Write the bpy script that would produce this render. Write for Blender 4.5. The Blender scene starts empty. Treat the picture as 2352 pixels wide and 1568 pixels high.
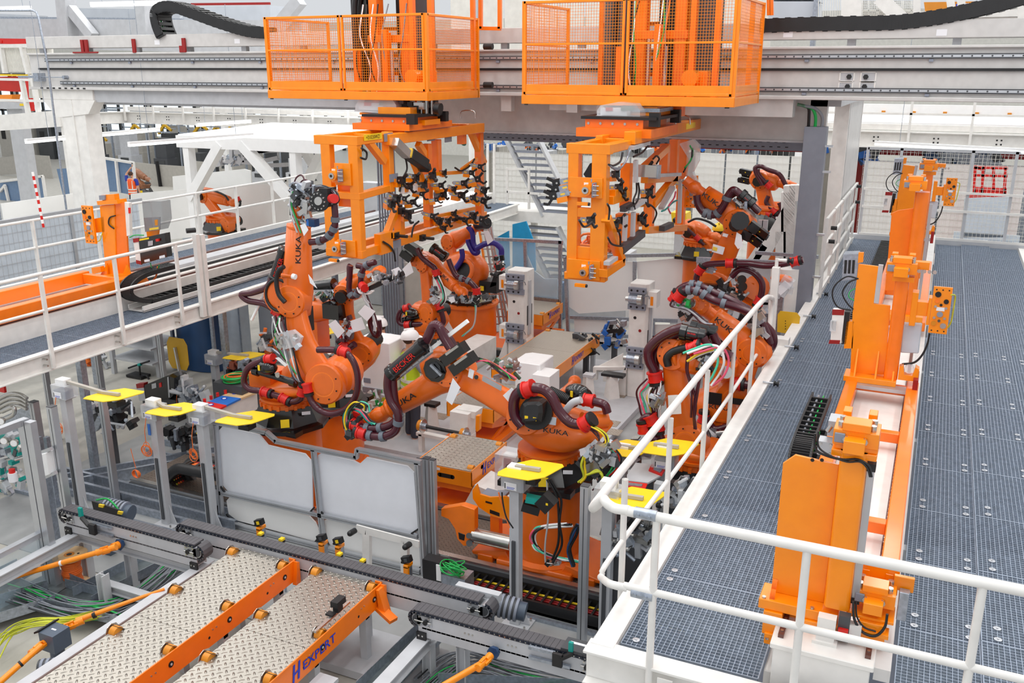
import bpy,math,random
from math import sin,cos,pi,radians,hypot,atan2,sqrt
from mathutils import Vector as V,Matrix
random.seed(7)
C=bpy.context.scene.collection
# ---------------------------------------------------------------- camera
FPX=2110.0;PITCH=radians(16.6);YAW=radians(24.7);CAM=V((0,0,5.9))
cd=bpy.data.cameras.new('camera');cam=bpy.data.objects.new('camera',cd);C.objects.link(cam)
cd.sensor_width=36;cd.lens=36*FPX/2352;cd.clip_end=300;cd.clip_start=.05
cam.location=CAM;cam.rotation_euler=(pi/2-PITCH,0,YAW)
bpy.context.scene.camera=cam
# ---------------------------------------------------------------- world, lights, exposure
w=bpy.data.worlds.new('world');bpy.context.scene.world=w;w.use_nodes=True
w.node_tree.nodes['Background'].inputs[0].default_value=(.93,.96,1,1)
w.node_tree.nodes['Background'].inputs[1].default_value=.74
def area(loc,sx,sy,power,rot=(0,0,0),col=(1,.98,.95)):
 l=bpy.data.lights.new('unseen_lamp','AREA');l.shape='RECTANGLE';l.size=sx;l.size_y=sy;l.energy=power;l.color=col
 o=bpy.data.objects.new('unseen_lamp',l);C.objects.link(o);o.location=loc;o.rotation_euler=rot
for lx in(-40,-32,-24,-20,-16,-12,-8,-4,0,4):  # lamp rows added out of view, narrow to put streaks on tread plates
 area((lx,8,12.5),.5,16,330)
 area((lx,30,12.5),.5,22,520)
area((1.5,-3.5,8.5),2.5,1.5,130,(radians(62),0,radians(25)))  # unseen lamp behind the camera, aimed along the view
vs=bpy.context.scene.view_settings
vs.view_transform='Standard';vs.look='None';vs.exposure=0.0;vs.gamma=1.0;vs.use_curve_mapping=False
# ---------------------------------------------------------------- pixel -> point in the hall (used to read the photograph's plan)
CF=V((-sin(YAW)*cos(PITCH),cos(YAW)*cos(PITCH),-sin(PITCH)));CR=V((cos(YAW),sin(YAW),0));CU=CR.cross(CF)
def ray(x,y):return CF*FPX+CR*(x-1176)-CU*(y-784)
def at(x,y,Y):d=ray(x,y);return CAM+d*((Y-CAM.y)/d.y)
def atz(x,y,z):d=ray(x,y);return CAM+d*((z-CAM.z)/d.z)
def atx(x,y,X):d=ray(x,y);return CAM+d*((X-CAM.x)/d.x)
# ---------------------------------------------------------------- materials
MATS={}
def lin(c):c/=255;return c/12.92 if c<=.04045 else((c+.055)/1.055)**2.4
def mat(name,rgb,rough=.5,metal=0.,var=.06,scale=6.,bump=0.,bscale=60.,emit=0.,alpha=1.,coat=0.,trans=0.):
 m=bpy.data.materials.new(name);m.use_nodes=True;nt=m.node_tree;b=nt.nodes['Principled BSDF']
 c=[lin(x) for x in rgb]
 tc=nt.nodes.new('ShaderNodeTexCoord')
 n=nt.nodes.new('ShaderNodeTexNoise');n.inputs['Scale'].default_value=scale;n.inputs['Detail'].default_value=3
 nt.links.new(tc.outputs['Object'],n.inputs['Vector'])
 r=nt.nodes.new('ShaderNodeValToRGB')
 r.color_ramp.elements[0].position=.3;r.color_ramp.elements[1].position=.7
 r.color_ramp.elements[0].color=[x*(1-var) for x in c]+[1];r.color_ramp.elements[1].color=[min(1,x*(1+var)) for x in c]+[1]
 nt.links.new(n.outputs['Fac'],r.inputs['Fac']);nt.links.new(r.outputs['Color'],b.inputs['Base Color'])
 b.inputs['Roughness'].default_value=rough;b.inputs['Metallic'].default_value=metal
 if coat:b.inputs['Coat Weight'].default_value=coat;b.inputs['Coat Roughness'].default_value=.12
 if emit:
  nt.links.new(r.outputs['Color'],b.inputs['Emission Color']);b.inputs['Emission Strength'].default_value=emit
 if bump:
  n2=nt.nodes.new('ShaderNodeTexNoise');n2.inputs['Scale'].default_value=bscale;nt.links.new(tc.outputs['Object'],n2.inputs['Vector'])
  bp=nt.nodes.new('ShaderNodeBump');bp.inputs['Strength'].default_value=bump;bp.inputs['Distance'].default_value=.01
  nt.links.new(n2.outputs['Fac'],bp.inputs['Height']);nt.links.new(bp.outputs['Normal'],b.inputs['Normal'])
 if alpha<1:b.inputs['Alpha'].default_value=alpha
 if trans:b.inputs['Transmission Weight'].default_value=trans;b.inputs['IOR'].default_value=1.05
 MATS[name]=m;return m
mat('orange',(255,144,0),.32,coat=.3);mat('orange_deep',(250,122,6),.38,coat=.3);mat('robot_orange',(230,106,18),.34,var=.05,coat=.2)
mat('white_paint',(232,230,226),.4);mat('beam_grey',(206,204,202),.42);mat('light_grey',(190,192,196),.45)
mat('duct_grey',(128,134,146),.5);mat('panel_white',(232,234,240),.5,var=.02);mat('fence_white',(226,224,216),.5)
mat('galv',(168,176,188),.34,.75,var=.2,scale=25);mat('alu',(190,193,198),.33,.7,var=.05);mat('steel',(196,194,190),.25,.9)
mat('grating',(160,172,188),.4,.5,var=.15,scale=15);mat('black',(26,26,28),.45,var=.2);mat('black_gloss',(14,14,16),.2,coat=.4)
mat('rubber',(44,42,46),.6);mat('chain',(84,82,86),.55,var=.12);mat('hose',(72,22,36),.22,var=.12,coat=.15);mat('hose_blue',(46,32,126),.3)
mat('red',(214,32,24),.4);mat('red_dark',(150,22,20),.45);mat('yellow',(246,208,30),.42,var=.03);mat('amber',(214,134,20),.4)
mat('yellow_old',(216,168,32),.5);mat('white',(245,245,245),.5,var=.02);mat('clip',(104,112,122),.5);mat('paper',(238,238,242),.7,var=.02)
mat('arm_grey',(178,172,162),.5);mat('grey_cast',(138,144,158),.5);mat('dark_grey',(70,72,76),.5);mat('concrete',(182,179,170),.5,var=.07,scale=5,bump=.1)
mat('steel_floor',(166,168,168),.45,.2,var=.14,scale=2.5);mat('green',(30,170,80),.45);mat('cable_grey',(130,134,142),.5);mat('cable_yellow',(196,200,50),.5)
mat('cable_orange',(240,116,40),.45);mat('teal',(0,150,140),.45);mat('mint',(80,205,170),.45);mat('pink',(235,90,120),.45);mat('blue',(40,110,200),.45)
mat('deep_blue',(28,66,110),.35,var=.25,scale=1);mat('gearbox',(78,90,106),.45);mat('wood',(216,184,140),.6,var=.12,scale=9);mat('skin',(214,160,130),.55)
mat('hivis',(206,236,40),.6);mat('hivis_orange',(255,96,30),.6);mat('reflective',(232,232,226),.35);mat('trousers',(58,60,72),.8);mat('shirt',(150,156,170),.8)
mat('shirt_blue',(44,60,160),.8);mat('hair',(70,46,34),.8);mat('copper',(170,96,76),.35,.7);mat('led',(250,248,244),.4,emit=3.2)
mat('cyan_panel',(22,140,190),.45,var=.08);mat('tarp',(240,240,238),.6,var=.03,scale=1.5,bump=.5,bscale=3);mat('duct_silver',(196,202,210),.38,.35,var=.05,scale=2)
mat('glass',(200,220,230),.08,alpha=.28);mat('smoke',(120,126,132),.1,alpha=.45);mat('clear',(235,238,242),.12,alpha=.42);mat('bluefilm',(110,140,176),.2,alpha=.8)
mat('frost',(206,216,226),.35,alpha=.85);mat('brown_rack',(110,78,72),.35,.5);mat('fence_grey',(176,172,164),.55);mat('chain_blue',(40,46,60),.4,.3)
mat('logo_blue',(24,60,190),.5);mat('ink',(18,16,18),.5);mat('logo_red',(220,36,28),.5);mat('far_dark',(70,72,74),.6,var=.3,scale=.8);mat('window_sky',(225,238,250),.3,emit=1.0,var=.1,scale=.5)
mat('pcb',(70,104,84),.5,var=.4,scale=40);mat('label_yellow',(244,206,70),.5);mat('red_shade',(190,40,28),.5);mat('galv_dark',(112,120,122),.4,.5,var=.3,scale=8)
def checker_plate(name,rgb,s,rough=.24,metal=.85):
 """aluminium tread plate: short raised bars, alternately leaning left and right, as fine relief"""
 m=mat(name,rgb,rough,metal,var=.03,scale=2);nt=m.node_tree;N=nt.nodes.new;L=nt.links.new;b=nt.nodes['Principled BSDF']
 tc=N('ShaderNodeTexCoord');sep=N('ShaderNodeSeparateXYZ');L(tc.outputs['Object'],sep.inputs[0])
 def M(op,a,bb=None,c=None):
  n=N('ShaderNodeMath');n.operation=op
  for i,x in enumerate((a,bb,c)):
   if x is None:continue
   if isinstance(x,(int,float)):n.inputs[i].default_value=x
   else:L(x,n.inputs[i])
  return n.outputs[0]
 X=M('MULTIPLY',sep.outputs[0],s);Y=M('MULTIPLY',sep.outputs[1],s)
 def lozenge(dx,dy,sign):
  fx=M('SUBTRACT',M('FRACT',M('ADD',X,dx)),.5);fy=M('SUBTRACT',M('FRACT',M('ADD',Y,dy)),.5)
  u=M('MULTIPLY',M('ADD',fx,M('MULTIPLY',fy,sign)),.7071);v=M('MULTIPLY',M('SUBTRACT',M('MULTIPLY',fy,1.0),M('MULTIPLY',fx,sign)),.7071)
  d=M('ADD',M('POWER',M('ABSOLUTE',M('DIVIDE',u,.36)),2.0),M('POWER',M('ABSOLUTE',M('DIVIDE',v,.13)),2.0))
  return M('MAXIMUM',M('SUBTRACT',1.0,d),0.0)
 h=M('MAXIMUM',lozenge(0,0,1.0),lozenge(.5,.5,-1.0))
 bp=N('ShaderNodeBump');bp.inputs['Strength'].default_value=.9;bp.inputs['Distance'].default_value=.012
 L(h,bp.inputs['Height']);L(bp.outputs['Normal'],b.inputs['Normal'])
 return m
checker_plate('tread_plate',(184,178,168),12.5,.3,.8);checker_plate('tread_plate_dull',(172,160,146),16.0,.4,.5);checker_plate('tread_plate_dark',(120,108,98),16.0,.45,.5)
# ---------------------------------------------------------------- mesh building
OFF={}
def frame(d,up=None):
 d=d.normalized();up=V(up) if up is not None else V((0,0,1))
 if abs(d.dot(up.normalized()))>.98:up=V((1,0,0)) if abs(d.x)<.9 else V((0,1,0))
 s=d.cross(up).normalized();return s,s.cross(d).normalized()
def spline(P,k=6):
 P=[V(p) for p in P]
 if len(P)<3:return P
 out=[];Q=[P[0]*2-P[1]]+P+[P[-1]*2-P[-2]]
 for i in range(1,len(Q)-2):
  a,b,c,d=Q[i-1:i+3]
  for j in range(k):
   t=j/k;out.append(.5*((2*b)+(c-a)*t+(2*a-5*b+4*c-d)*t*t+(3*b-a-3*c+d)*t**3))
 out.append(P[-1]);return out
NOSPLIT={'lettering','pedestal','base','links','grating_clip'}
class MB:
 def __init__(s,m='white_paint'):s.pr=[];s.v=[];s.f=[];s.fm=[];s.fs=[];s.ms=[m];s.c=0
 def mat(s,m):
  if m not in s.ms:s.ms.append(m)
  s.c=s.ms.index(m);return s
 def add(s,vs,fs,sm=False):
  n=len(s.v);s.v+=[tuple(v) for v in vs];s.pr.append((n,len(s.v)))
  for f in fs:s.f.append([i+n for i in f]);s.fm.append(s.c);s.fs.append(sm)
  return s
 def bx(s,x0,x1,y0,y1,z0,z1):
  return s.add([(x,y,z) for z in(z0,z1) for x,y in((x0,y0),(x1,y0),(x1,y1),(x0,y1))],
      [(3,2,1,0),(4,5,6,7),(0,1,5,4),(1,2,6,5),(2,3,7,6),(3,0,4,7)])
 def ob(s,c,a,b,d):
  c,a,b,d=V(c),V(a),V(b),V(d)
  if a.cross(b).dot(d)<0:a=-a
  vs=[c+i*a+j*b+k*d for k in(-1,1) for i,j in((-1,-1),(1,-1),(1,1),(-1,1))]
  return s.add(vs,[(3,2,1,0),(4,5,6,7),(0,1,5,4),(1,2,6,5),(2,3,7,6),(3,0,4,7)])
 def bar(s,p,q,w_,h_,up=None):
  p,q=V(p),V(q);a,b=frame(q-p,up);return s.ob((p+q)/2,(q-p)/2,a*w_/2,b*h_/2)
 def ibeam(s,p,q,w_,h_,t=.012,up=None):
  p,q=V(p),V(q);a,b=frame(q-p,up);c=(p+q)/2;d=(q-p)/2
  s.ob(c+b*(h_/2-t/2),d,a*w_/2,b*t/2);s.ob(c-b*(h_/2-t/2),d,a*w_/2,b*t/2);return s.ob(c,d,a*t/2,b*(h_/2-t))
 def cyl(s,p,q,r,r2=None,n=14,caps=True):
  p,q=V(p),V(q);r2=r if r2 is None else r2;a,b=frame(q-p)
  A=[p+(a*cos(2*pi*i/n)+b*sin(2*pi*i/n))*r for i in range(n)];B=[q+(a*cos(2*pi*i/n)+b*sin(2*pi*i/n))*r2 for i in range(n)]
  s.add(A+B,[((i+1)%n,i,n+i,n+(i+1)%n) for i in range(n)][::1],True)
  if caps:s.add(A,[tuple(range(n))]);s.add(B,[tuple(reversed(range(n)))])
  return s
 def tube(s,P,r,n=8,k=6,smooth=True):
  P=spline(P,k) if smooth else[V(p) for p in P]
  rings=[];a=None
  for i,p in enumerate(P):
   d=(P[min(i+1,len(P)-1)]-P[max(i-1,0)])
   if d.length<1e-7:d=V((0,0,1))
   d.normalize()
   if a is None:a,b=frame(d)
   else:
    a=(a-d*a.dot(d));a=a.normalized() if a.length>1e-6 else frame(d)[0]
   b=a.cross(d);rr=r(i/(len(P)-1)) if callable(r) else r
   rings.append([p+(a*cos(2*pi*j/n)+b*sin(2*pi*j/n))*rr for j in range(n)])
  vs=[v for R_ in rings for v in R_];m=len(rings)
  s.add(vs,[(i*n+j,i*n+(j+1)%n,(i+1)*n+(j+1)%n,(i+1)*n+j) for i in range(m-1) for j in range(n)],True)
  s.add(rings[0],[tuple(reversed(range(n)))]);s.add(rings[-1],[tuple(range(n))]);return s
 def sph(s,c,r,sc=(1,1,1),n=12,m=8,axes=None):
  c=V(c);ax=axes or(V((1,0,0)),V((0,1,0)),V((0,0,1)))
  vs=[]
  for i in range(m+1):
   th=pi*i/m
   for j in range(n):
    ph=2*pi*j/n;vs.append(c+ax[0]*(sin(th)*cos(ph)*r*sc[0])+ax[1]*(sin(th)*sin(ph)*r*sc[1])+ax[2]*(cos(th)*r*sc[2]))
  return s.add(vs,[(i*n+j,(i+1)*n+j,(i+1)*n+(j+1)%n,i*n+(j+1)%n) for i in range(m) for j in range(n)],True)
 def prism(s,P,t):
  P=[V(p) for p in P];t=V(t);n=len(P)
  nrm=V((0,0,0))
  for i in range(n):nrm+=P[i].cross(P[(i+1)%n])
  if nrm.dot(t)<0:P.reverse()
  return s.add(P+[p+t for p in P],[tuple(reversed(range(n))),tuple(range(n,2*n))]+[(i,(i+1)%n,n+(i+1)%n,n+i) for i in range(n)])
 def loft(s,secs,n=16,pw=2.6,sm=True):
  vs=[]
  for c,a,b in secs:
   for j in range(n):
    t=2*pi*j/n;ct,st=cos(t),sin(t)
    vs.append(V(c)+V(a)*(abs(ct)**(2/pw))*(1 if ct>=0 else-1)+V(b)*(abs(st)**(2/pw))*(1 if st>=0 else-1))
  m=len(secs);c0,a0,b0=secs[0];fl=V(a0).cross(V(b0)).dot(V(secs[1][0])-V(c0))<0
  fs=[(i*n+j,i*n+(j+1)%n,(i+1)*n+(j+1)%n,(i+1)*n+j) for i in range(m-1) for j in range(n)]
  if fl:fs=[f[::-1] for f in fs]
  s.add(vs,fs,sm);e0=tuple(reversed(range(n)));e1=tuple(range(n))
  s.add(vs[:n],[e0 if not fl else e0[::-1]]);s.add(vs[-n:],[e1 if not fl else e1[::-1]]);return s
 def lathe(s,c,ax,prof,n=20,a0=None):
  c,ax=V(c),V(ax).normalized();a,b=frame(ax)
  vs=[c+ax*h+(a*cos(2*pi*j/n)+b*sin(2*pi*j/n))*r for r,h in prof for j in range(n)];m=len(prof)
  for i in range(m-1):
   s.add(vs[i*n:(i+2)*n],[((j+1)%n,j,n+j,n+(j+1)%n) for j in range(n)],True)
  s.add(vs[:n],[tuple(range(n))]);s.add(vs[-n:],[tuple(reversed(range(n)))]);return s
 def build(s,name,parent=None,kind=None,bevel=0,label=None):
  if parent and not kind and name not in NOSPLIT:
   cl=[]
   for a,b in s.pr:
    P=s.v[a:b];lo=[min(p[k] for p in P)-.012 for k in range(3)];hi=[max(p[k] for p in P)+.012 for k in range(3)];new=[lo,hi,[(a,b)]];rest=[]
    for c in cl:
     if all(c[0][k]<=new[1][k] and c[1][k]>=new[0][k] for k in range(3)):new=[[min(c[0][k],new[0][k]) for k in range(3)],[max(c[1][k],new[1][k]) for k in range(3)],c[2]+new[2]]
     else:rest.append(c)
    cl=rest+[new]
   if 1<len(cl)<=24:
    own={}
    for j,c in enumerate(cl):
     for a,b in c[2]:
      for v in range(a,b):own[v]=j
    subs=[MB(s.ms[0]) for _ in cl];mp={}
    for q in subs:q.ms=list(s.ms)
    for v in range(len(s.v)):q=subs[own[v]];mp[v]=len(q.v);q.v.append(s.v[v])
    for f,m,sm in zip(s.f,s.fm,s.fs):q=subs[own[f[0]]];q.f.append([mp[i] for i in f]);q.fm.append(m);q.fs.append(sm)
    out=[]
    for q in subs:
     used=sorted(set(q.fm));q.ms=[q.ms[u] for u in used];q.fm=[used.index(m) for m in q.fm];out.append(q._b(name,parent,None,bevel,label))
    return out[0]
   if len(cl)>24:kind='stuff'
  return s._b(name,parent,kind,bevel,label)
 def _b(s,name,parent=None,kind=None,bevel=0,label=None):
  me=bpy.data.meshes.new(name);off=OFF.get(parent.name,V((0,0,0))) if parent else V((0,0,0))
  me.from_pydata([V(v)-off for v in s.v],[],s.f)
  for m in s.ms:me.materials.append(MATS[m])
  me.polygons.foreach_set('material_index',s.fm);me.polygons.foreach_set('use_smooth',s.fs);me.update()
  o=bpy.data.objects.new(name,me);C.objects.link(o);OFF[o.name]=off
  if parent:o.parent=parent
  if kind:o['kind']=kind
  if label:o['label']=label
  if bevel:
   b=o.modifiers.new('bevel','BEVEL');b.width=bevel;b.segments=1;b.limit_method='ANGLE';b.angle_limit=radians(50)
  return o
def thing(name,label,cat,loc=(0,0,0),group=None,kind=None):
 o=bpy.data.objects.new(name,None);C.objects.link(o);o.location=V(loc);o.empty_display_size=.1;OFF[o.name]=V(loc)
 if label:o['label']=label
 if cat:o['category']=cat
 if group:o['group']=group
 if kind:o['kind']=kind
 return o
def tag(o,label,cat,group=None,kind=None):
 o['label']=label;o['category']=cat
 if group:o['group']=group
 if kind:o['kind']=kind
 return o
def dup(root,d,label=None,group=None):
 r=root.copy();C.objects.link(r);r.location=root.location+V(d);OFF[r.name]=OFF[root.name]
 if label:r['label']=label
 if group:r['group']=group
 for ch in list(root.children):
  c=ch.copy();C.objects.link(c);c.parent=r
  for g in list(ch.children):
   k=g.copy();C.objects.link(k);k.parent=c
 return r
def piece(src,d,parent):
 c=src.copy();C.objects.link(c);c.location=src.location+V(d);c.parent=parent;return c
FONTCACHE={}
def text(s_,pos,xdir,updir,h,m,parent,name='lettering',stretch=1.0,bold=0.,ext=.002,center=True):
 key=(s_,bold)
 if key not in FONTCACHE:
  cu=bpy.data.curves.new('t','FONT');cu.body=s_;cu.size=1;cu.offset=bold;cu.resolution_u=2
  ob=bpy.data.objects.new('t',cu);C.objects.link(ob);dg=bpy.context.evaluated_depsgraph_get();dg.update()
  me=bpy.data.meshes.new_from_object(ob.evaluated_get(dg));FONTCACHE[key]=([v.co.copy() for v in me.vertices],[list(p.vertices) for p in me.polygons])
  bpy.data.objects.remove(ob)
 vs,fs=FONTCACHE[key]
 x=V(xdir).normalized();u=V(updir);u=(u-x*u.dot(x)).normalized();n=x.cross(u)
 xs=[v.x for v in vs];ys=[v.y for v in vs];cx=(min(xs)+max(xs))/2 if center else 0;cy=(min(ys)+max(ys))/2;sc=h/(max(ys)-min(ys))
 mb=MB(m);P=V(pos)
 mb.add([P+x*((v.x-cx)*sc*stretch)+u*((v.y-cy)*sc)+n*ext for v in vs],fs)
 return mb.build(name,parent)
# ================================================================ STRUCTURE: floor, steel floors, hall walls
MB('concrete').bx(-45,14,2,62,-.2,0).build('floor',kind='structure')
MB('duct_grey').bx(-1.7,4,3.5,23,0,.02).build('floor_platform_shade',kind='structure')  # darker floor colour stands in for the shade beneath the gratings
# ---------------------------------------------------------------- grating platform on the right
M=2.15
def grating_mesh(name,wx,ly,z=0,px=.034,py=.034,parent=None,m='grating',t=.0038,dep=.028):
 g=MB(m);nx=int(round(wx/px));ny=int(round(ly/py))
 for i in range(nx+1):x=wx*i/nx;g.bx(x-t/2,x+t/2,0,ly,-dep,0)
 for j in range(ny+1):y=ly*j/ny;g.bx(0,wx,y-t/2,y+t/2,-dep*.7,-.001)
 g.bx(-.003,.003,0,ly,-dep,.001);g.bx(wx-.003,wx+.003,0,ly,-dep,.001);g.bx(0,wx,-.003,.003,-dep,.001);g.bx(0,wx,ly-.003,ly+.003,-dep,.001)
 return g.build(name,parent)
plat=thing('grating_platform','raised platform of galvanised gratings in a white frame along the right','platform',(0,5.1,M))
def offobj(o,loc):o.location=V(loc);return o
OFF0=V((0,5.1,M))
def strip(x0,x1,z,y0,y1,ly,y_off=0):
 OFF[plat.name]=V((0,0,0));g=grating_mesh('grating_panel',x1-x0-.008,ly-.008,parent=plat);OFF[plat.name]=OFF0
 n=0;y=y0+y_off;first=True
 while y<y1:
  d=V((x0,y,z))-OFF0
  if first:g.location=d;first=False
  else:
   c=g.copy();C.objects.link(c);c.location=d;c.parent=plat
  y+=ly
strip(-1.585,-.66,M,5.22,22.2,1.0)
strip(.13,.64,M,5.22,22.2,1.0)
strip(.64,1.18,M+.035,5.22,22.2,1.0)
strip(1.18,1.72,M+.005,5.22,22.2,1.15,-.4)
f=MB('white_paint')
f.bx(-1.76,-1.60,5.1,22.4,M+.005,M+.03).bx(-1.615,-1.60,5.1,22.4,M-.2,M+.005).bx(-1.76,-1.745,5.1,22.4,M-.2,M+.005).bx(-1.76,-1.6,5.1,22.4,M-.2,M-.18)
f.build('side_beam',plat,bevel=.003)
f=MB('white_paint');f.bx(-1.78,4,5.0,5.16,M+.005,M+.025).bx(-1.78,4,5.075,5.09,M-.22,M+.01).bx(-1.78,4,5.0,5.16,M-.24,M-.22)
f.build('front_beam',plat,bevel=.003)
f=MB('white_paint').bx(1.74,1.86,5.1,22.4,M-.2,M+.04);f.build('side_beam',plat)
f=MB('light_grey').bx(-1.76,3.2,22.2,22.4,M-.2,M+.1);f.build('rear_beam',plat)
f=MB('light_grey')
for y in(7.5,10,12.5,15,17.5,20):f.bx(-1.6,1.74,y-.05,y+.05,M-.22,M-.035)
f.build('cross_beam',plat,kind='stuff')
f=MB('light_grey')
for x,y in((-1.68,5.3),(1.8,5.3),(-1.68,13.2),(1.8,13.2),(-1.68,22.2),(1.8,22.2)):f.bx(x-.06,x+.06,y-.06,y+.06,0,M-.2)
f.build('leg',plat,kind='stuff')
# round clips that hold the gratings down
clip=MB('alu').lathe((0,0,0),(0,0,1),[(.026,0),(.026,.004),(.012,.005)],10);clip.cyl((0,0,.004),(0,0,.009),.008,n=6)
OFF[plat.name]=V((0,0,0));c0=clip.build('grating_clip',plat);OFF[plat.name]=OFF0;firstc=True
for xs,z in(((-1.5,),M),((.22,.57),M),((.74,1.08),M+.035),((1.3,),M+.005)):
 for i in range(9):
  for x in xs:
   for dy in(-.07,.07):
    d=V((x,5.22+i+dy+(.12 if x>.2 else 0),z+.002))-OFF0
    if d.y<.15:continue
    if firstc:c0.location=d;firstc=False
    else:k=c0.copy();C.objects.link(k);k.location=d;k.parent=plat
# little black rubber rollers on the edge beam
for i,(px,py) in enumerate(((1783,880),(1829,803),(1868,738),(1897,683),(1440,1360))):
 if i==4:continue
 p=atx(px,py,-1.5);
 t=thing('roller_stop','black ribbed rubber stop on the platform edge, %s from the gate post'%('nearest to','second','third','farthest')[i] if i else 'black ribbed rubber stop on the platform edge, the one closest to the viewer','rubber stop',(-1.6,p.y,M+.06))
 MB('alu').cyl((-1.66,p.y,M+.05),(-1.5,p.y,M+.05),.012).build('shaft',t)
 MB('black').lathe((-1.53,p.y,M+.05),(1,0,0),[(.035,0),(.035,.015),(.022,.022),(.022,.038),(.035,.045),(.035,.06)],12).build('roller',t)
# ---------------------------------------------------------------- white tube railings round the platform and down the stairs
R1=.026
def up_at(x,Y,z):return V((x,Y,z))
yr=5.02
zt=at(1500,1185,yr).z;xt0=at(1440,1172,yr).x
rail=thing('front_railing','white tubular railing with two rails along the near edge of the platform','railing',(0,yr,M))
zm=at(1700,1407,yr).z
MB('white_paint').cyl((xt0,yr,zt),(3.6,yr,zt),R1*1.25,n=16).build('top_rail',rail)
MB('white_paint').cyl((xt0,yr,zm),(3.6,yr,zm),R1*.95,n=16).build('middle_rail',rail)
for px,py in((1503,1300),(1840,1400),(2240,1450),(2700,1500)):
 x=at(px,py,yr).x;MB('white_paint').cyl((x,yr,M-.2),(x,yr,zt),R1*.95,n=16).build('post',rail)
for px,py in((1462,1176),(1455,1358)):
 p=at(px,py,yr);q=p+V((.13,0,0));MB('galv').cyl(p-V((.01,0,0)),q,R1*1.4,n=14).cyl(p+V((.02,-.03,0)),p+V((.02,-.045,0)),.012,n=8).cyl(p+V((.09,-.03,0)),p+V((.09,-.045,0)),.012,n=8).build('tube_coupling',rail)
for px in(1865,1506,2262):
 x=at(px,1510,5.0).x
 pl=MB('white_paint').bx(x+.02,x+.12,4.985,4.995,M-.2,M-.02);pl.mat('steel')
 for z in(M-.07,M-.15):pl.cyl((x+.07,4.985,z),(x+.07,4.96,z),.017,n=6)
 pl.build('bolt_plate',rail)
# stair railing: slopes up and away, posts drop to the stair string
st=thing('stair_railing','white tubular stair railing descending beside the left edge of the platform','railing',(-1.9,5.1,M))
xs=-1.86
top=[at(1445,1172,yr)+V((0,0,0)),at(1410,1166,5.03),at(1388,1147,5.1),atx(1392,1125,xs-.02),atx(1640,820,xs),atx(1752,690,xs),atx(1768,683,xs),atx(1774,705,xs),atx(1752,870,xs)]
MB('white_paint').tube(top[:5]+[atx(1700,749,xs)]+top[5:],R1*1.25,14,5).build('top_rail',st)
mid=[at(1440,1350,yr),at(1400,1340,5.04),atx(1380,1325,xs),atx(1390,1300,xs),atx(1560,1090,xs),atx(1745,780,xs)]
MB('white_paint').tube(mid[:3],R1,12,5).tube([atx(1380,1325,xs),atx(1420,1255,xs),atx(1640,960,xs),atx(1757,785,xs)],R1*.8,10,4).build('middle_rail',st)
for(a,b),(c,d) in(((1436,1100),(1418,1440)),((1541,960),(1531,1230)),((1626,850),(1612,1090)),((1689,760),(1680,990)),((1736,705),(1725,915))):
 p=atx(a,b,xs);q=atx(c,d,xs);y=(p.y+q.y)/2;MB('white_paint').cyl((xs,p.y,p.z),(xs,p.y,q.z-.05),R1*.95,n=14).build('post',st)
gp=thing('gate_post','thick white square post with a rubber stop at the head of the stairs','post',(xs+.1,12.3,M))
yg=atx(1775,870,-1.8).y
b0=MB('white_paint').bx(-1.93,-1.83,yg-.05,yg+.05,M-.1,M+1.12).bx(-1.98,-1.62,yg-.09,yg+.09,M-.02,M+.13).cyl((-1.88,yg,M+1.12),(-1.88,yg,M+1.24),.025).cyl((-1.88,yg,M+1.22),(-1.74,yg,M+1.22),.022);b0.build('post',gp,bevel=.004)
MB('black').lathe((-1.74,yg,M+1.22),(1,0,0),[(.045,0),(.045,.02),(.028,.03),(.028,.045),(.045,.055),(.045,.08)],12).build('rubber_stop',gp)
# gate/guard rail further back on the platform's left edge (flat frame, galvanised look)
gr=thing('sliding_gate','white tubular gate panel beside the grey duct at the platform edge','gate',(-1.5,16,M))
for y in(16.0,17.2,18.5,20.0,21.5):MB('white_paint').bx(-1.62,-1.57,y-.025,y+.025,M,M+1.35).build('post',gr)
for z in(.12,.5,.9,1.33):MB('white_paint').bx(-1.615,-1.575,16,21.5,M+z-.02,M+z+.02).build('rail',gr)
for y,z in((16.6,1.1),(16.4,.9),(21.2,1.3),(21.3,.95)):MB('black').cyl((-1.58,y,M+z),(-1.48,y,M+z),.035,n=10).build('rubber_stop',gr)
# mesh fence closing the far end of the platform
bf=thing('platform_end_fence','pale wire mesh fence closing the far end of the platform','fence',(0,22.3,M))
g=MB('fence_white')
for i in range(66):x=-1.5+i*.08;g.bx(x-.003,x+.003,22.29,22.296,M+.1,M+2.0)
for i in range(24):z=M+.12+i*.08;g.bx(-1.55,3.7,22.296,22.302,z-.003,z+.003)
g.build('mesh',bf,kind='stuff')
for x in(-1.5,-.8,.62,1.45,2.6):MB('light_grey').bx(x-.03,x+.03,22.26,22.33,M,M+2.05).build('post',bf)
for z in(.1,.72,1.12):MB('white_paint').bx(-1.5,3.7,22.2,22.24,M+z,M+z+.05).build('rail',bf)
MB('light_grey').bx(-1.5,3.7,22.26,22.33,M+2.0,M+2.06).build('rail',bf)
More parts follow.
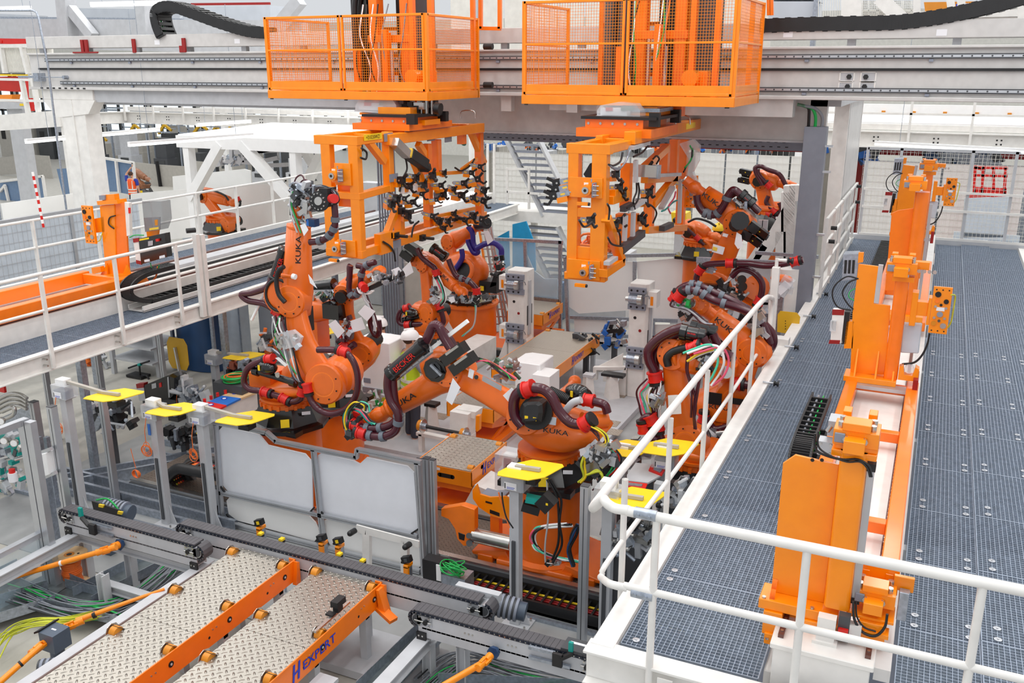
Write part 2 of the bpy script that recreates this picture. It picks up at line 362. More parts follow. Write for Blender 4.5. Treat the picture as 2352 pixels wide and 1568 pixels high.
# ================================================================ helpers that read a plan position from the photograph
def S(mb,P,Y,dy):a=[at(x,y,Y) for x,y in P];return mb.prism(a,(0,dy,0))
def SX(mb,P,X,dx):return mb.prism([atx(x,y,X) for x,y in P],(dx,0,0))
def B(mb,x0,y0,x1,y1,Y,dy):
 a=at(x0,(y0+y1)/2,Y);b=at(x1,(y0+y1)/2,Y);t=at((x0+x1)/2,y0,Y);u=at((x0+x1)/2,y1,Y)
 return mb.bx(a.x,b.x,Y,Y+dy,u.z,t.z)
def T(mb,P,Y,r,n=8,k=5,smooth=True):
 """tube through pixels; each item (px, py) or (px, py, dY)"""
 return mb.tube([at(p[0],p[1],Y+(p[2] if len(p)>2 else 0)) for p in P],r,n,k,smooth)
def bolts(mb,pts,d,r=.012,h=.012,m='steel'):
 mb.mat(m)
 for p in pts:p=V(p);mb.cyl(p,p+V(d)*h,r,n=6)
 return mb
def ring(mb,c,ax,R,r,n=20,m=8):
 c=V(c);a,b=frame(V(ax));return mb.tube([c+(a*cos(2*pi*i/n)+b*sin(2*pi*i/n))*R for i in range(n+1)],r,m,1,False)
# ================================================================ transfer rail on the platform
tb=thing('transfer_rail','white box girder with bolted guide rails lying along the platform gratings','rail',(-.3,5.3,2.0))
g=MB('white_paint').bx(-.6,-.02,5.28,22,1.95,2.385).bx(-.62,0,5.27,22,2.36,2.4).bx(-.66,-.6,5.4,22,1.95,2.1);g.build('girder',tb,bevel=.006)
MB('beam_grey').bx(0.0,.095,5.3,22,2.3,2.385).build('cable_duct',tb)
g=MB('brown_rack')
for x in(-.585,-.06):g.bx(x,x+.035,5.35,22,2.4,2.425)
g.mat('steel')
for i in range(60):
 for x in(-.567,-.042):g.cyl((x,5.4+i*.075,2.425),(x,5.4+i*.075,2.429),.011,n=8)
g.build('guide_rail',tb)
g=MB('white_paint').bx(-.36,-.25,5.4,5.47,2.4,2.58).bx(-.38,-.23,5.38,5.49,2.4,2.42);g.build('end_stop',tb)
def carriage(name,label,y0,y1,x0,x1,zt,rungs,tw=.12,th=.13,grp=None):
 t=thing(name,label,'carriage frame',((x0+x1)/2,y0,zt-th),grp)
 g=MB('orange_deep').bx(x0,x0+tw,y0,y1,zt-th,zt);g.build('side_tube',t,bevel=.008)
 g=MB('orange_deep').bx(x1-tw,x1,y0,y1,zt-th,zt);g.build('side_tube',t,bevel=.008)
 for y in rungs:MB('orange_deep').bx(x0+tw,x1-tw,y,y+.09,zt-th*.9,zt-.02).build('cross_tube',t,bevel=.006)
 return t
ZT=2.6
carriage('carriage_frame','long orange ladder frame on the platform rail between the nearest and second lift posts',5.95,10.5,-.66,.075,ZT,(6.9,8.85,10.3))
carriage('carriage_frame','orange ladder frame on the platform rail between the second and farthest lift posts',13.2,17.7,-.66,.075,ZT,(13.3,15.2,17.4))
def claw(mb,c,s=1.,m='orange'):
 """clamp block with twin prongs and bolts, seen on lift heads"""
 x,y,z=c;mb.mat(m).bx(x-.13*s,x+.13*s,y-.1*s,y+.1*s,z-.05*s,z+.05*s).bx(x-.08*s,x+.08*s,y-.11*s,y+.02*s,z+.05*s,z+.1*s).bx(x-.1*s,x-.05*s,y+.1*s,y+.2*s,z,z+.1*s).bx(x+.05*s,x+.1*s,y+.1*s,y+.2*s,z,z+.1*s).bx(x-.06*s,x+.06*s,y-.2*s,y-.1*s,z-.06*s,z+.02*s)
 mb.mat('steel')
 for i in(-1,1):
  for j in(-1,1):mb.cyl((x+i*.09*s,y+j*.05*s,z+.05*s),(x+i*.09*s,y+j*.05*s,z+.085*s),.022*s,n=6)
  mb.cyl((x+i*.05*s,y-.11*s,z),(x+i*.05*s,y-.13*s,z),.022*s,n=8)
 mb.mat('grey_cast').bx(x-.12*s,x-.06*s,y-.115*s,y-.1*s,z-.03*s,z+.03*s);return mb
# ---- nearest lift post
Y0=5.62
lp=thing('lift_post','nearest orange lift post, with a broad plain plate, in front of the railing','lift post',(-.35,Y0,2.5))
a=at(1800,1046,Y0);b=at(1928,1060,Y0);lo=at(1790,1375,Y0)
xl,xr=a.x,b.x;zb=at(1850,1375,Y0).z;ztp=at(1860,1050,Y0).z
g=MB('orange');g.prism([(xl,Y0,zb),(xr,Y0,zb),(xr,Y0,ztp-.02),(xl+.07,Y0,ztp+.0),(xl,Y0,ztp-.07)],(0,.02,0));g.build('plate',lp,bevel=.003)
g=MB('ink');
for px in(1866,1888):p=at(px,1056,Y0-.001);g.cyl(p,p+V((0,-.002,0)),.012,n=12)
g.build('bolt_hole',lp)
c1=at(1926,1090,Y0).x;c2=at(1990,1090,Y0).x;zc0=at(1940,1400,Y0-.1).z;zc1=at(1960,1030,Y0-.05).z
g=MB('orange');xm=(c1+c2)/2;hw=(c2-c1)/2
g.loft([((xm,Y0,zc0),(hw,0,0),(0,.12,0)),((xm,Y0,zc1),(hw,0,0),(0,.12,0))],24,6);g.build('column',lp)
g=MB('orange').bx(xl-.06,xr+.1,Y0-.12,Y0+.1,zb-.07,zb);g.prism([(xl,Y0-.1,zb),(xl+.02,Y0-.1,zb),(xl+.02,Y0,zb+.1),(xl,Y0,zb+.1)],(.02,0,0))
g.bx(xl-.02,xl+.1,Y0-.14,Y0+.1,zb-.24,zb-.07).bx(xr-.1,c2,Y0-.14,Y0+.1,zb-.2,zb-.07).bx(xl+.1,xr-.1,Y0,Y0+.1,zb-.2,zb-.07).bx(xl+.0,c2+.02,Y0-.16,Y0-.12,zb-.3,zb-.22)
bolts(g,[(xl-.03,Y0-.1,zb),(xr-.06,Y0-.1,zb),(xl+.02,Y0-.16,zb-.26),(xl+.07,Y0-.16,zb-.26)],(0,0,1),.014);g.build('foot',lp,bevel=.004)
g=MB('alu').bx(c2+.002,c2+.045,Y0-.05,Y0+.0,zc0+.06,zc1-.1);g.mat('black').bx(c2,c2+.05,Y0-.055,Y0+.005,zc1-.13,zc1-.08).bx(c2,c2+.05,Y0-.055,Y0+.005,zc0+.03,zc0+.07);g.build('cable_profile',lp)
h=MB();claw(h,(xm,Y0,zc1+.08),1.0);h.mat('orange').bx(xm-.13,xm+.13,Y0-.11,Y0+.11,zc1-.04,zc1+.0).bx(xm-.11,xm+.13,Y0-.09,Y0+.09,zc1,zc1+.04);h.build('head',lp,bevel=.003)
p=at(1893,1030,Y0);g=MB('alu').bx(p.x-.04,p.x+.05,p.y,p.y+.1,p.z-.045,p.z+.045).bx(p.x+.0,p.x+.08,p.y+.1,p.y+.25,p.z+.05,p.z+.15)
bolts(g,[(p.x+i*.03+.005,p.y,p.z+j*.03) for i in(-1,1) for j in(-1,1)],(0,-1,0),.01,.008);g.cyl(p+V((0,.1,.08)),p+V((.02,.1,.12)),.015);g.build('cylinder',lp)
g=MB('black');T(g,[(1872,995),(1873,1030),(1895,1045),(1935,1055),(1970,1055),(1995,1070),(2002,1095)],Y0-.14,.008,6);T(g,[(1880,990),(1880,1025),(1905,1045),(1945,1060),(1975,1060),(1992,1075),(1998,1095)],Y0-.15,.006,6)
T(g,[(1960,1380),(1962,1420),(1980,1450),(2010,1460),(2032,1440),(2038,1410)],Y0-.16,.009,6);T(g,[(1966,1380),(1968,1415),(1985,1440),(2012,1450)],Y0-.15,.006,6);g.build('cable',lp)
g=MB();p=at(2010,1360,Y0+.05);claw(g,(p.x,p.y,p.z),.95);g.mat('orange').bx(p.x-.1,p.x+.13,p.y+.1,p.y+.14,p.z-.05,p.z+.13).bx(p.x+.1,p.x+.22,p.y+.05,p.y+.08,p.z+.02,p.z+.12)
g.bx(p.x-.15,p.x+.13,p.y-.15,p.y+.05,p.z-.12,p.z-.1).bx(p.x-.07,p.x+.09,p.y-.18,p.y-.12,p.z-.28,p.z-.12).bx(p.x-.09,p.x+.11,p.y-.2,p.y-.1,p.z-.2,p.z-.17);g.mat('galv').bx(p.x+.14,p.x+.2,p.y-.02,p.y+.04,p.z-.15,p.z+.05);g.build('side_clamp',lp,bevel=.003)
g=MB('red').bx(-.235,-.175,5.42,5.46,2.45,2.52).mat('dark_grey').bx(-.24,-.17,5.44,5.5,2.42,2.6).mat('beam_grey').bx(-.17,-.1,5.44,5.5,2.44,2.55);g.build('limit_switch',lp)
# ---- second and third lift posts
def hole_plate(mb,c,s):
 x,y,z=c;mb.mat('orange').bx(x-.09*s,x+.09*s,y,y+.03*s,z-.25*s,z+.25*s)
 for dx,dz,r,m in((-.04,.17,.03,'ink'),(.045,.1,.025,'ink'),(-.04,.1,.022,'orange_deep'),(.0,.06,.014,'ink'),(-.0,-.04,.03,'grey_cast'),(-.05,-.14,.025,'amber'),(.045,-.16,.03,'steel'),(.0,-.11,.014,'dark_grey'),(-.05,.04,.014,'steel'),(.05,.03,.014,'steel'),(-.05,-.08,.014,'steel'),(.05,-.08,.014,'steel')):
  mb.mat(m).cyl((x+dx*s,y,z+dz*s),(x+dx*s,y-.012*s,z+dz*s),r*s,n=12)
 mb.mat('paper').bx(x-.04*s,x+.04*s,y-.003,y,z-.005*s,z+.035*s)
 for i in(-1,0,1):mb.mat('ink').cyl((x+i*.06*s,y,z+.22*s),(x+i*.06*s,y-.004,z+.22*s),.008*s,n=8).cyl((x+i*.06*s,y,z-.22*s),(x+i*.06*s,y-.004,z-.22*s),.008*s,n=8)
 return mb
def lift(label,Y,bx0,bx1,base,px,sc,grey=True):
 """px: function mapping crop-like (u, v) of the second post onto image pixels"""
 t=thing('lift_post',label,'lift post',at((bx0+bx1)/2,base,Y))
 q=lambda x,y:at(*px(x,y),Y)
 g=MB('orange');A=[q(1972,606),(q(2018,612)),(q(2007,697)),(q(2045,702)),(q(2033,860)),(q(1953,858)),(q(1958,720))]
 g.prism(A,(0,.03*sc,0));g.build('plate',t,bevel=.003)
 g=MB('light_grey');g.prism([q(2018,608),q(2029,609),q(2018,697),q(2007,695)],(0,.035*sc,0));g.build('edge_strip',t)
 a=q(2055,640);b=q(2092,640);lo=q(2065,868);hi=q(2072,638);cx=(a.x+b.x)/2;hw=(b.x-a.x)/2*.9
 g=MB('orange_deep').loft([((cx,Y-.02,lo.z),(hw,0,0),(0,hw*1.1,0)),((cx,Y-.02,hi.z),(hw,0,0),(0,hw*1.1,0))],22,5);g.mat('orange').bx(cx-hw*1.4,cx+hw*1.6,Y-hw*1.5,Y+hw,hi.z-.02,hi.z+.03);g.build('column',t)
 g=MB();hz=q(2075,615);claw(g,(cx-.02*sc,Y,hi.z+.12*sc),1.15*sc);e=q(2135,612);g.mat('orange').bx(cx+.05,e.x,Y,Y+.1*sc,e.z-.04*sc,e.z+.04*sc);g.mat('alu').bx(cx-.06*sc,cx+.06*sc,Y-.1*sc,Y-.05*sc,hi.z+.0,hi.z+.09*sc)
 for i in range(4):g.mat('steel').cyl((cx+.15*sc+i*.05*sc,Y-.05,hi.z+.1*sc),(cx+.15*sc+i*.05*sc,Y-.07,hi.z+.1*sc),.02*sc,n=8)
 g.build('head',t,bevel=.002)
 w0=q(2093,700);w1=q(2132,700);w2=q(2110,732)
 g=MB('orange').bx(w0.x,w0.x+.06*sc,Y-.06*sc,Y+.1*sc,q(2093,745).z,q(2093,668).z).bx(w0.x,w1.x,Y-.05*sc,Y+.06*sc,q(2110,722).z,q(2110,690).z).bx(w1.x,w1.x+.03*sc,Y-.08*sc,Y+.08*sc,q(2130,742).z,q(2130,680).z);g.build('bracket_arm',t,bevel=.003)
 c=q(2160,709);g=MB();hole_plate(g,(c.x,Y-.08*sc,c.z),(q(2160,656).z-q(2160,763).z)/.5);g.build('coupling_plate',t,bevel=.002)
 g=MB('frost').prism([q(2074,745),q(2118,747),q(2110,812),q(2068,810)],(0,.12*sc,0));g.build('clear_cover',t,bevel=.01)
 g=MB('black');g.tube([q(2135,765),q(2130,790),q(2118,815),q(2100,832),q(2072,836)],.012*sc,6);g.mat('cable_yellow').tube([q(2185,672)+V((0,-.1*sc,0)),q(2194,680),q(2190,710),q(2184,740),q(2172,758)],.008*sc,6);g.mat('black').tube([q(1972,640),q(1945,635),q(1918,655),q(1912,680),q(1925,705),q(1955,712)],.009*sc,6)
 g.tube([q(1968,640),q(1948,650),q(1935,672),q(1945,695),q(1960,710)],.009*sc,6)
 g.mat('green').tube([q(1965,662),q(1952,670),q(1950,682),q(1962,690)],.006*sc,6);g.build('cable',t)
 if grey:
  g=MB('galv');g.prism([q(1937,584),q(1972,583),q(1968,640),q(1934,645)],(0,.2*sc,0));g.mat('black')
  for i in range(3):g.prism([q(1940+i*9,597),q(1946+i*9,597),q(1944+i*9,628),q(1938+i*9,628)],(0,-.003,0))
  g.mat('orange').prism([q(1972,580),q(1984,580),q(1982,602),q(1970,604)],(0,.04*sc,0));g.build('louvred_box',t)
 g=MB('white_paint').prism([q(1912,712),q(1940,714),q(1935,788),q(1907,788)],(0,.12*sc,0));g.mat('red_dark').prism([q(1912,710),q(1940,711),q(1938,724),q(1911,723)],(0,-.004,0)).prism([q(1905,780),q(1930,781),q(1928,790),q(1903,789)],(0,-.004,0))
 g.mat('clear').prism([q(1908,735),q(1922,736),q(1920,760),q(1906,759)],(0,-.03*sc,0));g.build('drive_box',t,bevel=.004)
 g=MB('black').prism([q(1940,716),q(1952,717),q(1945,790),q(1932,790)],(0,.12*sc,0)).mat('orange').prism([q(1945,738),q(1962,738),q(1958,800),q(1938,800)],(0,.1*sc,0));g.build('cooling_box',t)
 g=MB('orange').bx(q(1940,862).x,q(2060,866).x,Y-.16*sc,Y+.12*sc,lo.z-.06*sc,lo.z)
 for x in(1962,2010,2050):p=q(x,860);g.prism([(p.x,Y-.15*sc,lo.z),(p.x,Y,lo.z),(p.x,Y,lo.z+.28*sc)],(.02*sc,0,0))
 g.build('foot',t,bevel=.003);g=MB('alu').bx(q(1960,868).x,q(2098,874).x,Y-.24*sc,Y-.1*sc,lo.z-.1*sc,lo.z-.06*sc).mat('red_dark').bx(q(2098,870).x,q(2110,870).x,Y-.2*sc,Y+.15*sc,lo.z-.14*sc,lo.z+.06*sc);g.build('slide_plate',t)
 if lo.z>2.75:MB('orange').bx(cx-.5*sc,cx+.12*sc,Y-.1,Y+.08,2.6,lo.z).build('riser',t)
 g=MB();p=q(2087,856);g.mat('orange').prism([p+V((-.1*sc,-.1,-.06*sc)),p+V((.1*sc,-.1,-.06*sc)),p+V((.1*sc,-.1,.08*sc)),p+V((.06*sc,-.1,.1*sc)),p+V((.04*sc,-.1,.0)),p+V((-.04*sc,-.1,.0)),p+V((-.06*sc,-.1,.1*sc)),p+V((-.1*sc,-.1,.08*sc))],(0,.12*sc,0)).mat('clear').cyl(p+V((0,-.08,.06*sc)),p+V((0,.02,.06*sc)),.045*sc);g.build('rest_fork',t)
 return t
lift('second orange lift post, its holed coupling plate held out on a side arm',10.4,1955,2060,868,lambda x,y:(x,y),1.0)
def far(x,y):return(2052+(x-1953)*.60+(858-y)*.045,378+(y-606)*.60)
lift('farthest orange lift post, with its side arm just before the mesh fence',16.2,2050,2110,530,far,.9)
l3=thing('lift_post','plain orange lift post between the second and the farthest ones','lift post',V((-.4,13.4,2.6)))
g=MB('orange_deep');A=[at(x,y,13.4) for x,y in((2063,483),(2100,478),(2090,667),(2033,667),(2048,490))];g.prism(A,(0,.03,0));g.build('plate',l3,bevel=.003)
a=at(2112,500,13.4);lo=2.66;hi=at(2115,440,13.4).z
MB('orange_deep').loft([((a.x,13.4,lo),(.09,0,0),(0,.1,0)),((a.x,13.4,hi),(.09,0,0),(0,.1,0))],20,5).build('column',l3)
g=MB();claw(g,(a.x-.1,13.35,hi+.1),1.1);g.build('head',l3);MB('alu').bx(a.x+.1,a.x+.14,13.35,13.39,lo,hi-.15).build('cable_profile',l3)
g=MB('orange').bx(a.x-.5,a.x+.2,13.2,13.5,lo-.08,lo);g.build('foot',l3)
# ---- energy chain lying beside the rail
ec=thing('energy_chain','black open-link cable chain beside the second lift post on the platform','cable chain',(-.85,9,2.2))
g=MB('black');
Pth=[(-.84,9.6+.0,2.2),(-.84,8.4,2.2),(-.84,8.1,2.26),(-.84,8.0,2.42),(-.84,8.15,2.56),(-.84,8.5,2.6),(-.84,9.6,2.6)]
pts=spline(Pth,8)
for i in range(0,len(pts)-1):
 p,q=pts[i],pts[i+1];d=q-p
 for s_ in(-.09,.09):g.bar(p+V((s_,0,0)),q+V((s_,0,0)),.02,.06)
 g.bar(p+V((-.09,0,0)),p+V((.09,0,0)),.03,.05)
g.build('links',ec)
g=MB('green');g.tube([V(p)+V((.02,0,0)) for p in Pth],.008,6).mat('cable_grey').tube([V(p)+V((-.03,0,0)) for p in Pth],.012,6);g.build('cable',ec)
MB('galv').bx(-.98,-.72,7.95,9.7,2.152,2.16).bx(-.98,-.975,7.95,9.7,2.15,2.2).build('tray',ec)
g=MB('black').bx(-.98,-.74,13.8,21.5,2.2,2.24)
for i in range(60):g.bx(-.98,-.74,13.85+i*.13,13.9+i*.13,2.24,2.26)
g.build('far_run',ec)
# ================================================================ left walkway
wl=thing('left_walkway','long walkway of fine gratings in a white frame along the left side','walkway',(-11.3,7,M));OW=OFF[wl.name]
OFF[wl.name]=V((0,0,0));gm=grating_mesh('grating_panel',.7,.99,px=.05,py=.034,parent=wl);gn=grating_mesh('grating_panel',1.3,.99,px=.06,py=.05,parent=wl);OFF[wl.name]=OW
for i in range(17):
 d=V((-11.62,7.0+i,M))-OW
 if i==0:gm.location=d
 else:k=gm.copy();C.objects.link(k);k.location=d;k.parent=wl
for i in range(8):
 d=V((-14.5,13+i,M))-OW
 if i==0:gn.location=d
 else:k=gn.copy();C.objects.link(k);k.location=d;k.parent=wl
MB('white_paint').bx(-10.92,-10.8,6.5,24,M-.02,M+.01).bx(-10.87,-10.85,6.5,24,M-.24,M).bx(-10.92,-10.8,6.5,24,M-.26,M-.24).build('edge_beam',wl,bevel=.003)
MB('white_paint').bx(-13.18,-13.08,8,21,M-.2,M+.12).bx(-14.6,-14.5,8,21,M-.2,M+.1).build('edge_beam',wl)
g=MB('beam_grey')
for i in range(7):g.bx(-14.5,-10.9,8+i*2-.04,8+i*2+.04,M-.2,M-.04)
g.build('cross_beam',wl,kind='stuff')
for x,y in((-11.1,9.0),(-11.1,12.0),(-11.2,15.5),(-14.4,12),(-14.4,17),(-11.1,18.5)):MB('galv').bx(x-.05,x+.05,y-.05,y+.05,0,M-.2).build('leg',wl)
rl=thing('walkway_railing','white two-rail tube railing along the right edge of the left walkway','railing',(-10.8,7,M))
ye=atx(455,545,-10.78).y
MB('white_paint').cyl((-10.78,6,3.25),(-10.78,ye-.15,3.25),.026).build('top_rail',rl)
MB('white_paint').cyl((-10.78,6,2.75),(-10.78,ye-.15,2.75),.02).build('middle_rail',rl)
for px in(90,265,408):y=atx(px,620,-10.78).y;MB('white_paint').bx(-10.8,-10.76,y-.025,y+.025,M-.22,3.25).mat('steel').cyl((-10.84,y-.1,M-.07),(-10.76,y-.1,M-.07),.015,n=6).cyl((-10.84,y-.1,M-.16),(-10.76,y-.1,M-.16),.015,n=6).build('post',rl)
MB('white_paint').bx(-10.82,-10.74,ye-.09,ye-.01,M-.2,3.32).bx(-10.82,-10.74,ye+.03,ye+.11,M-.2,3.3).mat('black').cyl((-10.82,ye,3.38),(-10.9,ye-.12,3.38),.04).build('gate_post',rl)
r2=thing('walkway_railing','white three-rail tube railing along the far side of the left walkway','railing',(-14.8,10,M))
for z in(3.25,2.75):MB('white_paint').cyl((-14.8,7.5,z),(-14.8,21,z),.026).build('rail',r2)
for y in(8.6,10,11.4,12.8,14.2,15.5,16.8,18.1,19.4):MB('white_paint').bx(-14.83,-14.77,y-.02,y+.02,M-.1,3.25).build('post',r2)
tl=thing('transfer_rail','white box girder with dark guide rails lying along the left walkway','rail',(-12.3,7,2.0))
MB('white_paint').bx(-12.9,-11.62,6.5,24,2.0,2.44).build('girder',tl,bevel=.008)
g=MB('brown_rack').bx(-11.72,-11.66,6.5,21,2.44,2.47).bx(-12.8,-12.74,6.5,21,2.44,2.47).mat('black').bx(-12.0,-11.95,10.8,21,2.44,2.48).mat('light_grey').bx(-12.5,-12.2,10.8,21,2.44,2.5);g.build('guide_rail',tl)
carriage('carriage_frame','orange ladder frame on the left walkway rail, running out of view',6.5,10.6,-12.7,-11.58,2.68,(8.3,10.45),.14,.2)
# cable chain tray on the left walkway
e2=thing('energy_chain','black ladder-like cable chain curling under the left lift post','cable chain',(-11.4,10,2.2))
Pth=[(-11.4,15.4,2.28),(-11.4,11.2,2.28),(-11.4,10.6,2.3),(-11.4,10.28,2.45),(-11.4,10.3,2.62),(-11.4,10.6,2.73),(-11.4,11.3,2.75)]
pts=spline(Pth,14);g=MB('black');acc=0
for i in range(len(pts)-1):
 p,q_=pts[i],pts[i+1];L_=(q_-p).length;n=max(1,int(L_/.11))
 for s_ in(-.11,.11):g.bar(p+V((s_,0,0)),q_+V((s_,0,0)),.025,.07)
 for k in range(n):c=p.lerp(q_,(k+.5)/n);g.bx(c.x-.11,c.x+.11,c.y-.015,c.y+.015,c.z-.03,c.z+.03)
g.build('links',e2)
MB('white_paint').bx(-11.56,-11.54,10.4,15.5,2.18,2.26).bx(-11.26,-11.22,10.4,15.5,2.18,2.26).bx(-11.56,-11.22,10.4,15.5,2.17,2.19).build('tray',e2)
g=MB('green');g.tube([V(p)+V((.03,0,.0)) for p in Pth],.012,6).build('cable',e2)
# left lift post
YL=10.9
ll=thing('lift_post','orange lift post with black control box on the left walkway','lift post',at(270,655,YL))
g=MB('orange');S(g,[(228,472),(262,470),(268,650),(244,652)],YL,.1);g.build('column',ll,bevel=.01)
g=MB('orange_deep');S(g,[(262,463),(286,464),(291,545),(297,640),(270,650),(265,545),(253,520),(262,518)],YL+.02,.03);g.build('plate',ll)
g=MB('white_paint');S(g,[(286,464),(296,466),(298,540),(291,542)],YL+.02,.06).mat('red');S(g,[(294,477),(299,477),(299,490),(295,490)],YL+.015,.01);g.build('edge_strip',ll)
g=MB('orange');S(g,[(210,632),(300,630),(312,640),(310,655),(235,658),(208,648)],YL-.1,.25);S(g,[(245,605),(230,632),(246,632)],YL-.05,.03);S(g,[(290,608),(278,640),(302,636)],YL-.08,.03);S(g,[(210,615),(230,612),(232,625),(212,630)],YL-.12,.08).mat('alu');S(g,[(205,635),(255,642),(255,647),(205,641)],YL-.14,.05);g.build('foot',ll)
g=MB('orange');S(g,[(222,462),(268,459),(270,468),(224,471)],YL-.05,.2);S(g,[(232,448),(262,446),(264,462),(236,463)],YL,.1).mat('grey_cast');S(g,[(227,449),(240,448),(240,459),(228,459)],YL-.03,.05);g.build('head',ll)
g=MB();c=at(203,516,YL-.1);hole_plate(g,(c.x,c.y,c.z),1.25);g.build('coupling_plate',ll)
g=MB('orange');S(g,[(213,503),(238,498),(240,532),(216,535)],YL,.08);g.build('bracket_arm',ll)
g=MB('black');T(g,[(265,495),(252,500),(250,515),(262,525)],YL-.02,.012,6).mat('cable_yellow');T(g,[(218,556),(228,553),(232,545),(235,535)],YL-.05,.008,6).mat('cable_orange');T(g,[(362,612),(358,635),(345,650),(330,655)],YL,.014,6);T(g,[(330,630),(340,645),(345,655)],YL,.012,6).mat('green');T(g,[(345,603),(350,618),(360,620),(366,608)],YL,.008,6);T(g,[(298,545),(310,540),(330,540)],YL,.01,6);g.build('cable',ll)
cb=thing('control_box','black control box with a white side on the left lift post','control box',at(345,600,YL-.05))
g=MB('black_gloss');S(g,[(318,548),(378,535),(384,590),(324,607)],YL-.05,.12);g.build('housing',cb,bevel=.005)
g=MB('white_paint');S(g,[(306,551),(318,548),(324,606),(313,603)],YL-.02,.1).mat('red_dark');S(g,[(305,548),(318,546),(319,555),(306,557)],YL-.03,.02);S(g,[(312,597),(324,600),(325,608),(313,605)],YL-.03,.02);g.build('side_panel',cb)
g=MB('yellow');S(g,[(320,549),(342,545),(342,549),(320,553)],YL-.056,.004).mat('alu');S(g,[(340,554),(351,552),(351,563),(340,565)],YL-.06,.006).mat('red');S(g,[(357,549),(364,548),(364,554),(358,555)],YL-.08,.03).mat('paper');S(g,[(331,597),(343,594),(344,600),(332,602)],YL-.056,.004);S(g,[(366,588),(378,585),(379,591),(366,594)],YL-.056,.004);g.build('label_plate',cb)
db=thing('clear_cabinet','smoky clear box of terminals above the black control box','cabinet',at(350,530,YL+.3))
g=MB('smoke');S(g,[(326,462),(370,462),(374,505),(366,528),(333,533)],YL+.2,.2);g.build('cover',db)
g=MB('light_grey');S(g,[(330,500),(366,498),(366,528),(334,531)],YL+.38,.03).mat('label_yellow');S(g,[(343,524),(364,521),(364,526),(343,529)],YL+.18,.004).mat('amber');S(g,[(355,505),(362,504),(362,517),(356,518)],YL+.18,.004).mat('orange');S(g,[(336,531),(362,528),(360,545),(338,545)],YL+.3,.05);g.build('terminals',db)
# ================================================================ gantry
GY=15.3
gt=thing('gantry_beam','long grey overhead box beam with guide rails crossing the whole hall','beam',(-8,GY,5.4))
g=MB('beam_grey').bx(-19.15,9,GY,GY+.55,5.47,6.2).bx(-19.15,9,GY-.06,GY+.6,6.17,6.21).bx(-19.2,9,GY-.08,GY+.6,5.42,5.48);g.build('main_beam',gt,bevel=.008)
for z in(6.06,5.57):
 g=MB('dark_grey').bx(-18.6 if z>6 else-18.2,9,GY-.05,GY,z-.035,z+.035).mat('alu').bx(-18.6 if z>6 else-18.2,9,GY-.056,GY-.05,z-.018,z+.018);g.mat('dark_grey')
 for i in range(210):x=-18.1+i*.13;g.cyl((x,GY-.056,z),(x,GY-.06,z),.014,n=6)
 g.build('guide_rail',gt,kind='stuff')
g=MB('black').bx(-18.85,9,GY-.04,GY,5.85,5.89);g.build('gear_rack',gt)
g=MB('grey_cast')
for i in range(16):
 x=-17.8+i*1.75;g.mat('grey_cast').bx(x-.03,x+.03,GY-.04,GY,5.98,6.02).bx(x-.03,x+.03,GY-.04,GY,5.49,5.53)
g.build('bracket',gt,kind='stuff')
g=MB('galv').bx(-19.4,-18.85,GY-.16,GY-.06,5.67,5.72).bx(-18.85,-18.7,GY-.2,GY,5.6,5.78).cyl((-18.7,GY-.1,5.69),(-18.0,GY-.1,5.69),.012).cyl((-18.0,GY-.12,5.69),(-18.0,GY-.0,5.69),.04);g.build('end_buffer',gt)
# access windows
for px0,px1,py0,py1 in((1930,1961,167,185),(1978,2011,167,186),(1927,1957,190,207),(1975,2008,190,208)):
 a=at(px0,py1,GY);b=at(px1,py0,GY);g=MB('light_grey').bx(a.x,b.x,GY-.004,GY,a.z,b.z).mat('white_paint').bx(a.x-.02,a.x,GY-.012,GY,a.z,b.z).bx(b.x,b.x+.02,GY-.012,GY,a.z,b.z).bx(a.x,b.x,GY-.012,GY,b.z,b.z+.02).bx(a.x,b.x,GY-.012,GY,a.z-.02,a.z)
 x=b.x-.06 if px0<1970 else a.x+.06;z=(a.z+b.z)/2;g.mat('black').cyl((x,GY,z),(x,GY-.03,z),.04,n=6);g.build('access_window',gt)
ct=thing('cable_channel','grey cable channel on short posts above the overhead beam','channel',(-8,GY,6.3))
MB('beam_grey').bx(-19.15,9,GY-.02,GY+.5,6.31,6.56).build('trough',ct,bevel=.006)
g=MB('light_grey')
for i in range(20):g.bx(-18.9+i*1.45,-18.78+i*1.45,GY+.1,GY+.2,6.2,6.32)
g.build('post',ct,kind='stuff')
g=MB('paper')
for px,py in((361,97),(545,94),(1810,78),(2163,74)):a=at(px,py,GY-.02);g.bx(a.x-.07,a.x+.07,GY-.024,GY-.02,a.z-.05,a.z+.04)
g.build('label_plate',ct)
g=MB('red_dark')
for px in(191,200,309,417,424):a=at(px,110,GY-.05);g.bx(a.x-.04,a.x+.04,GY-.08,GY-.04,6.2,6.2+(.28 if px!=417 else .13))
g.bx(at(175,118,GY).x,at(230,118,GY).x,GY-.1,GY-.04,6.2,6.23);g.build('red_bracket',gt)
lb=thing('lower_beam','grey lower cross girder under the overhead beam between the columns','beam',(-5,15.9,4.8))
z0=at(1200,303,15.9).z;z1=at(1200,246,15.9).z
MB('beam_grey').bx(at(840,270,15.9).x,-1.75,15.9,16.1,z0,5.42).build('web',lb)
MB('light_grey').bx(at(840,270,15.9).x,-1.75,15.8,16.2,z0-.03,z0).build('flange',lb)
g=MB('duct_grey').bx(at(1090,300,16.2).x,-1.8,16.25,16.4,z0-.2,z0-.03);g.mat('ink')
for i in range(45):x=at(1100,300,16.25).x+i*.13;g.bx(x,x+.05,16.245,16.25,z0-.07,z0-.05).bx(x+.05,x+.1,16.245,16.25,z0-.15,z0-.135)
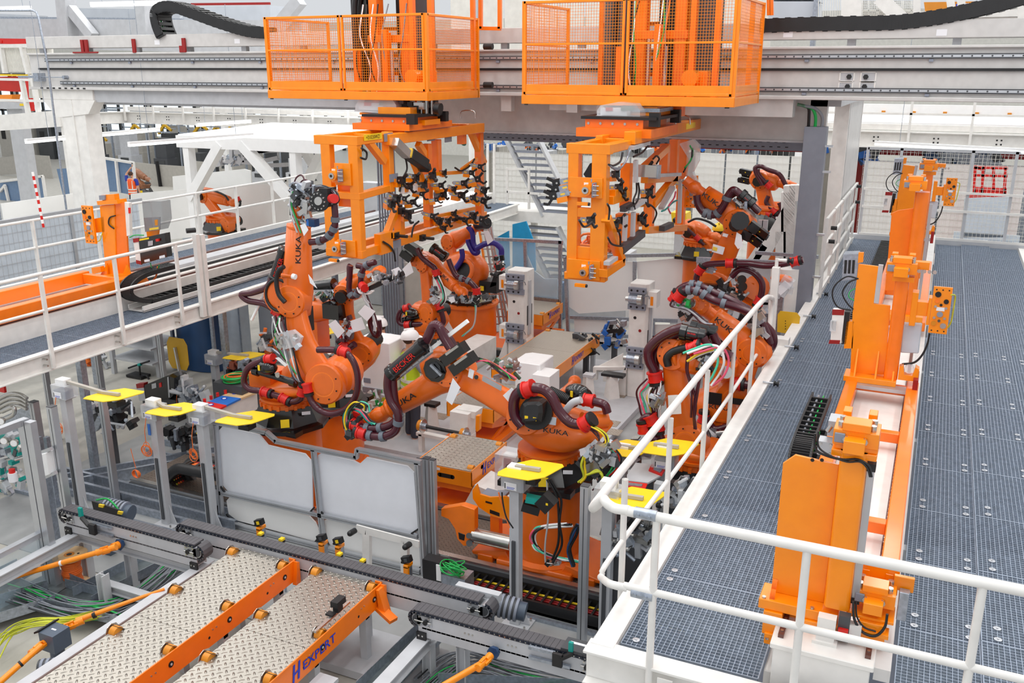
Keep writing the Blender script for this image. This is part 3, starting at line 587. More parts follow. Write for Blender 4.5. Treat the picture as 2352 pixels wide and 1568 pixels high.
g.mat('red_dark').bx(at(1400,320,16.2).x,-1.8,16.3,16.4,z0-.22,z0-.2);g.build('perforated_tray',lb)
g=MB('beam_grey')
for px in(1165,1316,1385):a=at(px,240,GY+.1);g.bx(a.x-.1,a.x+.1,GY+.05,GY+.2,5.15,5.42)
g.bx(-6.4,-2.35,GY+.2,GY+.25,5.18,5.42).bx(-4.1,-2.2,GY+.0,GY+.3,5.15,5.42);g.build('hanger',lb)
lb2=thing('lower_beam','pale lower girder under the left part of the overhead beam','beam',(-14,GY,5.2));MB('light_grey').bx(-17.7,at(840,215,GY+.1).x,GY+.05,GY+.3,5.16,5.42).bx(-17.6,-9.5,GY+.3,GY+.5,5.1,5.2).build('web',lb2)
# ---- columns
cl=thing('gantry_column','broad pale steel column carrying the left end of the overhead beam','column',(-18,15.5,0))
MB('white_paint').bx(-18.37,-17.64,GY+.02,GY+.45,0,5.42).bx(-18.9,-17.3,GY,GY+.5,5.2,5.42).build('shaft',cl,bevel=.01)
g=MB('white_paint').prism([(-18.9,GY,5.2),(-17.25,GY,5.2),(-17.5,GY,4.9),(-18.5,GY,4.8)],(0,.3,0)).bx(-18.0,-17.97,GY-.01,GY+.02,0,5.2);g.build('head_plate',cl)
g=MB('ink')
for i in range(8):g.bx(-18.8+i*.19,-18.73+i*.19,GY-.09,GY-.02,5.44,5.47)
g.build('bolt_row',cl)
cr=thing('gantry_column','tall pale steel column just right of the blue-grey cable duct','column',(-1.9,18.7,0))
a=at(1903,400,18.6).x;b=at(1937,400,18.6).x
MB('white_paint').bx(a,b,18.6,18.75,0,5.5).build('shaft',cr,bevel=.006)
MB('beam_grey').bx(b-.03,b,18.7,21.4,0,5.5).build('web',cr)
MB('white_paint').bx(a,b+.01,21.4,21.5,0,5.5).build('flange',cr)
MB('light_grey').bx(a-.1,b+.1,15.9,21.5,5.3,5.5).build('head_beam',cr)
dk=thing('cable_duct','blue-grey vertical cable duct with cables bending into its top','duct',(-1.85,15.5,2.2))
MB('duct_grey').bx(-2.02,-1.68,15.45,15.7,1.9,at(1890,292,15.45).z).build('duct',dk,bevel=.004)
g=MB('black');zt_=at(1890,292,15.45).z
for i,(m_,dx) in enumerate((('black',-.12),('green',-.02),('cable_grey',.08))):g.mat(m_).tube([(-1.85+dx,15.55,zt_-.05),(-1.85+dx,15.5,zt_+.15),(-1.92+dx*.5,15.45,zt_+.28),(-2.05,15.4,zt_+.32),(-2.15,15.4,zt_+.34)],.025,8)
g.build('cable',dk)
g=MB('alu')
for z in(2.6,3.3,4.3,4.7):g.bx(-1.68,-1.56,15.42,15.5,z,z+.03)
g.build('clamp',dk)
# ---- energy chains on the channel
def echain(name,label,P,w_,h_,seg,loc):
 t=thing(name,label,'cable chain',loc);pts=spline(P,10);g=MB('black');L_=0;last=-1
 for i in range(len(pts)-1):
  p,q_=pts[i],pts[i+1];d=(q_-p);L_+=d.length
  u=V((0,1,0));n_=u.cross(d.normalized())
  for s_ in(-1,1):g.ob((p+q_)/2+u*s_*w_/2,d/2,u*.02,n_*h_/2)
  if L_-last>seg:last=L_;g.ob(p,u*w_/2,d.normalized()*seg*.3,n_*h_*.55)
 g.build('links',t);return t
P1=[at(x,y,GY+.1) for x,y in((382,82),(372,55),(370,30),(385,18),(410,17),(450,30),(520,55),(580,72),(620,76))]
e3=echain('energy_chain','black cable chain looping over the left end of the channel',P1,.38,.2,.1,at(400,80,GY))
g=MB('cable_orange')
for i,m_ in enumerate(('cable_orange','light_grey','green','light_grey','cable_grey')):g.mat(m_).tube([p+V((0,-.14+i*.065,0)) for p in P1],.018,6,3)
g.build('cable',e3)
P2=[at(x,y,GY+.15) for x,y in((1756,60),(1850,57),(1950,55),(2050,53),(2120,46),(2200,32),(2300,8),(2380,-15))]
echain('energy_chain','black scalloped cable chain rising to the right above the channel',P2,.35,.2,.13,at(1900,60,GY))
# ---- personnel cages
def meshpanel(name,t,p0,ux,W_,z0,z1,zm,pitch=.04,wire=.0045,diag=None):
 """frame of square tube with welded mesh; p0 lower-left corner, ux unit direction"""
 ux=V(ux);n_=ux.cross(V((0,0,1)));p0=V(p0)
 def bar_(a,za,b,zb,w_,m):m.bar(p0+ux*a+V((0,0,za-p0.z)),p0+ux*b+V((0,0,zb-p0.z)),w_,w_)
 g=MB('orange');e=.018
 bar_(e,z0,e,z1,.036,g);bar_(W_-e,z0,W_-e,z1,.036,g);bar_(0,z1-e,W_,z1-e,.036,g);bar_(0,z0+e,W_,z0+e,.036,g);bar_(0,zm,W_,zm,.03,g)
 g.ob(p0+ux*W_/2+V((0,0,z0-p0.z+.07)),ux*W_/2,n_*.006,V((0,0,.07)));g.build('frame',t,bevel=.003)
 g=MB('orange')
 for i in range(1,int(W_/pitch)):g.ob(p0+ux*(i*pitch)+V((0,0,(z0+z1)/2-p0.z)),ux*wire/2,n_*wire/2,V((0,0,(z1-z0)/2)))
 for i in range(1,int((z1-z0-.12)/pitch)):g.ob(p0+ux*(W_/2)+V((0,0,z1-p0.z-i*pitch)),ux*W_/2,n_*wire/2,V((0,0,wire/2)))
 g.build('mesh',t,kind='stuff')
def cage(label,x0,x1,xs,y0,y1,z0,z1,side):
 t=thing('mesh_cage',label,'cage',((x0+x1)/2,(y0+y1)/2,z0));zm=z0+.2+(z1-z0-.2)*.52
 meshpanel('front',t,(x0+.03,y0,z0+.14),(1,0,0),xs-x0-.05,z0+.14,z1,zm)
 meshpanel('front',t,(xs+.01,y0,z0+.14),(1,0,0),x1-xs-.05,z0+.14,z1,zm)
 meshpanel('side',t,(x1-.02,y0+.05,z0+.14),(0,1,0),y1-y0-.05,z0+.14,z1,zm)
 meshpanel('side',t,(x0+.02,y0+.05,z0+.14),(0,1,0),y1-y0-.05,z0+.14,z1,zm)
 g=MB('orange').bx(x0,x1,y0-.02,y0+.05,z0,z0+.13).bx(x1-.06,x1,y0,y1,z0,z0+.13).bx(x0,x0+.06,y0,y1,z0,z0+.13).bx(x0,x1,y1-.06,y1,z0,z0+.13);g.build('base_frame',t,bevel=.004)
 MB('orange_deep').bx(x0+.06,x1-.06,y0+.05,y1-.06,z0+.02,z0+.05).build('floor_plate',t)
 for x,y in((x0+.0,y0),(x1-.04,y0),(x0,y1-.04),(x1-.04,y1-.04)):MB('orange').bx(x,x+.045,y,y+.045,z0,z1).build('corner_post',t)
 MB('black').bx(x0+.05,x0+.1,y0-.025,y0-.0,z0-.015,z0).bx(x1-.12,x1-.06,y0-.025,y0,z0-.015,z0).bx((x0+x1)/2,(x0+x1)/2+.05,y0-.025,y0,z0-.015,z0).build('pad',t)
 return t
CY0,CY1=12.95,14.75
xa,xb,xc=at(612,150,CY0).x,at(981,150,CY0).x,at(786,130,CY0).x
cage('orange mesh cage on the left travelling carriage of the overhead beam',xa,xb,xc,CY0,CY1,5.4,6.7,1)
xa2,xb2,xc2=at(1199,150,CY0).x,at(1692,150,CY0).x,at(1436,130,CY0).x
cage('orange mesh cage on the right travelling carriage of the overhead beam',xa2,xb2,xc2,CY0,CY1,5.38,6.82,1)
def lifter(label,x,Y,dark):
 """telescopic mast and drives inside the cage, down to the gripper coupling"""
 t=thing('telescopic_lift',label,'lift',(x,Y,5.0))
 for dx in(-.32,.28):MB('orange_deep').bx(x+dx-.08,x+dx+.08,Y-.1,Y+.12,5.2,7.7).build('mast',t,bevel=.006)
 MB('orange_deep').bx(x-.05,x+.05,Y-.3,Y-.2,5.3,6.5).bx(x-.42,x+.4,Y-.12,Y+.1,6.3,6.42).bx(x-.42,x+.4,Y-.12,Y+.1,5.45,5.6).build('crossbar',t,bevel=.004)
 g=MB('dark_grey')
 for dx in dark:g.cyl((x+dx,Y+.3,5.6),(x+dx,Y+.3,7.8),.26,n=20)
 g.build('counterweight_tube',t)
 g=MB('black');
 P=[(x-.75,Y+.1,5.9),(x-.75,Y+.1,6.9),(x-.6,Y+.1,7.15),(x-.4,Y+.1,6.95),(x-.4,Y+.1,6.2)]
 for u in(-.08,.08):g.tube([(a,b+u,c) for a,b,c in P],.05,6)
 g.bx(x-.95,x-.75,Y+.2,Y+.4,5.5,7.7).bx(x-.7,x-.5,Y+.3,Y+.4,5.5,7.7).bx(x-.2,x+.1,Y+.45,Y+.5,5.5,7.7);g.build('cable_chain',t)
 for dx,z1 in((-.6,6.2),(.02,6.45),(.5,7.7),(.85,7.7)):MB('orange_deep').bx(x+dx-.04,x+dx+.04,Y-.25,Y-.15,5.45,z1).build('guide_bar',t)
 g=MB('steel').cyl((x-.15,Y-.2,5.5),(x-.15,Y-.2,6.3),.03).cyl((x+.12,Y-.25,5.5),(x+.12,Y-.25,6.2),.03).mat('red').bx(x-.12,x+.2,Y-.35,Y-.25,5.45,5.55);g.build('cylinder',t)
 g=MB('orange').bx(x+.38,x+.72,Y-.1,Y+.2,5.5,5.85).cyl((x+.5,Y-.1,5.75),(x+.5,Y-.3,5.75),.12);g.build('gear_motor',t,bevel=.01)
 g=MB('cable_grey');
 for i in range(7):
  a=random.uniform(-.5,.6);g.mat(random.choice(('cable_grey','black','green','cable_orange','white'))).tube([(x+a,Y-.2,6.9),(x+a+random.uniform(-.1,.1),Y-.3,6.4),(x+a+random.uniform(-.15,.15),Y-.28,5.9),(x+a,Y-.2,5.5)],.012,5)
 g.build('cable',t)
 # back frame of tubes
 g=MB('orange_deep')
 for dx in(-1.2,1.15):g.bar((x+dx,14.6,5.5),(x+dx,14.6,7.7),.07,.07)
 for z in(6.55,6.1,5.8):g.bar((x-1.2,14.6,z),(x-.2,14.6,z),.05,.06)
 g.build('back_frame',t);return t
lifter('telescopic orange lift with two grey tubes in the left mesh cage',at(905,150,13.9).x,13.9,(.35,))
lifter('telescopic orange lift with grey tubes in the right mesh cage',at(1520,150,13.9).x,13.9,(-.75,.55))
# ================================================================ grippers hanging from the carriages
def clampu(mb,p,d=(1,0,0),s=1.,k=0):
 """small pneumatic clamp: grey body, black jaws, orange mount"""
 p=V(p);d=V(d).normalized();a=V((0,0,1));b=d.cross(a).normalized();a=b.cross(d)
 mb.mat('galv').ob(p,d*.09*s,b*.03*s,a*.035*s).mat('label_yellow').ob(p-b*.031*s if b.y>0 else p+b*.031*s,d*.03*s,b*.002,a*.012*s)
 mb.mat('black').ob(p+d*.13*s,d*.05*s,b*.04*s,a*.05*s).bar(p+d*.15*s+a*.02*s,p+d*.24*s+a*.09*s,.03*s,.04*s).bar(p+d*.15*s-a*.03*s,p+d*.22*s-a*.1*s,.025*s,.035*s).bar(p+d*.22*s-a*.1*s,p+d*.28*s-a*.07*s,.02*s,.03*s)
 mb.mat('steel').cyl(p+d*.12*s-b*.05*s,p+d*.12*s+b*.05*s,.014*s,n=8).cyl(p-d*.09*s,p-d*.12*s,.02*s,n=8)
 mb.mat('orange').ob(p-a*.07*s+d*.02*s,d*.07*s,b*.045*s,a*.035*s)
 if k:mb.mat('green').ob(p+d*.17*s-b*.04*s,d*.01*s,b*.003,a*.01*s)
 return mb
def tester(mb,px,py,Y):
 c=at(px,py,Y);x,y,z=c
 mb.mat('orange').bx(x-.11,x+.02,y,y+.08,z-.1,z+.1).cyl((x-.05,y,z),(x-.05,y-.08,z),.075,n=8).mat('steel').cyl((x-.05,y-.08,z),(x-.05,y-.1,z),.045,n=16).mat('ink').cyl((x-.05,y-.1,z),(x-.05,y-.103,z),.02,n=12)
 mb.mat('grey_cast').bx(x+.02,x+.05,y-.04,y+.06,z-.09,z+.09).mat('red').bx(x+.045,x+.06,y-.05,y-.03,z+.05,z+.08).mat('paper').bx(x-.1,x-.04,y-.005,y,z+.05,z+.09)
 mb.mat('steel')
 for i in(-1,0,1):mb.cyl((x+.04,y-.05,z+i*.06),(x+.12,y-.05,z+i*.06),.009,n=6)
 mb.mat('steel').cyl((x-.0,y-.0,z+.1),(x-.0,y,z+.14),.012,n=6).mat('orange').bx(x-.15,x+.0,y-.12,y-.07,z-.19,z-.15).mat('black').cyl((x+.0,y-.1,z-.17),(x+.02,y-.1,z-.17),.022,n=10);return mb
def side(g,P,X,w_,h_):return g.bar(atx(P[0][0],P[0][1],X),atx(P[1][0],P[1][1],X),w_,h_)
XG=-7.72;YG=11.3
gl=thing('gripper_frame','large orange gripper frame under the left mesh cage, crowded with clamps','gripper',(-8,13.3,4.9))
x0=at(738,450,YG).x;x1=at(826,450,YG).x;zt=at(780,312,YG).z;zb=at(800,592,YG).z
g=MB('orange').bx(x0-.08,x1,YG,YG+.13,zt-.13,zt).bx(x0+.02,x1,YG,YG+.12,zb,zb+.12);z=at(800,450,YG).z;g.bx(x0+.2,x1,YG,YG+.12,z-.05,z+.05)
g.bx(x0-.07,x0+.05,YG+.02,12.2,zt-.125,zt-.006);g.build('end_beam',gl,bevel=.006)
for xx in(x0+.03,x1-.17):MB('orange').bx(xx,xx+.16,YG+.002,YG+.13,zb,zt-.1).build('upright',gl,bevel=.006)
g=MB('orange').bx(x1-.42,x1-.1,YG-.03,YG-.002,zb+.02,zb+.27);z=at(790,400,YG).z;g.bx(x1-.4,x1-.12,YG-.03,YG-.002,z-.16,z+.16).mat('orange_deep').bx(x0+.2,x1-.15,YG+.14,YG+.16,z-.5,z-.15);g.build('mounting_plate',gl,bevel=.003)
g=MB();tester(g,776,403,YG-.1);tester(g,783,570,YG-.1);g.build('reference_unit',gl)
Y2=atx(1112,450,XG).y;Y3=atx(890,380,XG).y
g=MB('orange');g.bar((XG,YG+.02,zt-.067),(XG,Y3,zt-.067),.12,.12);zc=atx(1080,300,XG).z;g.bar((XG+.05,Y3-.1,zt-.1),(XG+.05,Y2-.2,zt-.1),.14,.16);g.bar((x0,Y3,zt-.07),(x0,Y2-.2,zt-.07),.12,.12)
for y in(Y3,13.0,Y2-.3):g.bar((x0,y,zt-.09),(XG,y,zt-.09),.12,.12)
g.build('top_beam',gl,bevel=.006)
g=MB('orange');g.bar((XG,YG+.02,zb+.07),(XG,Y2,zb+.07),.12,.13);g.bar((x0+.2,12,zb+.07),(x0+.2,Y2,zb+.07),.1,.12);side(g,((828,449),(897,430)),XG,.12,.1);g.build('bottom_beam',gl,bevel=.006)
for P in(((889,302),(895,440)),((1002,320),(1000,395)),((1100,300),(1112,505)),((916,480),(918,560)),((1060,285),(1065,330)),((980,330),(985,520))):
 g=MB('orange_deep' if P[0][0]>950 else 'orange');a=atx(*P[0],XG);b=atx(*P[1],XG);g.bar((XG,a.y,a.z),(XG,a.y,b.z),.13,.13,(0,1,0));g.build('upright',gl,bevel=.006)
for P in(((845,325),(882,372)),((912,475),(885,545)),((1080,300),(1112,375)),((960,330),(985,370)),((940,345),(970,420))):
 g=MB('orange');side(g,P,XG,.1,.1);g.build('brace',gl,bevel=.005)
g=MB('orange_deep').bx(-8.6,-7.55,12.6,14.0,zt,zt+.1).bx(-8.5,-7.6,12.7,13.9,zt+.1,zt+.2).mat('black').bx(-8.45,-7.5,12.65,13.8,zt+.2,zt+.24).mat('orange').bx(-8.3,-7.7,12.9,13.7,zt+.24,zt+.34)
bolts(g,[(-8.5+i*.2,12.7,zt+.14) for i in range(6)],(0,-1,0),.02);g.mat('black').bx(-7.6,-7.45,12.6,12.7,zt+.1,zt+.26).bx(-7.6,-7.45,13.6,13.7,zt+.1,zt+.26);g.build('coupling',gl)
def terminalbox(label,px0,px1,py,Y,t):
 g=MB('clear');S(g,[(px0+8,py-14),(px0+50,py-22),(px1-10,py-18),(px1,py-2),(px1,py+18),(px0,py+12),(px0,py-2)],Y,.35);g.build('cover',t)
 g=MB('paper');S(g,[(px0+8,py-8),(px1-30,py-8),(px1-30,py+10),(px0+8,py+8)],Y+.08,.15).mat('red');S(g,[(px0+20,py-9),(px0+36,py-9),(px0+36,py-1),(px0+20,py-1)],Y+.07,.01).mat('pcb');S(g,[(px0+55,py-12),(px0+85,py-12),(px0+85,py-2),(px0+55,py-2)],Y+.06,.02);g.build('terminals',t)
 g=MB('orange');S(g,[(px0+10,py+14),(px1,py+20),(px1,py+25),(px0+10,py+19)],Y,.3).mat('light_grey');S(g,[(px0-2,py+9),(px1+3,py+16),(px1+3,py+19),(px0-2,py+12)],Y-.02,.35);g.build('shelf',t)
t=thing('terminal_box','clear terminal box under the left mesh cage beside the gripper coupling','terminal box',at(860,250,13));terminalbox('',816,910,244,13.0,t)
g=MB('black');
for i in range(30):p=at(random.uniform(910,1000),random.uniform(228,275),13.1+random.random()*.6);g.mat(random.choice(('black','black','dark_grey','orange_deep','steel'))).ob(p,(random.uniform(.03,.1),0,0),(0,.05,0),(0,0,random.uniform(.02,.07)))
for i in range(3):g.mat('steel').cyl(at(968+i*12,205,13.2),at(968+i*12,262,13.2),.03 if i==1 else .018)
g.mat('orange').bx(-8.2,-7.5,13,13.5,5.02,5.1).mat('duct_grey').prism([at(936,250,13),at(948,248,13),at(947,265,13),at(937,268,13)],(0,.03,0));g.mat('black').cyl(at(1000,248,13.1),at(1012,250,13.1),.09);g.build('swivel_unit',gl)
# clamps and valves on the left gripper (positions read from the photograph, on the frame's right face)
random.seed(11);n=0
for px,py,dx in((905,412,.1),(925,425,.3),(945,405,.2),(955,440,.1),(965,425,.5),(985,405,.3),(1000,425,.4),(1015,395,.3),(1035,430,.5),(1045,445,.45),(1052,420,.4),(1070,395,.4),(1080,415,.5),(1090,380,.5),(1100,430,.45),(1075,455,.3),(990,460,.3),(1010,448,.2),
     (915,455,.2),(935,465,.3),(890,462,.1),(980,492,.2),(1000,500,.3),(1020,505,.3),(1035,490,.2),(1055,500,.3),(1075,490,.3),(1090,500,.3),(925,490,.2),(1095,455,.3),(900,450,.1),(1010,520,.2)):
 g=MB();a=atx(px,py,XG+dx*.4);clampu(g,a,(.8,random.uniform(-.6,.6),random.uniform(-.3,.2)),random.uniform(.7,1.1),n%3==0);n+=1;g.build('clamp',gl)
g=MB('orange')
for P in(((905,415),(965,412)),((990,400),(1060,395)),((1060,390),(1095,365)),((1000,440),(1090,425)),((985,500),(1090,478)),((975,465),(1010,455))):side(g,P,XG+.08,.05,.06)
g.build('clamp_rail',gl)
g=MB('steel');side(g,((905,325),(935,355)),XG+.15,.14,.14);g.mat('black');side(g,((938,352),(975,378)),XG+.15,.17,.17);side(g,((975,378),(978,392)),XG+.15,.17,.12).mat('label_yellow');side(g,((936,349),(940,353)),XG+.16,.13,.145);g.build('swing_motor',gl,bevel=.008)
g=MB('black')
for P in(((905,320),(925,345),(935,385),(925,410),(918,440)),((960,510),(950,520),(945,545)),((1045,385),(1060,392),(1080,380),(1090,365)),((830,340),(842,350),(840,365),(828,362)),((945,545),(950,520),(962,508)),((880,555),(895,565),(905,580),(908,600))):g.tube([atx(x,y,XG+.12) for x,y in P],.016,6)
g.mat('teal').tube([atx(x,y,XG-.3) for x,y in((1060,300),(1067,312),(1068,330),(1062,328),(1060,310))],.03,6);g.build('cable',gl)
g=MB('grey_cast')
for px,py in((940,300),(893,315),(905,408),(1005,448),(912,560),(1030,318),(990,315)):a=atx(px,py,XG+.08);g.bx(XG+.07,XG+.08,a.y-.12,a.y+.12,a.z-.06,a.z+.06)
g.mat('white').bx(XG+.1,XG+.18,atx(905,430,XG).y,atx(945,430,XG).y,atx(925,440,XG).z,atx(925,425,XG).z);g.build('bracket_plate',gl)
g=MB('black');
for px,py in((912,483),(898,540),(1035,500),(960,545)):a=atx(px,py,XG);g.cyl((XG+.05,a.y,a.z),(XG+.3,a.y,a.z),.025).bx(XG+.05,XG+.12,a.y-.06,a.y+.06,a.z-.05,a.z+.05)
g.build('locating_pin',gl)
g=MB('orange');a=atx(870,550,XG);g.bx(XG-.02,XG+.1,a.y-.1,a.y+.25,a.z-.22,a.z+.1).bx(XG,XG+.1,a.y+.2,a.y+.5,a.z-.02,a.z+.08);g.build('stepped_bracket',gl,bevel=.004)
p=atx(857,314,XG+.07)
lp_=MB('yellow').bx(XG+.066,XG+.07,p.y-.24,p.y+.24,p.z-.045,p.z+.045);lp_.build('name_plate',gl)
text('+210230WZ1',(XG+.072,p.y,p.z),(0,1,0),(0,0,1),.055,'ink',gl,stretch=.85)
# ---- right gripper
XR=-3.86
gq=thing('gripper_frame','tall orange gripper frame under the right mesh cage, open ladder end towards the viewer','gripper',(-4,13.3,4.9))
x0=at(1303,480,YG).x;x1=at(1390,480,YG).x;zt=at(1345,330,YG).z;zb=at(1345,645,YG).z
g=MB('orange').bx(x0-.03,x1+.04,YG,YG+.14,zt-.13,zt).bx(x0-.03,x1+.02,YG,YG+.14,zb,zb+.1)
for py in(489,612):z=at(1340,py,YG).z;g.bx(x0+.1,x1-.1,YG+.01,YG+.12,z-.06,z+.06)
z=at(1340,585,YG).z;g.bx(x0+.13,x1-.15,YG+.03,YG+.1,z-.1,z+.1);g.build('end_beam',gq,bevel=.006)
for a,b in((x0,x0+.14),(x1-.2,x1)):MB('orange').bx(a,b,YG+.002,YG+.15,zb,zt-.1).build('upright',gq,bevel=.006)
g=MB('orange')
for py in(430,618):z=at(1340,py,YG).z;g.bx(x0+.03,x1-.04,YG-.03,YG,z-.13,z+.13)
g.build('mounting_plate',gq,bevel=.003)
g=MB();tester(g,1358,436,YG-.1);tester(g,1352,624,YG-.1);g.build('reference_unit',gq)
Yf=atx(1590,480,XR).y
g=MB('orange').bx(x1-.12,x1+.035,YG+.02,12.4,zt-.12,zt-.006).bx(x0,x0+.12,YG+.02,12.4,zt-.12,zt-.006).bx(x0,x1,12.3,12.42,zt-.13,zt).bar((XR+.0,12.2,zt+.02),(XR+.0,Yf+.3,zt+.02),.16,.17);g.bar((x0+.1,12.2,zt-.02),(x0+.1,Yf,zt-.02),.1,.12)
for y in(13.4,Yf):g.bar((x0+.1,y,zt-.02),(XR,y,zt-.02),.1,.1)
g.build('top_beam',gq,bevel=.006)
yb=atx(1425,600,XR).y
for P in(((1392,500),(1426,598)),((1385,628),(1427,600))):g=MB('orange');side(g,P,XR,.12,.11);g.build('brace',gq,bevel=.005)
for px,p0,p1 in((1440,375,475),(1428,490,560),(1494,410,530),(1528,330,400),(1550,320,400),(1572,320,530),(1455,490,545)):
 a=atx(px,p0,XR-.1);b=atx(px,p1,XR-.1);g=MB('orange_deep').bar((XR-.1,a.y,a.z),(XR-.1,a.y,b.z),.14,.14,(0,1,0));g.build('upright',gq,bevel=.006)
for P in(((1470,395),(1530,340)),((1498,470),(1550,408)),((1400,460),(1438,448)),((1482,528),(1572,522)),((1405,445),(1435,440)),((1480,412),(1555,408))):g=MB('orange');side(g,P,XR-.05,.11,.11);g.build('brace',gq,bevel=.005)
g=MB('light_grey')
for(a,b,c,d) in((1460,368,1460,418),(1437,495,1434,553),(1455,487,1453,542),(1563,412,1560,512),(1518,478,1545,430),(1450,340,1488,328),(1505,403,1560,400),(1448,480,1480,460),(1393,605,1413,592)):side(g,((a,b),(c,d)),XR+.06,.08,.05)
g.build('cable_cover',gq)
g=MB('dark_grey');side(g,((1425,575),(1475,535)),XR+.02,.1,.1);side(g,((1430,480),(1450,470)),XR+.02,.08,.08);side(g,((1520,525),(1542,515)),XR+.05,.09,.08);g.build('gusset',gq)
g=MB('steel');side(g,((1468,392),(1498,394)),XR+.05,.17,.17);g.mat('galv');side(g,((1497,394),(1503,394)),XR+.05,.2,.2).mat('black');side(g,((1503,392),(1508,393)),XR+.05,.12,.15);g.build('motor',gq)
g=MB()
for P,m_ in((((1445,340),(1440,365),(1425,385),(1405,385)),'cable_grey'),(((1447,345),(1436,372),(1418,390),(1400,380)),'galv'),(((1430,350),(1425,370),(1410,380),(1398,378)),'black'),(((1455,360),(1475,350),(1488,335)),'black'),(((1462,420),(1462,440),(1455,460),(1458,480)),'black'),(((1466,420),(1468,440),(1462,465),(1440,478)),'black'),(((1482,465),(1500,475),(1508,490),(1500,512)),'black'),(((1395,468),(1400,480),(1398,505)),'black'),(((1415,520),(1424,540),(1425,565)),'black'),(((1330,505),(1340,520),(1350,518),(1360,510)),'black'),(((1573,385),(1585,370),(1592,350),(1585,335)),'green'),(((1570,395),(1578,380),(1588,365),(1590,340)),'black'),(((1540,490),(1535,475),(1548,455),(1552,440)),'pink'),(((1520,485),(1530,480),(1545,465),(1555,460)),'teal'),(((1430,562),(1424,565),(1405,560),(1396,545)),'black'),(((1500,365),(1508,358),(1514,365),(1508,376)),'black')):
 g.mat(m_).tube([atx(x,y,XR+.1) for x,y in P],.014,6)
g.build('cable',gq)
for px,py in((1410,430),(1418,445),(1345,505),(1465,505),(1402,400),(1478,385),(1480,440),(1470,460),(1415,505),(1400,515),(1458,500),(1560,420)):g=MB();clampu(g,atx(px,py,XR-.1),(.7,-.5,.1),.9);g.build('clamp',gq)
for px,py in((1298,430),(1293,445),(1300,415)):g=MB();clampu(g,atx(px,py,x0-.05),(-.8,-.2,-.2),1.0);g.build('clamp',gq)
g=MB('frost').cyl(at(1410,528,12),at(1412,555,12),.06);g.mat('black').prism([at(1355,375,12.4),at(1340,400,12.4),at(1350,415,12.4),at(1362,400,12.4)],(0,.1,0));g.build('filter_bowl',gq)
g=MB('orange');a=at(1588,440,Yf-.3);hole_plate(g,(a.x,a.y,a.z),1.1);g.build('coupling_plate',gq)
g=MB('clear');S(g,[(1560,330),(1590,320),(1605,335),(1603,370),(1590,395),(1600,420),(1585,430),(1578,400),(1585,370)],Yf-.6,.15);g.build('cover',gq)
g=MB('orange_deep').bx(-4.75,-3.65,12.5,13.9,zt+.0,zt+.12).bx(-4.65,-3.8,12.6,13.8,zt+.12,zt+.24).mat('black').bx(-4.7,-3.6,12.55,13.8,zt+.24,zt+.28).mat('orange').bx(-4.12,-3.72,13.0,13.7,zt+.28,5.37).mat('galv').bx(-4.13,-3.68,12.98,13.7,zt+.33,zt+.38).bx(-4.13,-3.68,12.98,13.7,zt+.44,zt+.48).mat('black').bx(-4.45,-4.12,13.1,13.5,zt+.28,5.37)
bolts(g,[(-4.6+i*.18,12.6,zt+.18) for i in range(5)],(0,-1,0),.02);g.mat('black').bx(-3.72,-3.58,12.6,12.7,zt+.15,zt+.34).bx(-3.72,-3.58,13.7,13.8,zt+.15,zt+.34);g.build('coupling',gq)
t=thing('terminal_box','clear terminal box with a red part under the right mesh cage','terminal box',at(1420,256,13));terminalbox('',1371,1470,256,12.72,t)
for X_,px,py in((XG,1075,268),(XR,1568,282)):
 g=MB('steel');
 a=at(px-17,py+4,14.2);b=at(px+17,py+4,14.2);g.tube([a,a+V((.03,0,.12)),b+V((-.03,0,.12)),b],.012,6,3);g.build('handle',gl if X_==XG else gq)
p=at(1588,301,15.0);a=V((XR+.085,p.y,zt+.02));MB('label_yellow').bx(XR+.081,XR+.085,14.9,15.5,zt-.02,zt+.07).build('name_plate',gq)
# ================================================================ six-axis robots
def perp_to_cam(p,d):
 v=CAM-V(p);d=V(d).normalized();v=v-d*v.dot(d);return v.normalized()
def ruk(p,d,r,h,parent,s_='KUKA',m='ink',flip=False,st=1.45,name='lettering',up=None):
 h*=.8;n_=perp_to_cam(p,d);x=V(d).normalized()*(-1 if flip else 1);u=n_.cross(x)
 return text(s_,V(p)+n_*r,x,u,h,m,parent,name,st,.012)
def paperhang(t,P,Y,m='paper'):
 g=MB(m);S(g,P,Y,.004);return g.build('hanging_paper',t)
def hose(t,P,Y,r=.042,m='hose',clips=(),rings=(),name='hose',n=10):
 pts=[at(p[0],p[1],Y+(p[2] if len(p)>2 else 0)) for p in P];g=MB(m);sp=spline(pts,7);g.tube(sp,r,n,1,False);o=g.build(name,t)
 for lst,mm,rr,ll in((clips,'clip',1.28,.03),(rings,'red',1.45,.045)):
  for u in lst:
   i=min(len(sp)-2,int(u*(len(sp)-1)));p=sp[i];d=(sp[i+1]-p).normalized();c=MB(mm).cyl(p-d*ll,p+d*ll,r*rr,n=12)
   if mm=='red':c.cyl(p+d*ll*.9,p+d*ll*1.3,r*1.65,n=12).cyl(p-d*ll*1.3,p-d*ll*.9,r*1.65,n=12).mat('black').cyl(p+d*ll*1.5,p+d*ll*2.3,r*1.5,n=12)
   c.build('hose_clip' if mm=='clip' else 'hose_collar',o)
 return o
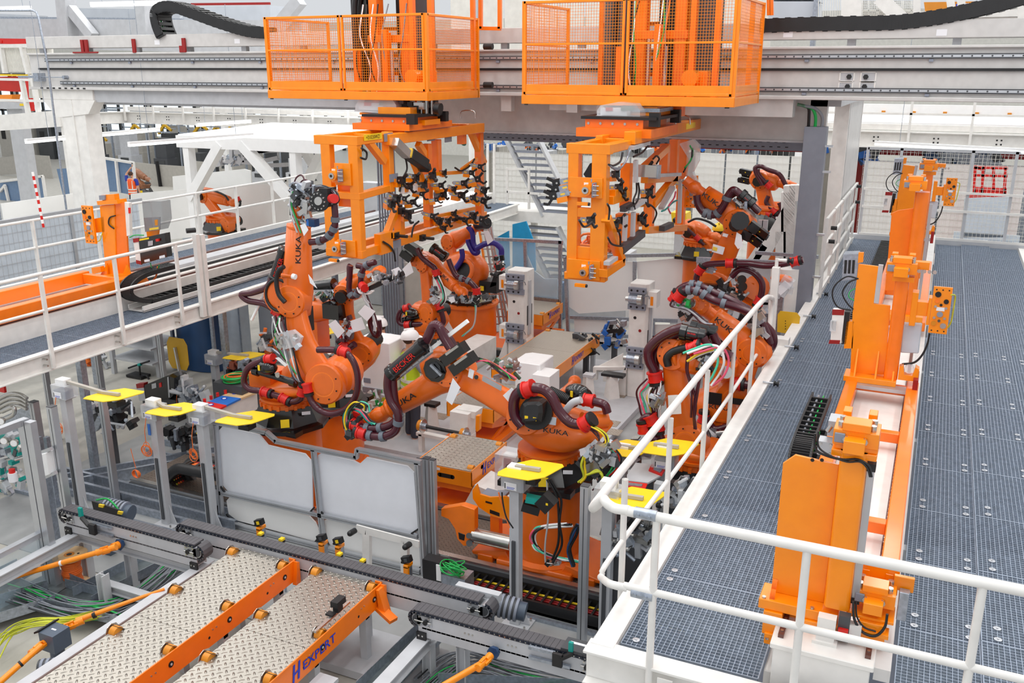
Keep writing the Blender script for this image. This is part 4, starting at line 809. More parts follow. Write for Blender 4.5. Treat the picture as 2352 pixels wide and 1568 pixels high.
def canister(t,a,b,Y,r,txt=None,m='black_gloss',flip=False,dy=0):
 p=at(a[0],a[1],Y);q=at(b[0],b[1],Y+dy);d=(q-p).normalized();L_=(q-p).length
 g=MB(m);g.lathe(p,d,[(r*.7,-.03),(r*1.15,-.02),(r*1.15,.05),(r,.06),(r,L_-.06),(r*1.15,L_-.05),(r*1.15,L_+.02),(r*.7,L_+.03)],16);o=g.build('hose_retractor',t)
 if txt:ruk((p+q)/2,d,r+.003,min(r*.95,(L_-.14)/4.6),o,txt,'logo_red',flip,1.1)
 return o
def bundle(t,P,Y,cols,r=.008,sp=.02,wob=.02):
 g=MB()
 for i,c in enumerate(cols):
  g.mat(c).tube([at(p[0],p[1],Y+(p[2] if len(p)>2 else 0))+V(((i-len(cols)/2)*sp+random.uniform(-wob,wob),random.uniform(-wob,wob),random.uniform(-wob,wob)*.5)) for p in P],r,6)
 return g.build('cable',t,'stuff')
def cluster(t,px,py,Y,w_,h_,n,name='tool_unit',mats=('steel','galv','black','dark_grey','light_grey'),s=.05,seed=1):
 rr=random.Random(seed);g=MB()
 for i in range(n):
  p=at(px+rr.uniform(-w_,w_),py+rr.uniform(-h_,h_),Y+rr.uniform(-.1,.12));g.mat(rr.choice(mats));k=rr.random()
  if k<.55:a=rr.uniform(0,3.1);g.ob(p,V((cos(a),0,sin(a)))*s*rr.uniform(.4,1.3),(0,s*rr.uniform(.4,1),0),V((-sin(a),0,cos(a)))*s*rr.uniform(.3,.9))
  elif k<.85:a=rr.uniform(0,3.1);d=V((cos(a),rr.uniform(-.6,.6),sin(a)))*s*rr.uniform(.6,1.6);g.cyl(p-d,p+d,s*rr.uniform(.15,.45),n=8)
  else:g.sph(p,s*.4,n=8,m=5)
 return g.build(name,t,'stuff')
RM='robot_orange'
def drum(t,c,r,z0,z1,top='galv',foot=False):
 x,y=c;g=MB(RM).lathe((x,y,0),(0,0,1),[(r*1.13,z0),(r*1.13,z0+.04),(r*.98,z0+.07),(r*.97,z1-.05),(r*1.06,z1-.045),(r*1.06,z1)],32);g.mat(top).cyl((x,y,z1),(x,y,z1+.012),r*1.06,n=32)
 for i in range(16):a=i*pi/8;g.mat('ink').cyl((x+cos(a)*r*.93,y+sin(a)*r*.93,z1+.012),(x+cos(a)*r*.93,y+sin(a)*r*.93,z1+.02),.012,n=6)
 g.build('pedestal',t)
 if foot:
  g=MB(RM)
  for sx in(-1,1):
   g.prism([(x+sx*r*.7,y-r*.9,z0-.02),(x+sx*r*1.9,y-r*.9,z0-.02),(x+sx*r*1.95,y-r*.9,z0+.02),(x+sx*r*.9,y-r*.9,z0+.12)],(0,r*1.8,0))
   g.bx(x+sx*r*1.5-.1,x+sx*r*1.5+.1,y-r*.95,y-r*.7,z0-.16,z0+.02)
  g.bx(x-r*1.1,x+r*1.1,y-r*1.05,y-r*.6,z0-.15,z0+.03);g.build('carriage',t,bevel=.01)
  text('KUKA',(x+r*.25,y-r*1.05-.002,z0-.06),(1,0,0),(0,0,1),.06,'ink',t,'lettering',1.5,.012)
def basecast(t,c,z,s):
 x,y=c;s_,s=s,s*1.1;g=MB('black_gloss');n=8
 g.loft([((x,y,z),(.50*s,0,0),(0,.50*s,0)),((x,y,z+.05*s),(.50*s,0,0),(0,.5*s,0)),((x,y,z+.07*s),(.42*s,0,0),(0,.42*s,0)),((x,y,z+.26*s),(.33*s,0,0),(0,.33*s,0))],8,2.2,False)
 for a in range(4):u=a*pi/2+pi/4;g.bx(x+cos(u)*.48*s-.07*s,x+cos(u)*.48*s+.07*s,y+sin(u)*.48*s-.07*s,y+sin(u)*.48*s+.07*s,z,z+.06*s)
 g.build('base',t)
 g=MB('yellow');v=perp_to_cam((x,y,z),(0,0,1));a=v.cross(V((0,0,1)));c=V((x,y,z+.14*s))+v*.425*s+a*.05*s;g.ob(c,a*.05*s,v*.004,V((0,0,.05*s)));g.mat('paper').ob(c-a*.25*s+V((0,0,.08*s))-v*.08*s,a*.05*s,v*.004,V((0,0,.02*s)));g.build('warning_label',t)
def arm(t,A,B_,sd,w0,w1,th,s,bow=0.,m=RM,name='lower_arm',hubs=(1,1)):
 """flat curved link from A to B_; sd is the joint axis"""
 A,B_,sd=V(A),V(B_),V(sd).normalized();d=(B_-A).normalized();n_=sd.cross(d);L_=(B_-A).length
 secs=[]
 for i in range(9):
  u=i/8;c=A.lerp(B_,u)+n_*bow*sin(pi*u);w_=w0+(w1-w0)*u-.03*s*sin(pi*u);secs.append((c,n_*w_/2,sd*th/2))
 g=MB(m).loft(secs,18,3.4)
 for P,w_,h in((A,w0,hubs[0]),(B_,w1,hubs[1])):
  if h:g.lathe(P-sd*th*.7,sd,[(w_*.3,-.01),(w_*.62,0),(w_*.66,.02),(w_*.66,th*1.4-.02),(w_*.62,th*1.4),(w_*.3,th*1.4+.01)],22)
  f_=P+sd*th*.7;g.mat('orange_deep').cyl(f_,f_+sd*.008,w_*.4,n=20).mat('ink')
  for i in range(8):q_=f_+(d*cos(i*pi/4)+n_*sin(i*pi/4))*w_*.5;g.cyl(q_,q_+sd*.01,.01,n=6)
  g.mat(m)
 return g.build(name,t)
def robot(label,base,z,J2,J3,J5,s=1.,sd=None,ped=None,foot=False,drumtop='galv',name_at=(.5,.06),flip=False,bow=0.,motors=True,wr=None,grp='six-axis robots in the cell',letter=True,w=1.,carousel=True,col=RM,bowl=True):
 """base: (x, y); z: underside of the black casting; J2/J3/J5 joint centres"""
 x,y=base;J2,J3,J5=V(J2),V(J3),V(J5)
 t=thing('industrial_robot',label,'robot',(x,y,(ped[1] if ped else z)),grp)
 if ped:drum(t,(x,y),ped[0],ped[1],z-.012,drumtop,foot)
 basecast(t,(x,y),z,s)
 zz=z+.26*s
 if carousel:
  g=MB('ink').cyl((x,y,zz),(x,y,zz+.02),.33*s,n=24).mat(col).lathe((x,y,zz+.02),(0,0,1),[(.34*s,0),(.34*s,.07*s),(.36*s,.09*s),(.36*s,.12*s)],28)
  for i in range(20):a=i*pi/10;g.ob((x+cos(a)*.345*s,y+sin(a)*.345*s,zz+.05*s),(.02*s*cos(a),.02*s*sin(a),0),(-.02*s*sin(a),.02*s*cos(a),0),(0,0,.03*s))
  hd=V((J2.x-x,J2.y-y,0));hd=hd.normalized() if hd.length>.02 else V((1,0,0));pn=V((-hd.y,hd.x,0));top=V((J2.x,J2.y,J2.z));b0=V((x,y,zz+.13*s))
  if bowl:g.loft([(b0,hd*.3*s,pn*.3*s),(b0+V((0,0,.08*s)),hd*.42*s,pn*.34*s),(b0.lerp(top,.45)+V((0,0,.05*s)),hd*.42*s,pn*.3*s),(b0.lerp(top,.8),hd*.3*s,pn*.24*s),(top,hd*.2*s,pn*.2*s)],20,2.6)
  g.build('carousel',t)
 d1=(J3-J2).normalized();d2=(J5-J3).normalized()
 if sd is None:
  sd=d1.cross(d2)
  sd=sd.normalized() if sd.length>.15 else V((0,-1,0))
  if sd.dot(CAM-J3)<0:sd=-sd
 sd=V(sd).normalized()
 g=MB('black').cyl(J2-sd*.3*s,J2+sd*.05*s,.13*s,n=14);g.build('motor',t)
 arm(t,J2+sd*.16*s,J3+sd*.1*s,sd,.34*s*w,.27*s*w,.16*s,s,bow,col)
 # elbow housing + forearm
 L5=(J5-J3).length;n2=sd.cross(d2);e=J3-d2*.24*s
 g=MB(col).loft([(e,n2*.12*s,sd*.12*s),(e+d2*.06*s,n2*.17*s,sd*.17*s),(J3+d2*.12*s,n2*.2*s,sd*.18*s),(J3+d2*.3*s,n2*.155*s*w,sd*.15*s*w),(J3+d2*(L5-.2*s),n2*.12*s*w,sd*.12*s*w),(J3+d2*(L5-.19*s),n2*.09*s,sd*.09*s)],22,2.3)
 a=J3+d2*(L5-.22*s);g.lathe(a,d2,[(.125*s*w,-.03*s),(.128*s*w,-.02*s),(.128*s*w,0),(.12*s*w,.005)],20);fo=g.build('forearm',t)
 if letter:
  u,h=name_at;pp=J3+d2*(.15*s+(L5-.3*s)*u);q_=max(0,min(1,((pp-J3).length-.3*s)/(L5-.5*s)));ruk(pp,d2,(.155-.035*q_)*s*w+.014,h*s,t,flip=flip)
 g=MB(col).cyl(J5-d2*.22*s,J5-d2*.1*s,.085*s,n=16).loft([(J5-d2*.12*s,n2*.07*s,sd*.09*s),(J5-d2*.05*s,n2*.1*s,sd*.12*s),(J5+d2*.03*s,n2*.09*s,sd*.12*s),(J5+d2*.07*s,n2*.05*s,sd*.09*s)],16,2.6);wd=V(wr).normalized() if wr else d2
 g.cyl(J5,J5+wd*.17*s,.09*s,.075*s,n=18).mat('steel').cyl(J5+wd*.17*s,J5+wd*.19*s,.07*s,n=18);g.build('wrist',t)
 if motors:
  g=MB('black_gloss');bk=J3-d2*.24*s
  for a,b in((.09,.07),(-.09,.07),(.0,-.1)):
   c=bk+n2*a*s+sd*b*s;g.ob(c-d2*.11*s,d2*.12*s,n2*.05*s,sd*.05*s);g.mat('dark_grey').cyl(c-d2*.23*s,c-d2*.25*s,.035*s,n=10).mat('yellow').ob(c-d2*.1*s+sd*.052*s,d2*.01*s,n2*.008*s,sd*.001).mat('black_gloss')
  g.cyl(J3+sd*.14*s+n2*.0,J3+sd*.3*s,.1*s,n=10);g.build('motor',t)
 return t
def balancer(t,a,b,Y):
 p,q=at(*a,Y),at(*b,Y);g=MB('black_gloss');d=(q-p).normalized();g.cyl(p,q,.045,n=12).cyl(p-d*.03,p+d*.05,.065,n=12).cyl(q-d*.05,q+d*.03,.065,n=12).sph(p.lerp(q,.35)+V((.02,-.05,.12)),.1,(1.5,1,.95));g.mat('steel').cyl(p.lerp(q,.7)+V((0,-.08,.08)),p.lerp(q,.7)+V((0,-.1,.08)),.035,n=12).mat('yellow').ob(p.lerp(q,.3)+V((0,-.152,.13)),(.015,0,0),(0,.004,0),(0,0,.035));g.build('counterbalance',t)
def spring_(t,a,b,Y,r=.055,n=14):
 p,q=at(*a,Y),at(*b,Y);d=(q-p).normalized();u,v=frame(d);L_=(q-p).length;g=MB('black').cyl(p,q,.02,n=8)
 g.tube([p+d*(L_*i/(n*10))+(u*cos(i*pi/5)+v*sin(i*pi/5))*r for i in range(n*10+1)],.011,5,1,False);g.build('coil_spring',t)
YA=9.2;bA=V((-7.52,YA,0));bB=V((-3.76,YA,0))
# ---- robot A, tall, left
zA=at(665,968,YA).z
A=robot('tall robot left of centre with its forearm pointing straight up',(bA.x,bA.y),zA,at(765,872,YA-.05),at(683,688,YA),at(687,478,YA+.02),1.0,sd=(.15,-1,.1),ped=(.43,.16),name_at=(.62,.082),bow=.1,w=1.18,motors=False,wr=(.2,-.3,1))
g=MB(RM);p=at(765,872,YA-.2);g.lathe(p,(-.2,1,0),[(.12,-.02),(.2,0),(.24,.05),(.25,.4),(.2,.45)],24);g.loft([(at(690,900,YA+.1),(.3,0,0),(0,.25,0)),(at(700,850,YA+.1),(.3,0,0),(0,.2,0)),(at(705,820,YA+.15),(.2,0,0),(0,.15,0))],16,3);g.bx(bA.x-.45,bA.x-.1,YA-.2,YA+.2,at(640,892,YA).z,at(640,852,YA).z);g.build('carousel',A)
g=MB(RM);g.lathe(at(644,680,YA-.1),(.15,-1,.1),[(.1,-.3),(.22,-.25),(.24,0),(.22,.03),(.1,.04)],26);g.loft([(at(648,680,YA-.02),(0,.1,0),(0,0,.22)),(at(690,690,YA),(0,.12,0),(0,0,.2))],14,3);g.build('elbow_hub',A)
g=MB('ink');ring(g,at(640,678,YA-.16),(0,-1,.1),.2,.02,24,6);g.build('seal_ring',A)
g=MB('black').ob(at(698,735,YA+.05),(.09,0,.02),(0,.09,0),(0,0,.16)).mat('white').cyl(at(672,634,YA-.2),at(679,636,YA-.2),.035);g.mat(RM).cyl(at(648,632,YA-.15),at(672,635,YA-.15),.03);g.build('motor',A)
g=MB('white');g.cyl(at(578,735,YA-.1),at(662,556,YA+.1),.018);g.build('guide_rod',A)
canister(A,(629,642),(653,574),YA-.05,.07,'BECKER',flip=False)
hose(A,[(625,640),(612,660),(580,672),(555,676),(570,690),(605,697),(628,710),(640,722)],YA-.1,rings=(.97,))
hose(A,[(768,470),(770,500),(767,525),(752,545),(735,553),(712,556)],YA-.05,clips=(.25,.42,.55,.8))
g=MB('black');g.tube([at(x,y,YA-.28) for x,y in((652,612),(640,622),(635,645),(640,675),(655,694))],.03,8);g.build('hose',A)
hose(A,[(628,823),(600,828),(570,845),(560,875),(572,893),(600,898),(640,910),(668,922),(690,915),(696,890)],YA-.35,rings=(.04,.6,.72,.97))
hose(A,[(705,885),(715,920),(735,942),(765,950),(800,935),(820,900),(820,855),(805,820),(780,805),(730,803)],YA-.38,rings=(.03,.86))
bundle(A,[(641,728),(648,755),(660,790),(672,830),(682,865),(690,880)],YA-.32,('white','hose','cable_grey','white','hose','black'),.012,.03)
bundle(A,[(638,725),(632,760),(640,800),(680,860)],YA-.33,('light_grey','hose','green'),.007,.03)
g=MB('clear');S(g,[(640,765),(672,758),(692,775),(685,795),(650,803)],YA-.36,.05);g.build('junction_cover',A);cluster(A,662,782,YA-.33,26,18,26,'junction_block',s=.035,seed=3,mats=('frost','light_grey','steel'))
cluster(A,697,457,YA-.05,24,32,70,s=.055,seed=5);cluster(A,690,495,YA-.05,16,20,20,s=.04,seed=6,mats=('frost','steel','cable_grey'))
g=MB('black');c=at(733,462,YA-.2);g.lathe(c,(.2,-1,.2),[(.05,-.05),(.12,-.04),(.125,0),(.05,.01)],20);
for i in range(12):g.mat('steel').cyl(c+V((cos(i*pi/6)*.095,-.01,sin(i*pi/6)*.095)),c+V((cos(i*pi/6)*.095,-.03,sin(i*pi/6)*.095)),.01,n=6)
g.lathe(c,(.2,-1,.2),[(.02,.0),(.055,.01),(.05,.03),(.02,.035)],16).mat('black').ob(at(752,452,YA-.1),(.06,0,0),(0,.08,0),(0,0,.11)).mat('red').cyl(at(762,456,YA-.15),at(768,456,YA-.25),.055);g.build('tool_changer',A)
g=MB('blue').bx(*[sorted((at(717,500,YA).x,at(722,500,YA).x))[i] for i in(0,1)],YA-.12,YA-.02,at(720,515,YA).z,at(720,500,YA).z).mat('deep_blue').bx(at(722,500,YA).x,at(735,500,YA).x,YA-.12,YA-.02,at(720,517,YA).z,at(720,500,YA).z);g.build('valve_block',A)
bundle(A,[(715,430),(740,428),(765,440),(775,455),(768,468)],YA-.1,('hose','cable_grey','hose','black'),.012,.015);bundle(A,[(675,428),(680,408),(695,405),(708,425)],YA,('hose',),.01);bundle(A,[(682,430),(700,412),(712,418),(716,440)],YA,('hose',),.009)
bundle(A,[(672,440),(668,470),(675,500),(688,535)],YA-.12,('frost','light_grey','green'),.01,.02)
balancer(A,(588,851),(676,878),YA-.3);paperhang(A,[(689,517),(700,513),(708,528),(698,542)],YA-.22);paperhang(A,[(632,822),(640,820),(660,838),(655,842)],YA-.4)
# ---- robot B, front centre
zB=at(1262,1096,YA).z
Bq=robot('front centre robot reaching left with a long level arm and stooping forearm',(bB.x,bB.y),zB,at(1225,948,YA-.1),at(1045,852,YA-.1),at(868,955,YA-.25),1.0,sd=(0,-1,.25),ped=(.43,.28),foot=True,drumtop='dark_grey',name_at=(.62,.09),flip=True,motors=False,w=1.05,wr=(-.6,-.2,-.4),bowl=False)
g=MB(RM);g.loft([(at(1280,1015,YA),(.3,0,0),(0,.28,0)),(at(1283,995,YA),(.5,0,0),(0,.34,0)),(at(1290,962,YA),(.6,0,0),(0,.34,0)),(at(1245,935,YA),(.3,0,0),(0,.25,0)),(at(1235,905,YA),(.15,0,0),(0,.18,0))],24,2.6);g.lathe(at(1235,945,YA-.28),(.1,-1,.35),[(.2,-.1),(.27,-.05),(.28,.0),(.25,.03),(.2,.035)],28).mat('ink').lathe(at(1232,948,YA-.36),(.1,-1,.35),[(.05,-.02),(.19,-.02),(.19,.03),(.05,.035)],24);g.mat(RM).cyl(at(1340,970,YA-.2),at(1392,962,YA),.12,.1);g.build('carousel',Bq)
g=MB('black');c=at(1222,948,YA-.5);g.loft([(c+V((0,.15,0)),(.12,0,.02),(0,.02,.12)),(c,(.13,0,.02),(0,.02,.13)),(c+V((0,-.03,.01)),(.09,0,.02),(0,.02,.09))],10,4,False);g.mat('yellow').ob(c+V((-.05,-.04,-.05)),(.02,0,0),(0,.003,0),(0,0,.02)).ob(c+V((.05,-.04,-.05)),(.02,0,0),(0,.003,0),(0,0,.02));g.build('motor',Bq)
text('KUKA',at(1277,991,YA-.39),(1,.0,.0),(0,.3,1),.055,'ink',Bq,'lettering',1.5,.014)
g=MB('alu').ob(at(1267,966,YA-.37),(.055,0,0),(0,.004,.001),(0,.01,.04)).ob(at(1130,880,YA-.33),(.12,0,-.045),(0,.004,0),(.005,0,.03));g.mat('paper').ob(at(1082,858,YA-.33),(.03,0,-.01),(0,.004,0),(.01,0,.05)).mat('ink').cyl(at(1094,866,YA-.3),at(1094,866,YA-.32),.025);g.build('label_plate',Bq)
g=MB('black_gloss')
for(a,b,c,d) in((1022,828,1068,795),(1042,850,1088,818)):p,q_=at(a,b,YA-.3),at(c,d,YA-.3);g.bar(p,q_,.14,.13).mat('steel').bar(p.lerp(q_,.2)+V((0,-.07,.06)),p.lerp(q_,.8)+V((0,-.07,.06)),.02,.03).mat('black_gloss')
c=at(998,850,YA-.35);g.cyl(c+V((0,.2,0)),c,.15,n=10).cyl(c,c+V((0,-.03,.01)),.1,n=10).mat('yellow').ob(c+V((-.06,-.032,-.05)),(.012,0,0),(0,.002,0),(0,0,.012)).mat('galv').bar(c+V((-.02,-.05,.08)),c+V((.12,-.05,-.03)),.03,.03);g.build('motor',Bq)
g=MB(RM);c=at(1018,842,YA-.15);g.sph(c,.26,(1.15,.8,.95),18,10);g.build('elbow_cover',Bq)
canister(Bq,(900,856),(972,794),YA-.5,.088,'BECKER')
g=MB('white').bar(at(918,857,YA-.45),at(1074,737,YA-.3),.045,.05,(0,1,0));g.mat('galv').bar(at(905,868,YA-.4),at(988,803,YA-.4),.1,.04,(0,1,0));
for i in range(6):p=at(912+i*14,862-i*11,YA-.46);g.mat('light_grey').ob(p,(.04,0,.03),(0,.03,0),(-.02,0,.03)).mat('steel').cyl(p,p+V((0,-.05,0)),.012,n=6)
g.build('slide_rail',Bq)
hose(Bq,[(972,796),(985,770),(995,748),(1008,750),(1020,775),(1035,800)],YA-.42,.055);hose(Bq,[(975,790),(990,758),(1002,750),(1025,770),(1045,800)],YA-.25,.055)
hose(Bq,[(892,858),(890,890),(897,920),(912,945),(915,970),(905,992),(880,1002),(850,1000),(825,993)],YA-.55,.05,clips=(.5,.75,.88),rings=(.98,))
hose(Bq,[(903,855),(904,890),(908,925),(916,950),(900,973),(870,983),(840,982),(815,975)],YA-.5,.048,clips=(.45,.7,.85),rings=(.98,))
hose(Bq,[(1215,893),(1190,902),(1180,925),(1183,955),(1200,978)],YA-.42,.062,rings=(.02,))
hose(Bq,[(1225,890),(1250,895),(1270,915),(1285,945),(1310,970),(1338,974),(1352,968)],YA-.45,.058,rings=(.95,))
hose(Bq,[(1395,948),(1388,930),(1365,922),(1343,917)],YA-.1,.05,rings=(.9,));hose(Bq,[(1335,918),(1315,925),(1298,945)],YA-.3,.042,'light_grey')
spring_(Bq,(1262,898),(1308,920),YA-.15);balancer(Bq,(1312,925),(1350,908),YA)
cluster(Bq,812,975,YA-.45,16,26,26,s=.05,seed=8,mats=('black','dark_grey','red','steel'))
bundle(Bq,[(800,985),(795,960),(805,940),(830,945),(850,965),(862,975)],YA-.5,('black','teal','mint','pink','black'),.014,.02);bundle(Bq,[(845,945),(840,930),(820,925),(805,945),(800,975),(812,1002)],YA-.52,('yellow','black','black','mint'),.012,.02)
bundle(Bq,[(1352,975),(1378,990),(1392,1005),(1393,1020),(1370,1025)],YA-.5,('hose','yellow','hose','cable_yellow'),.01,.012);bundle(Bq,[(1352,978),(1368,995),(1378,1010),(1372,1025)],YA-.45,('hose','hose'),.01,.012)
cluster(Bq,1385,1040,YA-.5,32,22,46,s=.055,seed=9,mats=('light_grey','steel','galv','frost','dark_grey'));cluster(Bq,1375,1080,YA-.3,35,25,30,s=.07,seed=10,mats=('black','dark_grey','black','steel'))
bundle(Bq,[(1410,1030),(1420,1050),(1418,1075),(1400,1095)],YA-.5,('green','mint','red','black'),.01,.02);bundle(Bq,[(1405,1050),(1418,1060),(1400,1100),(1370,1125)],YA-.4,('hose','mint','light_grey','cable_orange','hose'),.01,.02)
bundle(Bq,[(1345,1050),(1340,1070),(1342,1095),(1330,1110)],YA-.55,('cable_yellow','yellow'),.014,.01);bundle(Bq,[(1350,1090),(1370,1080),(1385,1090),(1388,1105)],YA-.6,('cable_yellow','cable_yellow'),.014,.01)
paperhang(Bq,[(1040,868),(1057,890),(1038,930),(1024,918)],YA-.45);paperhang(Bq,[(1175,890),(1190,905),(1170,925),(1155,908)],YA-.35)
bundle(Bq,[(1090,830),(1105,825),(1130,835),(1160,855),(1180,870)],YA-.2,('hose','black','green','hose','copper','pink'),.009,.02);cluster(Bq,1160,848,YA+.1,35,18,22,'terminal_block',s=.055,seed=12,mats=('copper','galv','light_grey','pcb','steel'))
# ---- robot C, behind A
YC=10.9;zC=at(770,925,YC).z
Cq=robot('robot behind the tall one, its wrist raised to the right beside the workers',(at(770,925,YC).x,YC),zC,at(845,795,YC+.2),at(802,665,YC),at(872,625,YC),.95,ped=(.42,0),name_at=(.5,.05),letter=False,bow=.12,wr=(.3,-.8,0),w=.95)
g=MB(RM);g.loft([(at(705,715,YC),(0,.15,0),(0,0,.2)),(at(745,712,YC),(0,.15,0),(0,0,.16)),(at(790,712,YC),(0,.1,0),(0,0,.1))],14,3);g.bx(at(718,760,YC).x,at(738,760,YC).x,YC-.1,YC+.2,at(730,800,YC).z,at(730,735,YC).z);g.build('side_arm',Cq)
g=MB('black_gloss').ob(at(768,713,YC-.2),(.14,0,0),(0,.1,0),(0,0,.11)).cyl(at(720,658,YC-.1),at(765,652,YC-.1),.075).cyl(at(765,652,YC-.1),at(767,652,YC-.1),.09);g.build('motor',Cq)
g=MB('alu').bar(at(712,668,YC-.15),at(818,665,YC-.15),.03,.03,(0,1,0));g.build('slide_rail',Cq);cluster(Cq,740,677,YC-.15,28,8,18,'slide_unit',s=.04,seed=15,mats=('galv','steel','pcb'))
hose(Cq,[(768,652),(778,665),(775,680),(765,683)],YC-.15,.05);hose(Cq,[(780,668),(790,655),(802,640),(803,615),(805,610)],YC-.1,.045);hose(Cq,[(805,610),(803,640),(802,665),(808,680),(820,675),(828,655),(830,630),(840,610),(862,602)],YC-.25,.042,clips=(.35,.5,.75,.9));hose(Cq,[(820,610),(838,612),(850,605),(858,602)],YC-.2,.042,clips=(.5,))
g=MB('steel').bar(at(845,655,YC-.35),at(888,632,YC-.35),.04,.04);g.mat('black').bar(at(850,662,YC-.3),at(925,628,YC-.3),.09,.06).mat('red').cyl(at(832,655,YC-.3),at(838,662,YC-.4),.06);g.build('gun_arm',Cq);cluster(Cq,885,640,YC-.35,38,10,40,s=.04,seed=16)
bundle(Cq,[(835,665),(840,685),(850,700),(860,730),(865,760)],YC-.35,('light_grey','white','light_grey','hose'),.012,.02);bundle(Cq,[(826,660),(830,672),(845,675),(858,668)],YC-.35,('white','white'),.012,.02)
hose(Cq,[(815,790),(798,800),(788,790),(776,780)],YC-.2,.05,rings=(.6,));hose(Cq,[(870,735),(872,755),(868,770),(858,765),(850,740),(858,725)],YC+.2,.04)
cluster(Cq,795,755,YC-.25,12,28,30,'valve_unit',s=.04,seed=17,mats=('galv','steel','hose','red','frost'))
paperhang(Cq,[(838,700),(862,715),(843,738),(822,718)],YC-.4);paperhang(Cq,[(770,734),(792,760),(776,777),(754,745)],YC-.4);paperhang(Cq,[(802,738),(830,728),(840,755),(812,763)],YC-.3);paperhang(Cq,[(898,620),(915,613),(922,622),(908,634)],YC-.4);paperhang(Cq,[(708,630),(716,640),(728,662),(712,650)],YA-.1)
# ---- robot D, back centre
YD=14.6;zD=at(990,800,YD).z
Dq=robot('back centre robot bowed over, in front of the drum robot',(at(985,800,YD).x,YD),zD,at(1000,715,YD-.1),at(985,605,YD),at(1062,672,YD-.3),.95,ped=(.4,0),name_at=(.55,.08),motors=False,wr=(.5,-.3,-.7),w=.95)
g=MB('black_gloss')
for(a,b,c,d) in((925,578,948,596),(935,560,965,580)):g.bar(at(a,b,YD-.2),at(c,d,YD-.2),.16,.14)
g.mat(RM).bar(at(948,590,YD),at(985,600,YD),.28,.26);g.build('motor',Dq)
canister(Dq,(995,570),(1022,590),YD-.2,.09,'BECKER',flip=False)
hose(Dq,[(958,570),(968,590),(985,605),(998,615),(1002,628)],YD-.3,.05,rings=(.97,));hose(Dq,[(1030,595),(1038,615),(1050,635),(1075,645),(1092,660),(1095,672)],YD-.2,.05,clips=(.5,.6),rings=(.97,))
hose(Dq,[(942,705),(920,715),(915,735),(925,745),(950,745),(985,742),(1005,735)],YD-.3,.05,rings=(.05,.6));hose(Dq,[(1008,700),(1015,720),(1018,740),(1005,755)],YD-.3,.05,rings=(.05,))
bundle(Dq,[(1003,632),(1015,660),(1020,685),(1010,702)],YD-.35,('white','pink','mint','black','white'),.013,.03);cluster(Dq,995,675,YD-.3,12,18,22,'junction_block',s=.05,seed=21);balancer(Dq,(930,735),(975,722),YD-.25)
cluster(Dq,1075,687,YD-.35,42,8,44,s=.05,seed=22,mats=('galv','black','steel','dark_grey'));paperhang(Dq,[(1030,683),(1042,680),(1046,692),(1036,696)],YD-.5);paperhang(Dq,[(942,600),(950,625),(932,636),(924,618)],YD-.5);paperhang(Dq,[(1030,738),(1045,765),(1015,760)],YD-.1)
g=MB(RM).loft([(at(930,735,YD),(0,.1,0),(0,0,.12)),(at(960,715,YD),(0,.25,0),(0,0,.2)),(at(1010,725,YD),(0,.25,0),(0,0,.2))],14,3);g.build('carousel',Dq)
# ---- robot E, on the big drum at the back
YE=17.2;cE=at(1078,680,YE);zE=at(1078,690,YE).z
Eq=robot('robot on a tall orange drum at the back with blue hoses',(cE.x,YE),zE,at(1050,625,YE-.1),at(1040,555,YE),at(1100,520,YE-.1),.98,ped=(.6,.2),foot=True,motors=False,letter=False,drumtop=RM,wr=(1,-.2,-.2))
g=MB(RM).sph(at(1070,620,YE-.2),.42,(1.25,.9,1.0),20,12).mat('ink').lathe(at(1065,622,YE-.55),(-.2,-1,.3),[(.1,-.02),(.2,0),(.2,.04),(.05,.05)],20);g.mat(RM);ring(g,at(1065,622,YE-.6),(-.2,-1,.3),.22,.05,24,8);g.build('carousel',Eq)
g=MB('black').cyl(at(1098,515,YE-.2),at(1118,512,YE-.4),.12).ob(at(1130,655,YE-.2),(.2,0,0),(0,.2,0),(0,0,.12)).mat('yellow').ob(at(1107,662,YE-.45),(.04,0,0),(0,.004,0),(0,0,.05));g.build('motor',Eq)
hose(Eq,[(1075,520),(1085,535),(1088,560),(1098,578),(1088,580),(1077,560),(1075,550)],YE-.35,.055,'hose_blue');hose(Eq,[(1060,572),(1062,590),(1055,605),(1045,618)],YE-.6,.055,'hose_blue');hose(Eq,[(1095,570),(1115,560),(1135,558),(1150,570),(1152,585)],YE-.4,.06,'hose_blue')
cluster(Eq,1145,612,YE-.35,10,22,26,s=.06,seed=25,mats=('black','steel','red','dark_grey'));g=MB('black').prism([at(1133,635,YE-.4),at(1143,628,YE-.4),at(1140,655,YE-.4),at(1125,660,YE-.4)],(0,.2,0));g.build('gun_arm',Eq);paperhang(Eq,[(1110,530),(1122,530),(1133,552),(1120,562)],YE-.8)
bundle(Eq,[(1093,690),(1093,720),(1088,750),(1062,772)],YE-.8,('mint','light_grey'),.016,.02)
